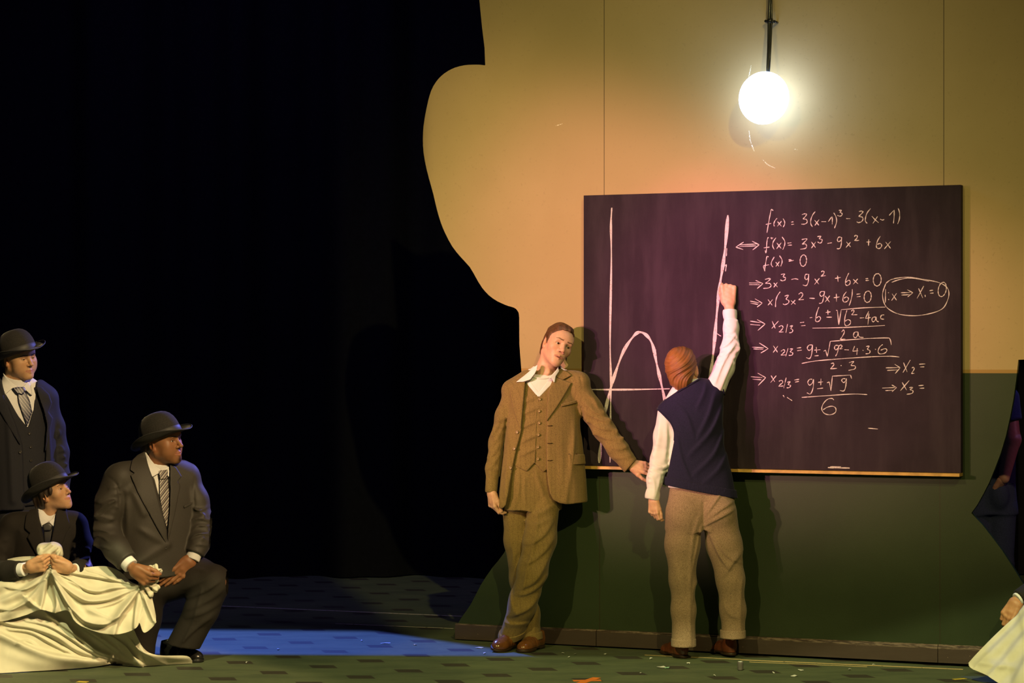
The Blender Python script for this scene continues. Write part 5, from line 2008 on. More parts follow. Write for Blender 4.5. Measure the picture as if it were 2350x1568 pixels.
    for xx, yy in ((1190, 991), (1183.5, 1028), (1175, 1072)):
        q = P(xx - 3, yy); sy = surf_y(jb3, q[0], q[2], yl[0], yl[1])
        b = MB(); button(b, (q[0], sy - 0.004, q[2]), (-0.3, -1, 0.05), 0.0085, 0.006)
        b.build('button', M_BUTTON, jk, smooth=True)
    # ---- shoes
    toe = fl(1133, 1498) + np.array([0, 0, 0.006])
    shoe(root, toe + 0.285 * nrm((0.52, 0.82, 0.10)), toe, up=(0.34, -0.05, 1), mat=M_BROWN_SHOE, sole_mat=M_SOLE)
    toe = fl(1195, 1499) + np.array([0, 0, 0.002])
    shoe(root, toe + 0.28 * nrm((0.42, 0.90, 0.0)), toe, mat=M_BROWN_SHOE, sole_mat=M_SOLE)
    return root


M_HAIR_BROWN = mat_hair('brown_hair', (0.030, 0.011, 0.004), (0.15, 0.065, 0.022), rough=0.5)
M_HAIR_GINGER = mat_hair('auburn_hair', (0.075, 0.026, 0.008), (0.38, 0.18, 0.045), rough=0.28)
M_HAIR_DARK = mat_hair('dark_hair', (0.012, 0.007, 0.004), (0.045, 0.024, 0.012))

build_man()


# ------------------------------------------------------------------ 2. the pupil at the board, seen from behind
def build_pupil():
    P = Pic(12.25)
    base = P(1610, 1505, 0.0); base[2] = 0
    root = empty('person', base, 'pupil in navy knitted vest and white shirt writing on the blackboard, seen from behind', 'person')
    skin = (0.66, 0.40, 0.27)
    shL, elL, wrL = P(1522, 952, 0.0), P(1509, 1060, 0.02), P(1499, 1146, -0.01)
    shR, elR, wrR = P(1643, 890, 0.0), P(1677, 800, 0.08), P(1673, 699, 0.135)
    neck = P(1575, 893, 0.0)
    hc = P(1566, 850, 0.02)
    H = Head(hc, yaw=163, pitch=12, roll=-5, scale=1.07, wide=0.96)
    hf = H.field(neck, 0.054)
    V, Fq = hf.mesh(); V = relax(V, Fq, 1)
    C = H.colours(V, skin, (0.46, 0.17, 0.13), (0.16, 0.07, 0.03))
    parts = [(H.toworld(V), Fq)]; cols = [C]
    # writing hand: fist round the chalk, knuckles up, back of the hand to the audience
    f, hw = hand_field(wrR, (-0.02, 0.16, 1.0), (-1.0, 0.10, 0.0), [(62, 78, 40), (68, 84, 46), (74, 86, 50), (78, 86, 52)], thumb=(22, 50), side=-1, size=1.14, fore=P(1676, 740, 0.115), thumb_out=0.5)
    V, Fq = f.mesh(); parts.append((V, Fq)); cols.append(hand_col(V, skin))
    # hanging hand
    f, hl = hand_field(wrL, (0.04, -0.03, -1.0), (0.75, -0.60, 0), [(24, 40, 24), (34, 46, 28), (42, 50, 30), (48, 52, 32)], thumb=(14, 20), side=-1, size=0.84, fore=P(1501, 1120, 0.0), thumb_out=0.36)
    V, Fq = f.mesh(); parts.append((V, Fq)); cols.append(hand_col(V, skin))
    pel, ch = P(1608, 1140, 0.02), P(1594, 960, 0.01)
    hL, kL, aL = P(1568, 1170, 0.02), P(1567, 1320, 0.0), P(1568, 1478, 0.0)
    hR, kR, aR = P(1650, 1165, 0.02), P(1672, 1310, 0.0), P(1681, 1460, 0.02)
    f = core([(pel, ch, 0.09, 0.095), (ch, neck, 0.085, 0.05), (P(1565, 930, 0.01), shL, 0.04, 0.026), (P(1600, 910, 0.01), shR, 0.04, 0.03),
              (shL, elL, 0.026, 0.026), (elL, wrL, 0.026, 0.021), (shR, elR, 0.038, 0.030), (elR, wrR, 0.030, 0.021),
              (hL, kL, 0.06, 0.045), (kL, aL, 0.045, 0.030), (hR, kR, 0.06, 0.045), (kR, aR, 0.045, 0.030)])
    V, Fq = f.mesh(); parts.append((V, Fq)); cols.append(hand_col(V, skin))
    V, Fq = join(*parts)
    obj('body', V, Fq, M_SKIN, root, col=np.concatenate(cols))
    H.eyes(root, M_IRIS_BROWN)
    # ---- hair: slicked back, ending in a short point at the nape
    f = Field((-0.11, -0.13, -0.14), (0.11, 0.15, 0.15), 0.0025)
    for p, k in [(ell((0, 0.020, 0.040), (0.080, 0.101, 0.087)), 0), (ell((0, 0.058, -0.026), (0.060, 0.055, 0.066)), 0.03), (ell((0, 0.055, -0.085), (0.026, 0.026, 0.040)), 0.025)]:
        f.add(p, k)
    f.d = smax(f.d, (np.minimum(0.078 - 0.16 * np.abs(f.x) - f.z, -0.030 - f.y)).astype(f32), 0.004)
    f.d = smax(f.d, (np.minimum(0.034 - f.z + 0.5 * (f.y + 0.03), -0.004 - f.y)).astype(f32), 0.004)
    for sx in (-1, 1):
        f.sub(ell((sx * 0.084, 0.010, -0.014), (0.028, 0.022, 0.032)), 0.004)
    def strand(x, y, z):
        t = np.clip((z + 0.05) / 0.11, 0, 1); t = t * t * (3 - 2 * t)
        return t * (0.95 * z + 0.5 * x + 0.3 * y) + (1 - t) * (1.0 * x + 0.25 * z)
    f.warp(lambda x, y, z: 0.0010 * np.sin(420 * strand(x, y, z)) + 0.0014 * np.sin(150 * strand(x, y, z) + 2 * np.sin(14 * z)) + 0.0018 * np.sin(60 * strand(x, y, z) + 1))
    V, Fq = f.mesh(); V = relax(V, Fq, 1)
    sv = strand(V[:, 0], V[:, 1], V[:, 2])
    C = np.stack([sv * 11, (V[:, 0] - V[:, 2]) * 2, V[:, 2] * 0], 1)
    obj('hair', H.toworld(V), Fq, M_HAIR_GINGER, root, col=C)

    # ---- torso
    A, B = P(1608, 1150, 0.02), P(1580, 880, 0.01)
    ts = [0, 0.2, 0.45, 0.7, 0.88, 0.99, 1.05]
    torso = loft(A, B, (1, 0, 0.14), ts, [0.188, 0.178, 0.156, 0.156, 0.158, 0.10, 0.05], [0.105, 0.10, 0.098, 0.105, 0.095, 0.075, 0.05], [0.115, 0.10, 0.092, 0.10, 0.095, 0.075, 0.05],
                 ou=[0.0, 0.0, -0.004, 0.006, 0.012, 0.0, 0.0], p=2.3)
    shl = cone(P(1560, 915, 0.01), P(1528, 946, 0.0), 0.040, 0.046)
    shr = cone(P(1600, 893, 0.01), P(1641, 892, 0.01), 0.042, 0.050)
    TB = [(torso, 0), (shl, 0.05), (shr, 0.05)]
    lo, hi = bounds(TB, 0.05)
    fold = cloth_noise(9, 7, 10, 26)
    # shirt with sleeves and a collar edge
    fs_ = Field(P(1455, 1165, -0.25), P(1720, 690, 0.30), 0.005)
    for p, k in TB:
        fs_.add(p, k)
    fs_.d += 0.012
    fs_.cut(P(1600, 1120), (0, 0, -1))
    sl_l = [(P(1533, 950, 0.0), 0.058), (P(1523, 1000, 0.01), 0.051), (P(1514, 1056, 0.02), 0.047), (P(1503, 1100, 0.01), 0.040), (P(1497, 1140, -0.005), 0.033), (P(1496, 1160, -0.01), 0.031)]
    sl_r = [(P(1643, 888, 0.01), 0.058), (P(1662, 845, 0.05), 0.052), (P(1676, 800, 0.08), 0.045), (P(1678, 752, 0.11), 0.038), (P(1675, 718, 0.128), 0.0325), (P(1674, 695, 0.137), 0.031)]
    for sl_, cuff, sd in ((sl_l, (P(1497, 1148, -0.01), nrm((-0.25, -0.1, -1))), 1), (sl_r, (P(1674, 711, 0.13), nrm((0.0, 0.15, 1))), 2)):
        g = Field.__new__(Field); g.__dict__.update(fs_.__dict__); g.d = np.full(fs_.n, 1.0, f32)
        for (a, ra), (b, rb) in zip(sl_[:-1], sl_[1:]):
            g.add(cone(a, b, ra, rb), 0.03)
        ax = nrm(sl_[-1][0] - sl_[0][0])
        off = np.array([0, -0.04, 0])
        g.warp(creases(sl_[2][0] + off, ax, 6, 0.008, 0.09, sd + 0.3, wid=0.009))
        g.warp(creases(sl_[1][0] + off, ax, 4, 0.006, 0.07, sd + 1.3, wid=0.010))
        g.warp(creases(sl_[3][0] + off * 0.8, ax, 4, 0.006, 0.05, sd + 2.3, wid=0.008))
        if sd == 1:   # cloth gathered above the cuff
            g.warp(creases(P(1499, 1092, -0.03), (0.3, 0, 1), 3, 0.007, 0.05, 5, wid=0.010))
            pfolds(g, P, [([(1540, 1062), (1520, 1072), (1496, 1064)], 6, 0.011, 1), ([(1538, 1078), (1516, 1086), (1490, 1078)], 6, 0.009, 1), ([(1512, 960), (1508, 1010), (1500, 1050)], 7, 0.008, 1), ([(1528, 970), (1530, 1020), (1526, 1055)], 7, 0.007, -1),
                          ([(1494, 1095), (1500, 1115), (1498, 1140)], 5, 0.006, 1), ([(1516, 1090), (1512, 1112), (1505, 1138)], 5, 0.006, -1)], P(0, 0, -0.3)[1], P(0, 0, 0.02)[1])
        else:
            pfolds(g, P, [([(1640, 880), (1662, 830), (1684, 800)], 6, 0.009, 1), ([(1652, 895), (1672, 850), (1690, 812)], 6, 0.008, 1), ([(1656, 800), (1672, 790), (1690, 770)], 5, 0.009, 1), ([(1648, 822), (1670, 812), (1690, 790)], 5, 0.008, 1),
                          ([(1664, 730), (1672, 750), (1690, 752)], 5, 0.006, -1), ([(1664, 760), (1676, 765), (1688, 760)], 5, 0.006, 1)], P(0, 0, -0.3)[1], P(0, 0, 0.10)[1])
        # cuff band: a shallow step
        c0 = cuff[0] - cuff[1] * 0.055
        e = (g.x - c0[0]) * cuff[1][0] + (g.y - c0[1]) * cuff[1][1] + (g.z - c0[2]) * cuff[1][2]
        g.d = (g.d + 0.0025 * np.exp(-(e / 0.004) ** 2)).astype(f32)
        g.warp(lambda x, y, z: 0.0025 * fold(x, z, y))
        g.cut(cuff[0], cuff[1], 0.003)
        fs_.d = smin(fs_.d, g.d, 0.015)
    base_n = combo([(cone(P(1578, 912, 0.0), P(1573, 872, 0.012), 0.066, 0.060), 0)] + TB[1:])
    back = Field(P(1520, 930, -0.12), P(1640, 860, 0.14), 0.004)
    back.d = np.broadcast_to(np.abs(base_n(back.x, back.y, back.z) - 0.002) - 0.0035, back.n).astype(f32)
    back.cut(P(1577, 890, 0), (0.15, 0, 1), 0.003)
    back.cut(P(1580, 930, 0), (0, 0, -1))
    V, Fq = join(fs_.mesh(), back.mesh())
    V = relax(V, Fq, 1)
    obj('shirt', V, Fq, M_SHIRT, root)
    # ---- knitted vest
    fv = Field(P(1495, 1165, -0.20), P(1710, 850, 0.20), 0.005)
    for p, k in TB:
        fv.add(p, k)
    fv.d -= 0.004
    pfolds(fv, P, [([(1638, 900), (1622, 950), (1598, 1000)], 9, 0.010, 1), ([(1656, 930), (1630, 985), (1580, 1040)], 9, 0.011, 1), ([(1662, 985), (1635, 1040), (1590, 1085)], 9, 0.010, 1), ([(1668, 1040), (1645, 1075), (1612, 1105)], 9, 0.008, 1),
                   ([(1618, 876), (1612, 900), (1596, 935)], 7, 0.008, 1), ([(1552, 1000), (1562, 1050), (1582, 1100)], 9, 0.007, -1), ([(1556, 930), (1575, 955), (1590, 1000)], 9, 0.006, -1)],
           P(0, 0, -0.3)[1], P(0, 0, 0.02)[1])
    fv.warp(lambda x, y, z: 0.005 * fold(x, y, z))
    polycut(fv, P, [(1509, 932), (1530, 914), (1551, 899), (1575, 885), (1604, 868), (1622, 866), (1640, 867), (1652, 880), (1662, 905), (1664, 930), (1668, 990), (1680, 1060), (1700, 1125), (1690, 1150), (1520, 1175), (1510, 1146), (1532, 1085), (1545, 1015), (1546, 990), (1540, 972), (1525, 955), (1507, 940)], keep=True, k=0.004)
    fv.cut(P(1607, 1127, 0), nrm((-0.19, 0, -1)), 0.004)
    vest = link('knitted_vest', fv, M_KNIT, root, 2)
    # ribbed hem and armholes
    X0 = combo(TB, -0.004)
    rb = Field(P(1500, 1160, -0.20), P(1710, 1085, 0.20), 0.004)
    rb.d = np.broadcast_to(np.abs(X0(rb.x, rb.y, rb.z) - 0.003) - 0.005, rb.n).astype(f32)
    rb.warp(lambda x, y, z: 0.0012 * np.sin(700 * x) * np.ones_like(y + z))
    rb.cut(P(1607, 1128.5, 0), nrm((-0.19, 0, -1)), 0.003)
    rb.cut(P(1607, 1109, 0), nrm((0.19, 0, 1)), 0.003)
    link('ribbed_hem', rb, M_KNIT, vest, 1)
    yl = (P(0, 0, -0.2)[1], P(0, 0, 0.1)[1])
    for pts in ([(1508, 938), (1524, 954), (1538, 970), (1546, 990), (1546, 1010)], [(1641, 869), (1652, 882), (1662, 906)], [(1552, 900), (1574, 887), (1604, 870)]):
        b = MB(); out = []
        for xx, yy in dense(pts, 4):
            q = P(xx, yy); sy = surf_y(X0, q[0], q[2], yl[0], yl[1])
            if sy is not None:
                out.append((q[0], sy, q[2]))
        if len(out) > 3:
            b.tube(out, 0.0055, 8)
            b.build('ribbed_edge', M_KNIT, vest, smooth=True)
    # ---- trousers
    ft = Field(P(1510, 1500, -0.25), P(1725, 1090, 0.20), 0.005)
    ft.add(loft(P(1608, 1215, 0.02), P(1608, 1095, 0.02), (1, 0, 0.10), [0, 0.4, 0.7, 1], [0.194, 0.188, 0.172, 0.158], [0.095, 0.105, 0.092, 0.085], [0.100, 0.105, 0.095, 0.088], p=2.4))
    # seat
    ft.add(ell(P(1569, 1182, -0.045), (0.085, 0.068, 0.10)), 0.05)
    ft.add(ell(P(1650, 1178, -0.045), (0.085, 0.068, 0.10)), 0.03)
    leg_l = [(P(1567, 1180, 0.0), 0.098), (P(1566, 1250, 0.01), 0.088), (P(1566, 1330, 0.0), 0.068), (P(1568, 1400, 0.0), 0.062), (P(1569, 1486, 0.0), 0.064)]
    leg_r = [(P(1650, 1180, 0.0), 0.098), (P(1661, 1250, 0.01), 0.090), (P(1676, 1330, 0.0), 0.072), (P(1681, 1400, 0.01), 0.066), (P(1682, 1468, 0.01), 0.065)]
    for leg in (leg_l, leg_r):
        g = Field.__new__(Field); g.__dict__.update(ft.__dict__); g.d = np.full(ft.n, 1.0, f32)
        for (a, ra), (b, rb_) in zip(leg[:-1], leg[1:]):
            g.add(cone(a, b, ra, rb_), 0.035)
        ft.d = smin(ft.d, g.d, 0.012)
    ft.warp(lambda x, y, z: 0.006 * fold(y, x, z))
    pfolds(ft, P, [([(1614, 1205), (1640, 1190), (1682, 1168)], 7, 0.011, 1), ([(1618, 1178), (1636, 1152), (1654, 1128)], 7, 0.010, 1), ([(1618, 1192), (1646, 1170), (1688, 1146)], 7, 0.009, 1),
                   ([(1622, 1215), (1646, 1270), (1668, 1302)], 7, 0.014, 1), ([(1634, 1226), (1662, 1270), (1694, 1290)], 9, 0.011, 1), ([(1700, 1268), (1680, 1288), (1660, 1318)], 11, 0.012, -1),
                   ([(1606, 1210), (1596, 1260), (1586, 1310)], 8, 0.010, 1), ([(1600, 1185), (1588, 1230), (1582, 1290)], 10, 0.007, 1), ([(1583, 1270), (1581, 1380), (1583, 1478)], 4, 0.008, 0),
                   ([(1700, 1330), (1696, 1400), (1698, 1455)], 5, 0.008, 0), ([(1604, 1330), (1592, 1350), (1588, 1380)], 7, 0.007, -1), ([(1545, 1290), (1556, 1320), (1560, 1360)], 9, 0.006, 0), ([(1660, 1390), (1672, 1410), (1690, 1415)], 8, 0.006, 1)],
           P(0, 0, -0.3)[1], P(0, 0, 0.02)[1])
    ft.warp(lambda x, y, z: 0.006 * np.exp(-((x - P(1612, 0)[0]) / 0.008) ** 2) * ((z > P(0, 1225)[2]) & (z < P(0, 1150)[2])) * (y < P(0, 0, 0.0)[1]))
    hemL, hemR = P(1569, 1484, 0.0), P(1682, 1465, 0.01)
    ft.d = np.where((ft.x < P(1625, 0)[0]), smax(ft.d, (hemL[2] - ft.z).astype(f32) + 0 * ft.d, 0.003), smax(ft.d, (hemR[2] - ft.z).astype(f32) + 0 * ft.d, 0.003)).astype(f32)
    tr = link('trousers', ft, M_TWEED_LT, root, 2)
    fc = Field(P(1520, 1495, -0.20), P(1725, 1435, 0.16), 0.0035)
    for (a, ra), (b, rb_), hem in ((leg_l[-2], leg_l[-1], hemL), (leg_r[-2], leg_r[-1], hemR)):
        g = Field.__new__(Field); g.__dict__.update(fc.__dict__); g.d = np.full(fc.n, 1.0, f32)
        g.add(cone(a, b + (b - a) * 0.3, ra + 0.004, rb_ + 0.004))
        g.cut(hem, (0, 0, -1), 0.004)
        g.cut(hem + np.array([0, 0, 0.045]), (0, 0, 1), 0.003)
        link('turn_up', g, M_TWEED_LT, tr, 1)
    # ---- shoes: heels to the audience
    heel = fl(1573, 1513) + np.array([0, 0.02, 0.002])
    shoe(root, heel, heel + 0.265 * nrm((-0.34, 0.86, 0)), mat=M_RED_SHOE, sole_mat=M_SOLE)
    heel = fl(1683, 1512) + np.array([0, 0.03, 0.012])
    shoe(root, heel, heel + 0.265 * nrm((-0.30, 0.90, -0.03)), up=(0.05, 0.0, 1), mat=M_RED_SHOE, sole_mat=M_SOLE)
    # the chalk in the writing hand
    mb = MB()
    tip = on_wall(1657, 651, BT + 0.004)
    mb.tube([tip, tip + (hw['P'](0.085, 0.018, 0.028) - tip) * 1.0], [0.005, 0.0055], 12)
    ck = mb.build('chalk_stick', M_SHIRT, None, smooth=True)
    tag(ck, 'white stick of chalk in the raised hand of the pupil at the blackboard', 'chalk')
    return root


build_pupil()


# ------------------------------------------------------------------ suited figures
def limb(f, chain, k=0.03):
    g = Field.__new__(Field); g.__dict__.update(f.__dict__); g.d = np.full(f.n, 1.0, f32)
    for (a, ra), (b, rb) in zip(chain[:-1], chain[1:]):
        g.add(cone(a, b, ra, rb), k)
    return g


def suited(P, root, A, B, u, ts, a, bf, bb, sh, arms, open_poly, lapels, collar, tie, mats, seed, box, ou=None, shirt_low=None,
           hem=None, neck_c=None, waistcoat=None, folds=(), vox=0.0058, open_y=0.05, pockets=(), buttons=(), back_off=0.0):
    """Jacket, shirt, collar, tie (and waistcoat) of one person. Polygons are in picture coordinates."""
    torso = loft(A, B, u, ts, a, bf, bb, ou=ou, p=2.3)
    TB = [(torso, 0)] + [(cone(p, q, ra, rb), 0.05) for p, q, ra, rb in sh]
    lo, hi = bounds(TB, 0.04)
    fold = cloth_noise(seed, 7, 9, 24)
    fwd = np.cross(nrm(u), (0, 0, 1))
    c0 = 0.5 * (np.asarray(A) + np.asarray(B))

    def front_only(f, off=open_y):
        return ((f.x - c0[0]) * fwd[0] + (f.y - c0[1]) * fwd[1]) > -off

    yl = (lo[1] - 0.05, hi[1] + 0.05)
    # shirt
    fs_ = Field(lo, hi, 0.006)
    for p, k in TB:
        fs_.add(p, k)
    fs_.d += 0.010
    if shirt_low is not None:
        fs_.cut(shirt_low, (0, 0, -1))
    ms = [fs_.mesh()]
    na, nb_, nra, nrb = neck_c
    base_n = combo([(cone(na, nb_, nra, nrb), 0)])
    base_c = combo([(cone(na, nb_, nra, nrb), 0)] + [(p, 0.025) for p, _ in TB[:1]])
    ring = Field(np.minimum(na, nb_) - 0.10, np.maximum(na, nb_) + 0.10, 0.0035)
    ring.d = np.broadcast_to(np.abs(base_n(ring.x, ring.y, ring.z)) - 0.0035, ring.n).astype(f32)
    ax = nrm(nb_ - na)
    ring.cut(nb_ - ax * 0.005 - fwd * 0.0, ax + fwd * 0.25, 0.002)
    ring.cut(na, -ax)
    ms.append(ring.mesh())
    yc = max(na[1], nb_[1])
    for poly in collar:
        ms.append(applique(base_c, P, poly, 0.011, 0.004, 0.0026, yref=yc, lohi=yl, rnd=0.002).mesh())
    V, Fq = join(*ms)
    V = relax(V, Fq, 1)
    shirt = obj('shirt', V, Fq, mats['shirt'], root)
    if tie:
        tf = applique(combo(TB), P, tie[0], 0.006, 0.016, 0.0026, yref=yc, lohi=yl, rnd=0.003)
        to = link('tie', tf, mats['tie'], root, 1)
        kf = applique(base_c, P, tie[1], 0.018, 0.006, 0.0026, yref=yc, lohi=yl, rnd=0.006)
        link('knot', kf, mats['tie'], to, 2)
    if waistcoat:
        fw = Field(lo, hi, 0.0055)
        for p, k in TB:
            fw.add(p, k)
        fw.d += 0.001
        fw.warp(lambda x, y, z: 0.003 * fold(x, y, z))
        polycut(fw, P, waistcoat['keep'], keep=True, k=0.003)
        wc = link('waistcoat', fw, mats['vest'], root, 2)
        for xx, yy in waistcoat['buttons']:
            q = P(xx, yy); sy = surf_y(combo(TB), q[0], q[2], yl[0], yl[1])
            if sy is None:
                continue
            b = MB(); button(b, (q[0], sy - 0.003, q[2]), fwd * 0.5 + np.array([0, -0.7, 0]), 0.0075, 0.005)
            b.build('button', M_BUTTON_D, wc, smooth=True)
    # jacket
    fj = Field(box[0], box[1], vox)
    for p, k in TB:
        fj.add(p, k)
    fj.d -= 0.016
    fj.warp(lambda x, y, z: 0.005 * fold(x, y, z))
    for fo in folds:
        if isinstance(fo, list):
            pfolds(fj, P, fo, lo[1] - 0.3, c0[1] + 0.02)
        else:
            fj.warp(fo)
    if hem is not None:
        fj.cut(hem[0], hem[1], 0.004)
    X, Y = P.proj(fj.x, fj.y, fj.z)
    pd = np.broadcast_to((poly2(open_poly, X, Y) / P.s).astype(f32), fj.n)
    m = np.broadcast_to(front_only(fj), fj.n)
    fj.d = np.where(m, smax(fj.d, -pd, 0.004), fj.d).astype(f32)
    top = np.asarray(B) + np.array([0, 0, 0.012])
    fj.cut(top, (0, 0, 1), 0.006)
    cuffs = []
    for i, am in enumerate(arms):
        g = limb(fj, am['chain'])
        axx = nrm(am['chain'][-1][0] - am['chain'][0][0])
        for fo in am.get('folds', ()):
            if isinstance(fo, list):
                pfolds(g, P, fo, lo[1] - 0.3, max(q[0][1] for q in am['chain']))
            else:
                g.warp(fo)
        g.warp(lambda x, y, z: 0.004 * fold(z, x, y))
        g.cut(am['cuff'][0], am['cuff'][1], 0.004)
        fj.d = smin(fj.d, g.d, 0.012)
    jk = link('jacket', fj, mats['jacket'], root, 2)
    # shirt cuffs
    for am in arms:
        if not am.get('shirt', True):
            continue
        c, n_ = am['cuff']
        n_ = nrm(n_)
        r = am.get('cuff_r', am['chain'][-1][1] - 0.007)
        f = Field(c - 0.08, c + 0.08, 0.003)
        f.add(cone(c - n_ * 0.05, c + n_ * 0.05, r, r - 0.001))
        f.cut(c + n_ * am.get('cuff_l', 0.024), n_, 0.002)
        f.cut(c - n_ * 0.03, -n_)
        link('cuff', f, mats['shirt'], shirt, 1)
    jb = combo(TB, -0.016)
    for poly in lapels:
        lf = applique(jb, P, poly, 0.010, 0.006, 0.0034, yref=yc + 0.03, lohi=yl, rnd=0.003)
        link('lapel', lf, mats['jacket'], jk, 1)
    for poly in pockets:
        lf = applique(jb, P, poly, 0.007, 0.004, 0.003, yref=yc, lohi=yl, rnd=0.002)
        link('breast_pocket', lf, mats['jacket'], jk, 1)
    for xx, yy in buttons:
        q = P(xx, yy); sy = surf_y(jb, q[0], q[2], yl[0], yl[1])
        if sy is None:
            continue
        b = MB(); button(b, (q[0], sy - 0.004, q[2]), fwd * 0.5 + np.array([0, -0.7, 0]), 0.009, 0.006)
        b.build('button', M_BUTTON_D, jk, smooth=True)
    return jk


def build_body(root, head, neck, skin, lip, brow, hands, limbs, neck_r=0.058, **kw):
    hf = head.field(neck, neck_r)
    V, Fq = hf.mesh(); V = relax(V, Fq, 1)
    parts = [(head.toworld(V), Fq)]; cols = [head.colours(V, skin, lip, brow, **kw)]
    for f in hands:
        V, Fq = f.mesh(); parts.append((V, Fq)); cols.append(hand_col(V, skin, 0.95))
    f = core(limbs)
    V, Fq = f.mesh(); parts.append((V, Fq)); cols.append(hand_col(V, skin))
    V, Fq = join(*parts)
    return obj('body', V, Fq, M_SKIN, root, col=np.concatenate(cols))


def short_hair(root, head, mat, low=-0.06, puff=0.0, front=0.055, temple=None):
    f = Field((-0.12, -0.13, -0.14), (0.12, 0.15, 0.15), 0.003)
    W = head.wide
    for p, k in [(ell((0, 0.018, 0.036), ((0.077 + puff) * W, 0.098 + puff, 0.084)), 0), (ell((0, 0.056 + puff * 0.6, -0.02), ((0.066 + puff) * W, 0.055, 0.072)), 0.03)]:
        f.add(p, k)
    f.d = smax(f.d, (np.minimum(front + 0.2 - f.z, -0.030 - f.y)).astype(f32), 0.004)
    f.d = smax(f.d, (np.minimum(0.05 - f.z + 0.5 * (f.y + 0.03), (-0.002 - puff if temple is None else temple) - f.y)).astype(f32), 0.004)
    if temple is not None:
        f.d = smax(f.d, (np.minimum(-0.012 - f.z, 0.004 - f.y)).astype(f32), 0.004)
        f.d = smax(f.d, (np.minimum(-0.002 - f.z, -0.018 - f.y)).astype(f32), 0.004)
    f.d = smax(f.d, (low - f.z + 0 * f.x).astype(f32), 0.01)
    if puff < 0.004:
        for sx in (-1, 1):
            f.sub(ell((sx * 0.082 * W, 0.012, -0.012), (0.028, 0.023, 0.034)), 0.004)
    if temple is not None:
        for sx in (-1, 1):
            f.add(ell((sx * 0.069 * W, -0.020, 0.020), (0.014, 0.030, 0.030)), 0.012)
            f.add(ell((sx * 0.073 * W, -0.004, 0.002), (0.011, 0.020, 0.022)), 0.010)
    f.warp(lambda x, y, z: 0.0016 * np.sin(200 * y + 60 * z) + (0.002 + puff * 0.25) * np.sin(90 * y + 50 * x + 40 * z))
    V, Fq = f.mesh(); V = relax(V, Fq, 1)
    C = np.stack([V[:, 1] * 7 + V[:, 0] * 2, V[:, 2] * 5, V[:, 2] * 0], 1)
    obj('hair', head.toworld(V), Fq, mat, root, col=C)


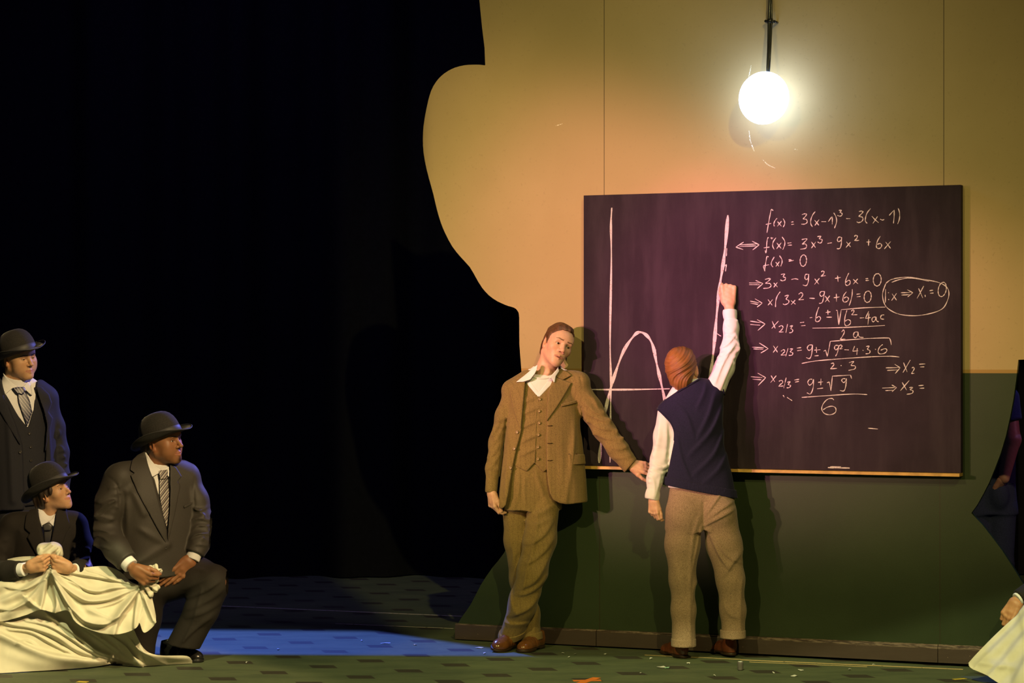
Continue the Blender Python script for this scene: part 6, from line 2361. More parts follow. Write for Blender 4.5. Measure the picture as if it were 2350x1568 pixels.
# ------------------------------------------------------------------ 3. the kneeling man
def build_kneeler():
    P = Pic(12.1)
    b0 = P(360, 1520, 0.0); b0[2] = 0
    root = empty('person', b0, 'man on one knee in charcoal suit, striped tie and bowler hat holding the sheet', 'person')
    skin = (0.27, 0.125, 0.055)
    fw = nrm((0.64, -0.77, 0)); lat = np.array([0.77, 0.64, 0])
    hc = P(371.5, 1014, 0.0)
    H = Head(hc, yaw=65, pitch=-9, roll=-16, scale=1.06, wide=1.06, cheek=1.2, jaw=1.1, nose=1.18, lips=1.6, smile=0.2, eye_open=0.8, brow=1.1)
    neck = P(358, 1078, 0.03)
    shN, elN, wrN = P(270, 1104, -0.13), P(240, 1222, -0.17), P(305, 1307, -0.33)
    shF, elF, wrF = P(428, 1100, 0.12), P(458, 1200, 0.06), P(441, 1286, -0.06)
    f1, h1 = hand_field(wrN, (0.80, -0.15, -0.50), (0.42, -0.25, 0.87), [(58, 78, 45), (62, 82, 46), (66, 84, 48), (70, 84, 48)], thumb=(26, 40), side=-1, size=1.10, fore=P(280, 1280, -0.28), thumb_out=0.5)
    f2, h2 = hand_field(wrF, (-0.70, -0.28, -0.66), (-0.52, -0.30, 0.80), [(2, 8, 5), (5, 10, 6), (9, 12, 8), (13, 15, 9)], thumb=(20, 26), side=1, size=1.14, fore=P(452, 1250, 0.0), thumb_out=0.30)
    hip = P(352, 1320, 0.06)
    kn = P(497, 1336, -0.04); an = P(420, 1476, 0.02)
    rk = P(322, 1505, 0.03)
    build_body(root, H, neck, skin, (0.30, 0.11, 0.07), (0.02, 0.012, 0.008), [f1, f2],
               [(hip, P(356, 1150, 0.03), 0.12, 0.12), (P(356, 1150, 0.03), neck, 0.12, 0.055), (P(340, 1100, 0.0), shN, 0.05, 0.05), (P(375, 1100, 0.05), shF, 0.05, 0.05),
                (shN, elN, 0.05, 0.045), (elN, wrN, 0.042, 0.026), (shF, elF, 0.05, 0.045), (elF, wrF, 0.042, 0.026),
                (P(385, 1320, 0.08), kn, 0.075, 0.06), (kn, an, 0.055, 0.038), (P(335, 1330, 0.0), rk, 0.075, 0.055)],
               neck_r=0.068, goatee=True, blush=0.15, stubble=0.2)
    H.eyes(root, M_IRIS_BROWN, gaze=(8, 4))
    short_hair(root, H, M_HAIR_DARK, low=-0.05, front=0.05)
    bowler(root, H, M_FELT, M_RIBBON, tilt=15, lift=-0.029, size=1.09, back=-0.010)
    arms = [dict(chain=[(P(272, 1106, -0.12), 0.086), (P(252, 1160, -0.15), 0.080), (P(240, 1218, -0.17), 0.073), (P(268, 1262, -0.25), 0.064), (P(312, 1315, -0.345), 0.054)],
                 cuff=(P(291, 1290, -0.30), (0.68, -0.36, -0.62)), cuff_r=0.042, cuff_l=0.034,
                 folds=[[([(216, 1215), (240, 1208), (272, 1214)], 4, 0.010, 1), ([(222, 1228), (246, 1222), (270, 1232)], 4, 0.009, 1), ([(218, 1185), (246, 1178), (276, 1186)], 5, 0.007, 1), ([(224, 1140), (250, 1150), (284, 1145)], 5, 0.006, 1), ([(228, 1190), (258, 1172), (282, 1150)], 4, 0.007, 1), ([(232, 1252), (256, 1246), (276, 1250)], 4, 0.007, 1), ([(262, 1090), (285, 1110), (290, 1160)], 2, -0.006, 0)], creases(P(238, 1215, -0.24), (0.1, 0, -1), 5, 0.011, 0.13, 21, wid=0.011), creases(P(255, 1150, -0.22), (-0.2, 0, -1), 4, 0.008, 0.10, 22, wid=0.012), creases(P(275, 1270, -0.27), (0.7, 0, -0.7), 4, 0.007, 0.07, 23)]),
            dict(chain=[(P(424, 1102, 0.11), 0.080), (P(446, 1150, 0.09), 0.073), (P(460, 1200, 0.06), 0.066), (P(456, 1245, 0.0), 0.060), (P(440, 1292, -0.07), 0.050)],
                 cuff=(P(446, 1272, -0.04), (-0.30, -0.35, -0.88)), cuff_r=0.040, cuff_l=0.036,
                 folds=[[([(440, 1196), (456, 1190), (478, 1196)], 4, 0.010, 1), ([(442, 1216), (460, 1206), (480, 1210)], 4, 0.010, 1), ([(438, 1236), (458, 1224), (480, 1226)], 4, 0.009, 1), ([(444, 1168), (460, 1172), (474, 1166)], 4, 0.007, 1), ([(436, 1258), (456, 1248), (478, 1252)], 4, 0.006, 1), ([(444, 1085), (442, 1120), (446, 1160)], 2, -0.005, 0)], creases(P(458, 1195, -0.01), (0.1, 0, -1), 5, 0.011, 0.11, 25, wid=0.010), creases(P(452, 1245, -0.06), (-0.1, 0, -1), 4, 0.009, 0.06, 26)])]
    A, B = P(352, 1345, 0.05), P(354, 1062, 0.03)
    op = [(322, 1020), (334, 1040), (346, 1070), (361, 1100), (377, 1157), (390, 1212), (393, 1228), (395, 1212), (398, 1160), (396, 1124), (391, 1068), (400, 1040), (380, 1010)]
    lapels = [[(334, 1036), (318, 1044), (311, 1054), (311, 1075), (320, 1082), (313, 1087), (328, 1126), (352, 1170), (375, 1214), (391, 1244), (392, 1214), (376, 1157), (360, 1099)],
              [(392, 1066), (405, 1072), (418, 1094), (411, 1104), (416, 1116), (407, 1180), (394, 1244), (394, 1210), (397, 1160), (396, 1120)]]
    collar = [[(328, 1034), (333, 1060), (345, 1091), (358, 1092), (371, 1084), (374, 1077), (362, 1068), (348, 1052), (338, 1038)],
              [(377, 1079), (386, 1070), (391, 1072), (391, 1094), (386, 1090)]]
    tie = ([(371, 1092), (387, 1092), (392, 1125), (396, 1160), (394, 1212), (390, 1208), (382, 1180), (374, 1138)], [(369, 1079), (388, 1077), (388.5, 1090), (385, 1098), (373, 1098)])
    mats = dict(jacket=M_SUIT, shirt=M_SHIRT, tie=mat_stripe('striped_silk', [(0.0, (0.40, 0.37, 0.33)), (0.22, (0.03, 0.028, 0.03)), (0.40, (0.25, 0.20, 0.19)), (0.55, (0.03, 0.028, 0.03)), (0.66, (0.50, 0.46, 0.40)), (0.8, (0.10, 0.08, 0.09))], 0.030, (-0.83, 0.55)))
    suited(P, root, A, B, lat, [0, 0.25, 0.5, 0.72, 0.88, 0.98, 1.05], [0.235, 0.232, 0.235, 0.245, 0.225, 0.13, 0.06], [0.185, 0.190, 0.175, 0.150, 0.115, 0.085, 0.05], [0.16, 0.15, 0.14, 0.14, 0.125, 0.09, 0.05],
           [(P(330, 1072, 0.02), P(276, 1098, -0.12), 0.055, 0.070), (P(380, 1070, 0.05), P(424, 1096, 0.11), 0.055, 0.068)], arms, op, lapels, collar, tie, mats, 31,
           (P(195, 1370, -0.45), P(500, 1030, 0.36)), hem=(P(350, 1322, 0.0), nrm((0.05, 0, -1))), neck_c=(P(357, 1092, 0.03), P(361, 1052, 0.02), 0.080, 0.072),
           folds=[pull(P(290, 1130, -0.20), P(285, 1290, -0.22), 0.022, 0.010), pull(P(384, 1250, -0.13), P(300, 1300, -0.22), 0.018, 0.008), pull(P(384, 1250, -0.13), P(310, 1210, -0.22), 0.018, 0.006), pull(P(300, 1120, -0.18), P(330, 1180, -0.18), 0.016, 0.006)],
           pockets=[[(424, 1160), (446, 1150), (447, 1155), (426, 1166)]], buttons=[(390, 1252)], shirt_low=P(0, 1300))
    # trousers
    ft = Field(P(250, 1530, -0.40), P(540, 1240, 0.32), 0.006)
    ft.add(ell(P(350, 1330, 0.06), (0.20, 0.17, 0.13)), 0)
    thigh = limb(ft, [(P(390, 1325, 0.06), 0.118), (P(450, 1325, 0.02), 0.105), (P(491, 1335, -0.03), 0.086)], 0.03)
    shin = limb(ft, [(P(491, 1338, -0.03), 0.088), (P(462, 1400, -0.01), 0.088), (P(415, 1492, 0.02), 0.088)], 0.03)
    shin.cut(P(410, 1484, 0.0), nrm((-0.15, 0.0, -1)), 0.004)
    ft.d = smin(ft.d, thigh.d, 0.05)
    ft.d = smin(ft.d, shin.d, 0.025)
    other = limb(ft, [(P(335, 1335, 0.0), 0.115), (P(328, 1420, 0.03), 0.095), (P(322, 1500, 0.03), 0.072)], 0.03)
    low = limb(ft, [(P(322, 1500, 0.03), 0.068), (P(306, 1505, 0.20), 0.06), (P(295, 1505, 0.34), 0.05)], 0.03)
    other.d = smin(other.d, low.d, 0.03)
    ft.d = smin(ft.d, other.d, 0.03)
    ft.cut((0, 0, 0.004), (0, 0, -1))
    nz = cloth_noise(35, 7, 9, 22)
    ft.warp(lambda x, y, z: 0.006 * nz(x, y, z))
    pfolds(ft, P, [([(512, 1330), (480, 1352), (432, 1372)], 7, 0.008, -1), ([(500, 1308), (470, 1330), (430, 1350)], 8, 0.005, -1), ([(516, 1352), (490, 1372), (440, 1395)], 9, 0.006, -1), ([(505, 1385), (475, 1402), (435, 1415)], 9, 0.006, -1),
                   ([(490, 1415), (455, 1440), (425, 1470)], 8, 0.009, -1), ([(470, 1345), (450, 1420), (420, 1480)], 4, 0.007, 0), ([(478, 1305), (450, 1300), (420, 1318)], 6, 0.008, 1)], P(0, 0, -0.4)[1], P(0, 0, 0.02)[1])
    link('trousers', ft, M_TROUSER, root, 2)
    toe = fl(463, 1521) + np.array([0, 0, 0.002])
    shoe(root, toe + 0.295 * nrm((-0.82, 0.57, 0.0)), toe, mat=M_BLACK_SHOE, sole_mat=M_BLACK_SHOE)
    t0 = P(290, 1500, 0.40); t0[2] = 0.02
    shoe(root, t0 + 0.28 * nrm((0.0, -0.25, 0.97)) + np.array([0, 0.1, 0]), t0 + np.array([0, 0.06, 0]), up=(0, 1, 0.2), mat=M_BLACK_SHOE, sole_mat=M_BLACK_SHOE)
    return h1


KN = build_kneeler()


# ------------------------------------------------------------------ 4. the young person kneeling with the sheet
def build_youth():
    P = Pic(12.1)
    b0 = P(100, 1530, 0.1); b0[2] = 0
    root = empty('person', b0, 'smiling kneeling person in black suit and bowler hat clutching the sheet in both fists', 'person')
    skin = (0.52, 0.30, 0.165)
    hc = P(120, 1132, 0.0)
    H = Head(hc, yaw=68, pitch=4, roll=-18, scale=0.95, wide=0.95, jaw=0.78, nose=1.0, lips=0.95, smile=0.9, chin=0.97, eye_open=0.8, brow=0.7)
    neck = P(110, 1198, 0.02)
    shL, elL, wrL = P(24, 1210, -0.03), P(-22, 1312, -0.10), P(64, 1304, -0.33)
    shR, elR, wrR = P(176, 1208, 0.04), P(200, 1305, -0.06), P(162, 1306, -0.31)
    f1, h1 = hand_field(wrL, (0.96, -0.12, 0.22), (-0.18, -0.30, 0.93), [(62, 82, 46), (66, 86, 48), (70, 88, 50), (74, 88, 50)], thumb=(30, 46), side=-1, size=0.98, fore=P(30, 1310, -0.26), thumb_out=0.45)
    f2, h2 = hand_field(wrR, (-0.94, -0.18, 0.24), (0.20, -0.30, 0.93), [(62, 82, 46), (66, 86, 48), (70, 88, 50), (74, 88, 50)], thumb=(30, 46), side=1, size=0.98, fore=P(185, 1308, -0.19), thumb_out=0.45)
    hip = P(95, 1420, 0.14)
    kl, kr = P(45, 1525, -0.16), P(150, 1525, -0.14)
    kl[2] = kr[2] = 0.07
    build_body(root, H, neck, skin, (0.46, 0.17, 0.12), (0.035, 0.018, 0.010), [f1, f2],
               [(hip, P(104, 1260, 0.04), 0.10, 0.10), (P(104, 1260, 0.04), neck, 0.10, 0.045), (P(80, 1215, 0.0), shL, 0.04, 0.04), (P(140, 1212, 0.02), shR, 0.04, 0.04),
                (shL, elL, 0.04, 0.034), (elL, wrL, 0.034, 0.022), (shR, elR, 0.04, 0.034), (elR, wrR, 0.034, 0.022),
                (P(70, 1430, 0.1), kl, 0.065, 0.05), (P(125, 1430, 0.12), kr, 0.065, 0.05)], neck_r=0.052, blush=0.35)
    H.eyes(root, M_IRIS_BROWN, gaze=(6, 4))
    short_hair(root, H, M_HAIR_DARK, low=-0.075, puff=0.010, front=0.05, temple=-0.044)
    bowler(root, H, M_FELT, M_RIBBON, tilt=6, lift=-0.014, size=1.19, back=-0.008)
    arms = [dict(chain=[(P(26, 1212, -0.03), 0.070), (P(0, 1262, -0.06), 0.064), (P(-20, 1310, -0.10), 0.060), (P(20, 1312, -0.24), 0.052), (P(66, 1305, -0.335), 0.044)],
                 cuff=(P(46, 1308, -0.295), (0.9, -0.40, 0.1)), cuff_r=0.036, cuff_l=0.032,
                 folds=[creases(P(-5, 1270, -0.12), (-0.4, 0, -1), 5, 0.009, 0.09, 41), creases(P(20, 1312, -0.25), (1, 0, 0), 4, 0.008, 0.07, 42)]),
            dict(chain=[(P(174, 1210, 0.04), 0.068), (P(190, 1260, 0.0), 0.062), (P(198, 1302, -0.06), 0.058), (P(182, 1309, -0.20), 0.050), (P(160, 1307, -0.315), 0.043)],
                 cuff=(P(172, 1308, -0.255), (-0.55, -0.80, 0.05)), cuff_r=0.034, cuff_l=0.006,
                 folds=[creases(P(192, 1270, -0.07), (0.2, 0, -1), 5, 0.009, 0.08, 43)])]
    A, B = P(98, 1430, 0.10), P(108, 1178, 0.02)
    op = [(85, 1150), (92, 1170), (100, 1200), (108, 1240), (113, 1262), (120, 1262), (127, 1235), (132, 1205), (134, 1172), (140, 1155), (110, 1140)]
    lapels = [[(91, 1166), (74, 1168), (67, 1180), (66, 1210), (78, 1221), (72, 1230), (80, 1245), (100, 1285), (112, 1300), (114, 1262), (106, 1230), (98, 1195)],
              [(134, 1170), (152, 1166), (160, 1190), (167, 1206), (158, 1222), (150, 1245), (130, 1290), (118, 1300), (118, 1262), (126, 1235), (131, 1205)]]
    collar = [[(90, 1164), (95, 1185), (103, 1208), (112, 1200), (118, 1195), (106, 1186), (96, 1172)], [(117, 1196), (126, 1188), (134, 1172), (133, 1190), (130, 1208)]]
    tie = ([(107, 1208), (126, 1208), (124, 1240), (121, 1265), (110, 1265)], [(104, 1203), (113, 1198), (120, 1198), (127, 1205), (123, 1216), (108, 1216)])
    mats = dict(jacket=M_SUIT_C, shirt=M_SHIRT, tie=M_TIE)
    suited(P, root, A, B, (0.97, 0.22, 0), [0, 0.3, 0.6, 0.8, 0.92, 1.0, 1.05], [0.19, 0.185, 0.185, 0.19, 0.17, 0.10, 0.05], [0.12, 0.12, 0.12, 0.115, 0.095, 0.075, 0.05], [0.12, 0.11, 0.105, 0.11, 0.10, 0.075, 0.05],
           [(P(84, 1188, 0.0), P(30, 1206, -0.03), 0.045, 0.056), (P(134, 1186, 0.03), P(170, 1204, 0.04), 0.045, 0.056)], arms, op, lapels, collar, tie, mats, 44,
           (P(-60, 1450, -0.42), P(235, 1150, 0.26)), hem=(P(98, 1425, 0.0), (0, 0, -1)), neck_c=(P(110, 1206, 0.02), P(112, 1176, 0.012), 0.062, 0.056),
           folds=[pull(P(45, 1220, -0.12), P(50, 1300, -0.14), 0.018, 0.008), pull(P(160, 1225, -0.10), P(150, 1300, -0.12), 0.018, 0.008)], shirt_low=P(0, 1400))
    ft = Field(P(-20, 1545, -0.38), P(230, 1370, 0.45), 0.007)
    ft.add(ell(P(95, 1430, 0.16), (0.18, 0.16, 0.12)), 0)
    for k_, h_, fx in ((kl, P(65, 1435, 0.10), -0.05), (kr, P(130, 1435, 0.12), 0.05)):
        ft.add(cone(h_, k_, 0.095, 0.075), 0.04)
        ft.add(cone(k_, k_ + np.array([fx * 0.4, 0.40, -0.015]), 0.07, 0.05), 0.03)
    ft.cut((0, 0, 0.004), (0, 0, -1))
    link('trousers', ft, M_SUIT_C, root, 2)
    return h1, h2


YH = build_youth()


# ------------------------------------------------------------------ 5. the standing man at the left
def build_stander():
    P = Pic(13.0)
    b0 = P(50, 1470, 0.0); b0[2] = 0
    root = empty('person', b0, 'standing man in navy three-piece suit, dotted tie and bowler hat at the left edge', 'person')
    skin = (0.50, 0.29, 0.15)
    hc = P(43, 822, 0.0)
    H = Head(hc, yaw=49, pitch=-13, roll=-13, scale=1.04, wide=1.06, cheek=1.2, jaw=1.12, nose=1.05, lips=1.1, eye_open=0.5, brow=0.7)
    neck = P(36, 884, 0.03)
    shR, elR, wrR = P(108, 922, 0.10), P(134, 1040, 0.11), P(142, 1150, 0.0)
    shL, elL, wrL = P(-22, 922, -0.10), P(-45, 1040, -0.12), P(-38, 1150, -0.2)
    f1, _h = hand_field(wrR, (-0.1, -0.1, -1), (-0.5, -0.85, 0), [(24, 36, 22), (28, 40, 24), (34, 44, 26), (38, 46, 28)], thumb=(14, 20), side=1, size=1.0, fore=P(140, 1120, 0.02), thumb_out=0.4)
    f2, _h = hand_field(wrL, (0.1, -0.1, -1), (0.5, -0.85, 0), [(24, 36, 22), (28, 40, 24), (34, 44, 26), (38, 46, 28)], thumb=(14, 20), side=-1, size=1.0, fore=P(-40, 1120, -0.18), thumb_out=0.4)
    pel = P(50, 1130, 0.03)
    hl, hr = P(20, 1140, 0.0), P(82, 1140, 0.05)
    kl, kr = P(18, 1300, -0.03), P(86, 1300, 0.03)
    al, ar = P(16, 1440, 0.0), P(88, 1440, 0.06)
    build_body(root, H, neck, skin, (0.42, 0.17, 0.11), (0.02, 0.012, 0.008), [f1, f2],
               [(pel, P(42, 970, 0.03), 0.10, 0.10), (P(42, 970, 0.03), neck, 0.10, 0.055), (P(20, 915, 0.0), shL, 0.045, 0.04), (P(70, 915, 0.06), shR, 0.045, 0.04),
                (shL, elL, 0.042, 0.036), (elL, wrL, 0.034, 0.024), (shR, elR, 0.042, 0.036), (elR, wrR, 0.034, 0.024),
                (hl, kl, 0.065, 0.05), (kl, al, 0.048, 0.034), (hr, kr, 0.065, 0.05), (kr, ar, 0.048, 0.034)], neck_r=0.066, blush=0.2)
    H.eyes(root, M_IRIS_BROWN, gaze=(4, -14))
    short_hair(root, H, M_HAIR_DARK, low=-0.05, front=0.05)
    bowler(root, H, M_FELT, M_RIBBON, tilt=16, lift=-0.021, size=1.10, roll=-5, back=-0.011)
    arms = [dict(chain=[(P(104, 924, 0.09), 0.070), (P(122, 980, 0.11), 0.062), (P(134, 1040, 0.11), 0.057), (P(139, 1095, 0.07), 0.052), (P(142, 1160, 0.0), 0.046)], cuff=(P(142, 1142, 0.01), (0, -0.3, -1)), cuff_r=0.034, cuff_l=0.012,
                 folds=[creases(P(130, 1030, 0.05), (0.15, 0, -1), 6, 0.009, 0.12, 51)]),
            dict(chain=[(P(-20, 924, -0.09), 0.070), (P(-36, 980, -0.11), 0.062), (P(-45, 1040, -0.12), 0.057), (P(-42, 1095, -0.15), 0.052), (P(-38, 1160, -0.2), 0.046)], cuff=(P(-38, 1142, -0.19), (0, -0.3, -1)), cuff_r=0.034, cuff_l=0.012, folds=[])]
    A, B = P(56, 1160, 0.03), P(40, 876, 0.03)
    op = [(0, 850), (8, 872), (22, 907), (35, 945), (48, 978), (60, 1020), (62, 1060), (64, 1100), (66, 1200), (112, 1200), (107, 1043), (109, 975), (104, 945), (92, 910), (84, 885), (84, 860), (50, 840)]
    lapels = [[(6, 868), (-8, 880), (-10, 905), (8, 935), (30, 975), (58, 1022), (48, 978), (34, 945), (20, 905)],
              [(84, 884), (96, 888), (112, 905), (118, 925), (112, 945), (120, 960), (112, 1010), (107, 1040), (110, 975), (104, 945), (93, 912)]]
    collar = [[(4, 852), (8, 875), (21, 905), (34, 892), (48, 887), (36, 880), (20, 868)], [(56, 888), (66, 876), (72, 884), (77, 908), (68, 900)]]
    tie = ([(46, 898), (62, 898), (72, 920), (78, 945), (69, 977), (60, 950), (50, 922)], [(35, 890), (48, 888), (60, 888), (64, 896), (58, 906), (46, 902)])
    wcp = dict(keep=[(-60, 890), (6, 868), (22, 905), (50, 955), (69, 981), (80, 940), (84, 890), (150, 890), (150, 1170), (-60, 1170)], buttons=[(74, 994), (77, 1025), (78, 1056), (79, 1088)])
    mats = dict(jacket=M_SUIT_B, shirt=M_SHIRT, vest=M_SUIT_B, tie=mat_stripe('dotted_silk', [(0.018, 0.020, 0.05, 1), (0.55, 0.52, 0.55, 1)], 0.013, (0.80, 0.60), dots=True))
    suited(P, root, A, B, (0.87, 0.48, 0), [0, 0.25, 0.5, 0.75, 0.9, 0.98, 1.05], [0.20, 0.195, 0.195, 0.205, 0.19, 0.12, 0.06], [0.13, 0.13, 0.125, 0.12, 0.10, 0.08, 0.05], [0.12, 0.115, 0.11, 0.115, 0.105, 0.08, 0.05],
           [(P(20, 888, 0.0), P(-16, 915, -0.09), 0.05, 0.060), (P(66, 886, 0.05), P(102, 914, 0.09), 0.05, 0.060)], arms, op, lapels, collar, tie, mats, 54,
           (P(-110, 1215, -0.42), P(200, 845, 0.32)), hem=(P(50, 1190, 0.0), (0, 0, -1)), neck_c=(P(37, 896, 0.03), P(39, 860, 0.02), 0.074, 0.067), waistcoat=wcp,
           folds=[pull(P(112, 960, -0.02), P(116, 1150, -0.02), 0.016, 0.008), pull(P(20, 960, -0.13), P(30, 1150, -0.14), 0.018, 0.008)], buttons=[(57, 1036)], shirt_low=P(0, 1120))
    ft = Field(P(-60, 1470, -0.30), P(160, 1080, 0.30), 0.007)
    ft.add(loft(P(51, 1190, 0.03), P(51, 1090, 0.03), (0.9, 0.4, 0), [0, 1], [0.185, 0.175], [0.115, 0.11], p=2.3))
    for ch_ in ([(hl, 0.098), (kl, 0.082), (P(16, 1462, 0.0), 0.068)], [(hr, 0.098), (kr, 0.082), (P(88, 1462, 0.06), 0.068)]):
        g = limb(ft, ch_)
        ft.d = smin(ft.d, g.d, 0.02)
    ft.cut(P(50, 1450), (0, 0, -1), 0.003)
    nz = cloth_noise(57, 7, 9, 22)
    ft.warp(lambda x, y, z: 0.006 * nz(x, y, z))
    link('trousers', ft, M_SUIT_B, root, 2)
    for h_ in (al, ar):
        hh = h_.copy(); hh[2] = 0.002; hh[1] += 0.06
        shoe(root, hh, hh + 0.285 * nrm((0.35, -0.93, 0)), mat=M_BLACK_SHOE, sole_mat=M_BLACK_SHOE, vox=0.005)


build_stander()


# ------------------------------------------------------------------ 6. the stagehand behind the wall
def build_stagehand():
    P = Pic(13.2)
    b0 = P(2268, 1465, 0.0); b0[2] = 0
    root = empty('person', b0, 'stagehand in dark blue T-shirt half hidden behind the notch in the wall', 'person')
    skin = (0.36, 0.17, 0.16)
    H = Head(P(2262, 818, 0.0), yaw=-30, pitch=-4, roll=0, scale=1.0)
    neck = P(2264, 880, 0.02)
    sh, el, wr = P(2314, 912, -0.02), P(2322, 1010, -0.09), P(2304, 1098, -0.115)
    s2, e2, w2 = P(2204, 912, 0.02), P(2192, 1010, 0.04), P(2204, 1100, -0.04)
    f1, _h = hand_field(wr, (-0.35, 0.42, -0.85), (-0.8, -0.6, 0), [(14, 20, 12)] * 4, thumb=(10, 10), side=1, size=0.9, fore=P(2312, 1060, -0.105), fore_r=0.030, thumb_out=0.2)
    f2, _h = hand_field(w2, (0.1, -0.1, -1), (0.6, -0.8, 0), [(24, 36, 22)] * 4, thumb=(10, 10), side=-1, fore=P(2196, 1060, 0.0), fore_r=0.034)
    fore = [cone(sh, el, 0.046, 0.050), cone(el, wr, 0.051, 0.032)]
    g = Field(np.minimum(np.minimum(sh, el), wr) - 0.08, np.maximum(np.maximum(sh, el), wr) + 0.08, 0.004)
    for p in fore:
        g.add(p, 0.02)
    pel = P(2264, 1120, 0.02)
    build_body(root, H, neck, skin, (0.4, 0.17, 0.12), (0.03, 0.02, 0.01), [f1, f2, g],
               [(pel, P(2264, 960, 0.02), 0.09, 0.09), (P(2264, 960, 0.02), neck, 0.09, 0.05), (P(2250, 905, 0.02), s2, 0.04, 0.045), (P(2280, 905, 0.02), sh, 0.04, 0.045),
                (s2, e2, 0.048, 0.044), (e2, w2, 0.044, 0.03), (P(2240, 1140, 0.02), P(2238, 1440, 0.02), 0.06, 0.035), (P(2288, 1140, 0.02), P(2290, 1440, 0.02), 0.06, 0.035)])
    H.eyes(root, M_IRIS_BROWN)
    short_hair(root, H, M_HAIR_DARK)
    f = Field(P(2170, 1150, -0.25), P(2360, 870, 0.30), 0.006)
    f.add(loft(P(2264, 1140, 0.02), P(2264, 885, 0.02), (1, 0, 0), [0, 0.5, 0.85, 1.0], [0.165, 0.165, 0.18, 0.07], [0.11, 0.11, 0.11, 0.06], [0.11, 0.10, 0.11, 0.06], p=2.4))
    for a_, b_ in ((P(2280, 900, 0.02), P(2314, 914, 0.02)), (P(2248, 900, 0.02), P(2206, 914, 0.02))):
        f.add(cone(a_, b_, 0.05, 0.062), 0.04)
    for a_, b_ in ((P(2312, 914, -0.01), P(2321, 985, -0.07)), (P(2208, 914, 0.02), P(2196, 985, 0.04))):
        gg = limb(f, [(a_, 0.066), (b_, 0.068)])
        gg.cut(P(2330, 962, 0.0), (0.1, 0, -1), 0.003)
        f.d = smin(f.d, gg.d, 0.02)
    f.cut(P(2264, 1112, 0), (0, 0, -1), 0.004)
    nz = cloth_noise(61, 7, 9, 22)
    f.warp(lambda x, y, z: 0.006 * nz(x, y, z))
    link('t_shirt', f, M_BLUE_TEE, root, 2)
    f = Field(P(2190, 1470, -0.25), P(2345, 1070, 0.30), 0.006)
    f.add(loft(P(2266, 1180, 0.02), P(2264, 1085, 0.02), (1, 0, 0), [0, 1], [0.175, 0.160], [0.115, 0.10], p=2.4))
    for q in (2240, 2292):
        gg = limb(f, [(P(q, 1170, 0.02), 0.10), (P(q - 1, 1300, 0.0), 0.085), (P(q, 1460, 0.02), 0.07)])
        f.d = smin(f.d, gg.d, 0.02)
    f.add(ell(P(2310, 1190, 0.0), (0.035, 0.06, 0.07)), 0.015)
    f.add(ell(P(2292, 1138, -0.075), (0.06, 0.05, 0.085)), 0.02)
    f.cut(P(2264, 1450), (0, 0, -1), 0.003)
    f.warp(lambda x, y, z: 0.006 * nz(x, y, z))
    link('trousers', f, M_BLUE_TEE, root, 2)
    for q in (2240, 2290):
        h = P(q, 1460, 0.10); h[2] = 0.002
        shoe(root, h, h + np.array([-0.08, -0.27, 0]), mat=M_BLACK_SHOE, sole_mat=M_BLACK_SHOE, vox=0.005)


M_BLUE_TEE = simple('dark_blue_cotton', (0.022, 0.026, 0.075), 0.85, 0.15, var=0.15, vscale=120, bmp=0.1, bscale=400)
build_stagehand()


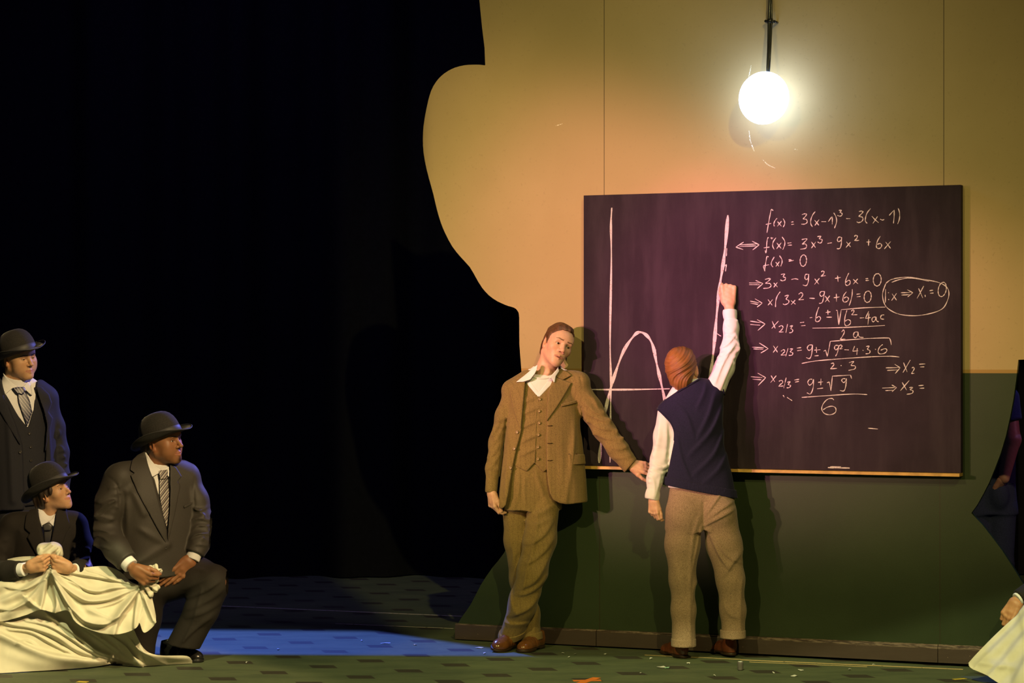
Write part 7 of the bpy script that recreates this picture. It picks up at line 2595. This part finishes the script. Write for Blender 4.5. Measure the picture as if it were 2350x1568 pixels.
# ------------------------------------------------------------------ 7. the figure at the right edge, whose hand reaches into the picture
def build_edge_figure():
    P = Pic(11.75)
    b0 = P(2450, 1540, 0.1); b0[2] = 0
    root = empty('person', b0, 'person of whom only a hand and dark cuff show behind the right-hand sheet', 'person')
    skin = (0.50, 0.26, 0.13)
    H = Head(P(2455, 1085, 0.0), yaw=-60, pitch=0, roll=10, scale=1.0)
    neck = P(2462, 1150, 0.02)
    sh, el, wr = P(2400, 1185, -0.02), P(2410, 1330, 0.0), P(2334, 1378, -0.06)
    s2, e2, w2 = P(2530, 1185, 0.02), P(2545, 1300, -0.05), P(2480, 1350, -0.2)
    f1, h1 = hand_field(wr, (-0.52, -0.10, -0.85), (0.62, -0.62, -0.35), [(24, 40, 24), (28, 42, 26), (30, 44, 26), (34, 46, 28)], thumb=(14, 20), side=-1, size=1.12, fore=P(2370, 1352, -0.03), thumb_out=0.3)
    f2, h2 = hand_field(w2, (-0.6, -0.2, -0.75), (-0.5, -0.5, 0.6), [(40, 60, 30)] * 4, thumb=(14, 20), side=1, size=1.0, fore=P(2510, 1330, -0.12))
    hip = P(2465, 1390, 0.1)
    k1, k2 = P(2420, 1530, -0.1), P(2520, 1530, -0.1)
    k1[2] = k2[2] = 0.08
    build_body(root, H, neck, skin, (0.4, 0.17, 0.12), (0.03, 0.02, 0.01), [f1, f2],
               [(hip, P(2463, 1240, 0.04), 0.09, 0.09), (P(2463, 1240, 0.04), neck, 0.09, 0.05), (P(2440, 1180, 0.0), sh, 0.04, 0.04), (P(2490, 1180, 0.02), s2, 0.04, 0.04),
                (sh, el, 0.04, 0.036), (el, wr, 0.034, 0.024), (s2, e2, 0.04, 0.036), (e2, w2, 0.034, 0.024), (hip, k1, 0.06, 0.05), (hip, k2, 0.06, 0.05)])
    H.eyes(root, M_IRIS_BROWN)
    short_hair(root, H, M_HAIR_DARK)
    bowler(root, H, M_FELT, M_RIBBON, tilt=4, lift=-0.008, size=1.03)
    f = Field(P(2320, 1430, -0.35), P(2600, 1130, 0.32), 0.007)
    f.add(loft(P(2464, 1410, 0.1), P(2462, 1150, 0.02), (1, -0.1, 0), [0, 0.5, 0.85, 1.0], [0.19, 0.19, 0.20, 0.08], [0.13, 0.13, 0.12, 0.08], [0.13, 0.12, 0.12, 0.08], p=2.4))
    for ch_ in ([(P(2404, 1188, -0.02), 0.072), (P(2410, 1330, 0.0), 0.06), (P(2334, 1378, -0.06), 0.047)], [(P(2528, 1188, 0.02), 0.072), (P(2545, 1300, -0.05), 0.06), (P(2480, 1350, -0.2), 0.047)]):
        gg = limb(f, ch_)
        ax = nrm(ch_[2][0] - ch_[1][0])
        gg.cut(ch_[2][0] - ax * 0.012, ax, 0.003)
        f.d = smin(f.d, gg.d, 0.015)
    nz = cloth_noise(71, 7, 9, 22)
    f.warp(lambda x, y, z: 0.006 * nz(x, y, z))
    jk = link('jacket', f, M_SUIT_C, root, 2)
    c, n_ = P(2334, 1378, -0.06), nrm(P(2334, 1378, -0.06) - P(2410, 1330, 0.0))
    g = Field(c - 0.08, c + 0.08, 0.003)
    g.add(cone(c - n_ * 0.05, c + n_ * 0.05, 0.038, 0.037))
    g.cut(c + n_ * 0.0, n_, 0.002); g.cut(c - n_ * 0.04, -n_)
    link('shirt_cuff', g, M_SHIRT, jk, 1)
    f = Field(P(2370, 1545, -0.3), P(2590, 1350, 0.5), 0.008)
    f.add(ell(P(2465, 1400, 0.12), (0.18, 0.15, 0.13)), 0)
    for k_ in (k1, k2):
        f.add(cone(hip, k_, 0.095, 0.075), 0.04)
        f.add(cone(k_, k_ + np.array([0, 0.38, -0.02]), 0.07, 0.055), 0.03)
    f.cut((0, 0, 0.004), (0, 0, -1))
    link('trousers', f, M_SUIT_C, root, 2)


build_edge_figure()


# ================================================================== the cream sheets
m, nt, bs = new_mat('cream_sheet')
co = objco(nt)
n1 = noise(nt, co, 9, 3)
nt.links.new(mixc(nt, ramp(nt, n1, 0.3, 0.7), (0.56, 0.525, 0.41), (0.64, 0.60, 0.48)), bs.inputs['Base Color'])
bs.inputs['Roughness'].default_value = 0.8
bs.inputs['Specular IOR Level'].default_value = 0.15
bump(nt, bs, noise(nt, co, 700, 2), 0.06, 0.001)
M_SHEET = m


def polyd(pts, X, Y):
    """Distance to a polyline in the picture and the side it lies on (+ below / right of the running direction)."""
    best = None; side = None; par = None
    pts = dense(pts, 5) if len(pts) > 2 else pts
    n = len(pts) - 1
    for i in range(n):
        ax, ay = pts[i]; bx, by = pts[i + 1]
        ex, ey = bx - ax, by - ay
        t = np.clip(((X - ax) * ex + (Y - ay) * ey) / (ex * ex + ey * ey + 1e-9), 0, 1)
        dx, dy = X - ax - ex * t, Y - ay - ey * t
        d = np.hypot(dx, dy)
        s = np.sign(ex * (Y - ay) - ey * (X - ax))
        q = (i + t) / n
        if best is None:
            best, side, par = d, s, q
        else:
            m_ = d < best
            best = np.where(m_, d, best); side = np.where(m_, s, side); par = np.where(m_, q, par)
    return best, side, par


def fold_sum(folds, X, Y):
    """Depth pulled towards the audience by folds: (points, width px, height m, steep side or 0)."""
    D = np.zeros_like(X)
    for pts, wd, am, st in folds:
        d, s, q = polyd(pts, X, Y)
        w1 = np.where(s * st > 0, wd * 0.38, wd) if st else wd
        D += am * np.exp(-(d / w1) ** 2) * (0.35 + 0.65 * np.sin(PI * np.clip(q * 0.9 + 0.05, 0, 1)) ** 0.6)
    return D


def drape(name, top, bot, Zt, Zb, folds, parent=None, nu=200, nv=80, wav=(0.006, 1), mat=None, hem=0.0):
    """Cloth hung between two picture curves; Zt, Zb: depth along the curves as (x, Z) lists."""
    def curve(pts):
        P_ = np.array(dense(pts, 12))
        L = np.r_[0, np.cumsum(np.hypot(*np.diff(P_, axis=0).T))]
        u_ = np.linspace(0, L[-1], nu)
        return np.stack([np.interp(u_, L, P_[:, 0]), np.interp(u_, L, P_[:, 1])], 1)
    T, Bc = curve(top), curve(bot)
    v = np.linspace(0, 1, nv)[:, None]
    X = T[:, 0] * (1 - v) + Bc[:, 0] * v
    Y = T[:, 1] * (1 - v) + Bc[:, 1] * v
    uu = np.linspace(0, 1, nu)
    zt = np.interp(uu, [a for a, b in Zt], [b for a, b in Zt]); zb = np.interp(uu, [a for a, b in Zb], [b for a, b in Zb])
    for q in (zt, zb):
        for _ in range(6):
            q[1:-1] = 0.25 * q[:-2] + 0.5 * q[1:-1] + 0.25 * q[2:]
    Z = zt * (1 - v) + zb * v
    D = fold_sum(folds, X, Y)
    r = np.random.RandomState(wav[1])
    for _ in range(7):
        k = r.normal(size=2) * 0.06; D = D + wav[0] / 3 * np.sin(X * k[0] + Y * k[1] + r.uniform(0, 6))
    Z = Z - D
    z = EYE - (Y - HOR) * Z / F
    V = np.stack([(X - 1175) * Z / F, Z, np.maximum(z, 0.004)], -1).reshape(-1, 3)
    i = np.arange(nv - 1)[:, None] * nu + np.arange(nu - 1)[None]
    Fq = np.stack([i, i + nu, i + nu + 1, i + 1], -1).reshape(-1, 4)
    o = obj(name, V, Fq, mat or M_SHEET, parent, origin=parent is None and (V[:, 0].mean(), V[:, 1].mean(), 0) or None)
    md = o.modifiers.new('thickness', 'SOLIDIFY'); md.thickness = 0.0025
    return o


def vn(lst):
    return lst


A_FOLDS = [
    ([(112, 1312), (70, 1345), (20, 1372), (-40, 1392)], 16, 0.035, 1), ([(112, 1314), (80, 1362), (40, 1395), (0, 1415)], 13, 0.030, 1), ([(108, 1312), (50, 1330), (-20, 1352)], 12, 0.022, 0),
    ([(114, 1316), (104, 1350), (98, 1378), (92, 1400)], 9, 0.030, -1), ([(117, 1316), (124, 1352), (130, 1385), (126, 1404)], 10, 0.034, 1), ([(118, 1316), (136, 1352), (150, 1380), (158, 1402)], 9, 0.028, 1),
    ([(120, 1314), (142, 1342), (176, 1368), (205, 1380), (250, 1376), (290, 1360), (318, 1348)], 9, 0.034, 1),
    ([(122, 1312), (160, 1330), (196, 1352), (226, 1358), (262, 1350), (316, 1346)], 8, 0.026, 1),
    ([(128, 1310), (180, 1318), (240, 1328), (290, 1338), (316, 1344)], 7, 0.020, 1),
    ([(119, 1318), (146, 1370), (172, 1405), (200, 1428), (245, 1432), (285, 1400), (318, 1352)], 11, 0.034, 1),
    ([(160, 1400), (172, 1424), (188, 1438)], 8, 0.020, -1),
    ([(319, 1352), (300, 1380), (276, 1412), (262, 1456)], 11, 0.034, -1), ([(321, 1354), (312, 1395), (308, 1440)], 9, 0.028, 1), ([(324, 1354), (338, 1390), (352, 1425)], 10, 0.030, 1),
    ([(60, 1372), (78, 1388), (98, 1402)], 7, 0.022, -1), ([(20, 1350), (60, 1352), (100, 1330)], 9, 0.016, 1), ([(-20, 1395), (20, 1400), (58, 1385)], 9, 0.018, 1), ([(200, 1310), (230, 1318), (258, 1330)], 5, 0.012, 1), ([(225, 1395), (262, 1385), (300, 1365)], 6, 0.014, 1), ([(205, 1400), (240, 1415), (262, 1420), (296, 1405)], 6, 0.012, -1), ([(135, 1325), (165, 1338), (186, 1352)], 5, 0.014, -1), ([(290, 1325), (306, 1335), (316, 1343)], 4, 0.010, -1),
    ([(180, 1400), (225, 1420), (258, 1452)], 14, 0.018, 0), ([(150, 1345), (210, 1395), (250, 1410)], 14, 0.014, 0),
]
sheet = drape('sheet', [(-60, 1350), (0, 1334), (50, 1322), (95, 1309), (113, 1306), (135, 1309), (175, 1306), (200, 1302), (245, 1300), (275, 1312), (298, 1334), (318, 1342), (330, 1340), (342, 1350), (351, 1380), (358, 1414)],
              [(-60, 1424), (0, 1427), (30, 1421), (62, 1411), (92, 1400), (112, 1404), (126, 1407), (155, 1402), (170, 1425), (188, 1438), (225, 1452), (260, 1457), (290, 1452), (312, 1442), (320, 1430), (330, 1452), (346, 1443), (358, 1428)],
              [(0, 11.86), (0.38, 11.84), (0.44, 11.83), (0.60, 11.87), (0.8, 11.87), (0.88, 11.84), (1, 11.83)], [(0, 11.78), (0.3, 11.77), (0.6, 11.74), (0.85, 11.75), (1, 11.76)], [(p_, w_, a_ * 1.25, s_) for p_, w_, a_, s_ in A_FOLDS], nu=260, nv=90)
tag(sheet, 'big crumpled cream sheet held up by the two kneeling people and trailing over the floor', 'sheet')
B_FOLDS = [
    ([(-40, 1446), (0, 1456), (55, 1482), (110, 1502), (180, 1514), (243, 1522)], 14, 0.050, -1),
    ([(-40, 1405), (20, 1432), (75, 1442), (130, 1462), (175, 1492), (240, 1516)], 11, 0.035, 1),
    ([(60, 1425), (110, 1436), (158, 1462), (200, 1490), (262, 1518)], 9, 0.032, 1),
    ([(110, 1412), (150, 1440), (190, 1470), (225, 1495), (290, 1520)], 9, 0.030, 1),
    ([(190, 1440), (235, 1472), (272, 1500), (318, 1528)], 9, 0.030, 1),
    ([(245, 1455), (285, 1482), (305, 1506), (326, 1527)], 8, 0.030, -1),
    ([(285, 1452), (318, 1490), (345, 1508), (372, 1522)], 9, 0.028, 1),
    ([(20, 1446), (70, 1452), (112, 1474), (150, 1495)], 6, 0.020, 1), ([(40, 1476), (62, 1470), (84, 1482)], 6, 0.016, -1), ([(235, 1466), (252, 1480), (268, 1492)], 5, 0.014, 1), ([(300, 1470), (322, 1500), (332, 1520)], 6, 0.014, -1),
    ([(330, 1500), (380, 1510), (430, 1512)], 7, 0.018, 0), ([(150, 1490), (165, 1500), (176, 1508)], 6, 0.014, 0), ([(20, 1500), (90, 1520), (170, 1526), (240, 1525)], 18, 0.030, 0),
]


def floor_Z(pts_x_y):
    return [F * EYE / (y - HOR) - 0.012 for x, y in pts_x_y]


bt = [(-60, 1549), (0, 1546), (100, 1541), (200, 1533), (243, 1527), (262, 1524), (318, 1531), (380, 1527), (441, 1524)]
L = np.r_[0, np.cumsum([math.hypot(bt[i + 1][0] - bt[i][0], bt[i + 1][1] - bt[i][1]) for i in range(len(bt) - 1)])]
drape('trailing_hem', [(-60, 1400), (0, 1402), (100, 1392), (200, 1412), (280, 1430), (303, 1442), (314, 1462), (325, 1482), (342, 1498), (372, 1505), (428, 1506), (441, 1518)], bt,
      [(0, 11.84), (0.5, 11.83), (0.75, 11.86), (1, 12.06)], list(zip(L / L[-1], floor_Z(bt))), B_FOLDS, parent=sheet, nu=240, nv=80, wav=(0.005, 4))

# the knot of cloth in the young person's fists
Pk = Pic(11.845)
f = Field(Pk(70, 1330, -0.16), Pk(160, 1232, 0.14), 0.0028)
f.add(ell(Pk(113, 1262, 0.0), (0.060, 0.050, 0.042)), 0)
f.add(ell(Pk(96, 1268, -0.01), (0.030, 0.036, 0.032)), 0.015)
f.add(ell(Pk(133, 1266, -0.01), (0.026, 0.036, 0.036)), 0.015)
f.add(cone(Pk(113, 1275, -0.01), Pk(113, 1318, -0.01), 0.036, 0.022), 0.02)
for a_, b_, w_, am in (((90, 1272), (118, 1250), 0.009, 0.010), ((104, 1278), (132, 1256), 0.008, 0.010), ((128, 1280), (141, 1260), 0.007, 0.008), ((112, 1300), (112, 1270), 0.006, 0.008), ((98, 1284), (92, 1260), 0.007, 0.008)):
    f.warp(pull(Pk(*a_, -0.05), Pk(*b_, -0.05), w_, am))
c0 = Pk(113, 1300, 0)
f.warp(lambda x, y, z: 0.0030 * np.sin(9 * np.arctan2(z - c0[2], x - c0[0]) + 40 * (y - c0[1])) + 0.003 * np.sin(70 * x + 50 * z))
link('gathered_knot', f, M_SHEET, sheet, 2)
# the strip of cloth behind the left wrist
drape('gathered_strip', [(16, 1284), (40, 1279), (70, 1277), (92, 1279)], [(19, 1298), (40, 1297), (66, 1293), (92, 1288)], [(0, 11.93), (1, 11.84)], [(0, 11.91), (1, 11.83)], [([(18, 1290), (50, 1288), (85, 1282)], 4, 0.012, 1)], parent=sheet, nu=40, nv=16, wav=(0.003, 6))
# cloth bunched in the kneeling man's fist
Pf = Pic(11.84)
f = Field(Pf(308, 1390, -0.14), Pf(385, 1288, 0.14), 0.0028)
for (a_, b_, r1, r2, fl_) in (((334, 1322), (367, 1310), 0.024, 0.017, (0, 0.4, 1)), ((336, 1320), (357, 1303), 0.024, 0.016, (1, 0.5, 0)), ((332, 1318), (345, 1303), 0.022, 0.015, (1, 0, 0.4)),
                              ((336, 1326), (356, 1328), 0.028, 0.024, (0, 1, 0.3)), ((334, 1330), (356, 1348), 0.030, 0.024, (1, 0.2, -0.5)), ((328, 1334), (346, 1362), 0.030, 0.022, (1, 0.2, 0.3)), ((322, 1342), (330, 1368), 0.030, 0.026, (1, 0, 0))):
    f.add(cone(Pf(*a_, 0.0), Pf(*b_, -0.015), r1, r2, flat=fl_, fs=0.6), 0.008)
for a_, b_ in (((340, 1318), (372, 1305)), ((338, 1314), (352, 1297)), ((340, 1334), (362, 1326)), ((336, 1340), (360, 1356)), ((330, 1345), (344, 1368))):
    f.warp(pull(Pf(*a_, -0.03), Pf(*b_, -0.035), 0.006, 0.006))
f.warp(lambda x, y, z: 0.0022 * np.sin(160 * x + 90 * z) + 0.002 * np.sin(90 * z - 60 * x + 1))
link('gathered_knot', f, M_SHEET, sheet, 1)

# the second sheet at the right edge
R_FOLDS = [([(2380, 1380), (2330, 1440), (2280, 1490), (2240, 1528)], 16, 0.030, 1), ([(2400, 1400), (2340, 1470), (2300, 1520), (2270, 1550)], 16, 0.034, 1), ([(2420, 1420), (2370, 1490), (2340, 1540), (2320, 1580)], 18, 0.036, 1),
           ([(2235, 1515), (2275, 1525), (2330, 1532)], 9, 0.016, 0), ([(2460, 1440), (2420, 1520), (2400, 1590)], 18, 0.036, -1), ([(2350, 1395), (2300, 1440), (2262, 1480)], 9, 0.014, 0)]
sheet2 = drape('sheet', [(2222, 1522), (2240, 1502), (2262, 1479), (2285, 1456), (2315, 1428), (2333, 1412), (2342, 1398), (2360, 1380), (2420, 1345), (2520, 1340)],
               [(2224, 1527), (2232, 1536), (2262, 1549), (2290, 1567), (2330, 1590), (2380, 1612), (2450, 1630), (2540, 1640), (2580, 1640), (2600, 1640)],
               [(0, 11.45), (0.4, 11.55), (0.7, 11.56), (1, 11.5)], [(0, 11.42), (0.3, 11.2), (0.6, 10.78), (1, 10.4)], R_FOLDS, nu=160, nv=90, wav=(0.006, 9))
tag(sheet2, 'cream sheet slanting into the picture at the bottom right edge', 'sheet')


# ================================================================== small things on the floor
M_GREY = simple('grey_plastic', (0.11, 0.10, 0.095), 0.5, 0.3)
c = fl(1699, 1539)
root = empty('chalk_duster', c, 'small grey block lying on the green floor in front of the pupil', 'eraser')
mb = MB()
mb.lathe(c + np.array([0, 0, 0.001]), [(0.0005, 0), (0.013, 0.0), (0.0145, 0.006), (0.0150, 0.030), (0.0158, 0.038), (0.0150, 0.043), (0.0115, 0.0445), (0.0005, 0.0445)], 20)
mb.build('block', M_GREY, root, smooth=True)
mb = MB()
mb.lathe(c + np.array([0, 0, 0.0452]), [(0.0005, 0), (0.012, 0.0), (0.012, 0.0015), (0.0005, 0.0018)], 20)
mb.build('cap', M_SHIRT, root, smooth=True)

M_ORANGE = simple('orange_tape', (0.62, 0.16, 0.02), 0.6, 0.3)
root = empty('floor_tape', fl(1347, 1565), 'orange tape cross stuck to the floor at the bottom of the picture', 'tape')
for a_, b_ in (((1315, 1563), (1379, 1562)), ((1325, 1571), (1370, 1556))):
    mb = MB(); strip(mb, fl(*a_), fl(*b_), 0.045, 0.0008 if a_[0] == 1315 else 0.0014)
    mb.build('strip', M_ORANGE, root)
M_YTAPE = simple('yellow_tape', (0.60, 0.44, 0.05), 0.6, 0.3)
mb = MB(); strip(mb, fl(178, 1565), fl(201, 1566), 0.03)
tag(mb.build('floor_tape', M_YTAPE, None, origin=fl(190, 1565)), 'short yellow tape strip on the floor in front of the cream sheet at bottom left', 'tape')
mb = MB(); strip(mb, fl(2188, 1560), fl(2216, 1558), 0.025)
tag(mb.build('floor_tape', M_YTAPE, None, origin=fl(2200, 1559)), 'short ochre tape strip on the floor left of the right-hand sheet', 'tape')
M_PAPER = simple('white_paper', (0.55, 0.55, 0.50), 0.8, 0.2)
M_PAPER_G = simple('green_paper', (0.25, 0.45, 0.30), 0.8, 0.2)


def scrap(x, y, wpx, dpt, mat, label=None, group=None, rs=1):
    r = np.random.RandomState(rs)
    c = fl(x, y); w_ = wpx * c[1] / F
    n = 7
    pts = []
    for i in range(n):
        a_ = 2 * PI * i / n + r.uniform(-0.3, 0.3)
        q = r.uniform(0.6, 1.1)
        pts.append(c + np.array([0.5 * w_ * q * math.cos(a_), 0.5 * dpt * q * math.sin(a_), 0.002 + r.uniform(0, 0.006)]))
    mb = MB()
    ctr = c + np.array([0, 0, 0.007])
    low = [p - np.array([0, 0, 0.0015]) for p in pts]
    mb.add(pts + [ctr], [(i, (i + 1) % n, n) for i in range(n)])
    mb.add(low + [ctr - np.array([0, 0, 0.0015])], [((i + 1) % n, i, n) for i in range(n)])
    o = mb.build('paper_scrap', mat, None, origin=c)
    tag(o, label, 'paper scrap', group)


scrap(1515, 1533, 28, 0.05, M_PAPER, 'torn whitish scrap with a green neighbour on the floor in front of the pupil', None, 3)
scrap(1531, 1534, 14, 0.05, M_PAPER_G, 'torn green scrap touching a whitish scrap on the floor', None, 4)
for i, (x, y, w_) in enumerate([(1838, 1540, 16), (1824, 1553, 22), (1494, 1513, 10), (1390, 1503, 10), (1111, 1501, 7), (953, 1481, 10), (1100, 1488, 24), (885, 1478, 26), (638, 1492, 7), (830, 1472, 5),
                               (1470, 1547, 5), (1292, 1501, 8), (1320, 1503, 7), (566, 1522, 6), (1305, 1510, 6), (2005, 1527, 9), (1950, 1538, 8), (1580, 1524, 8), (1775, 1546, 8), (1640, 1552, 7)]):
    scrap(x, y, w_, 0.035, M_PAPER, 'tiny pale paper scrap lying on the stage floor', 'paper scraps strewn over the stage floor', 10 + i)
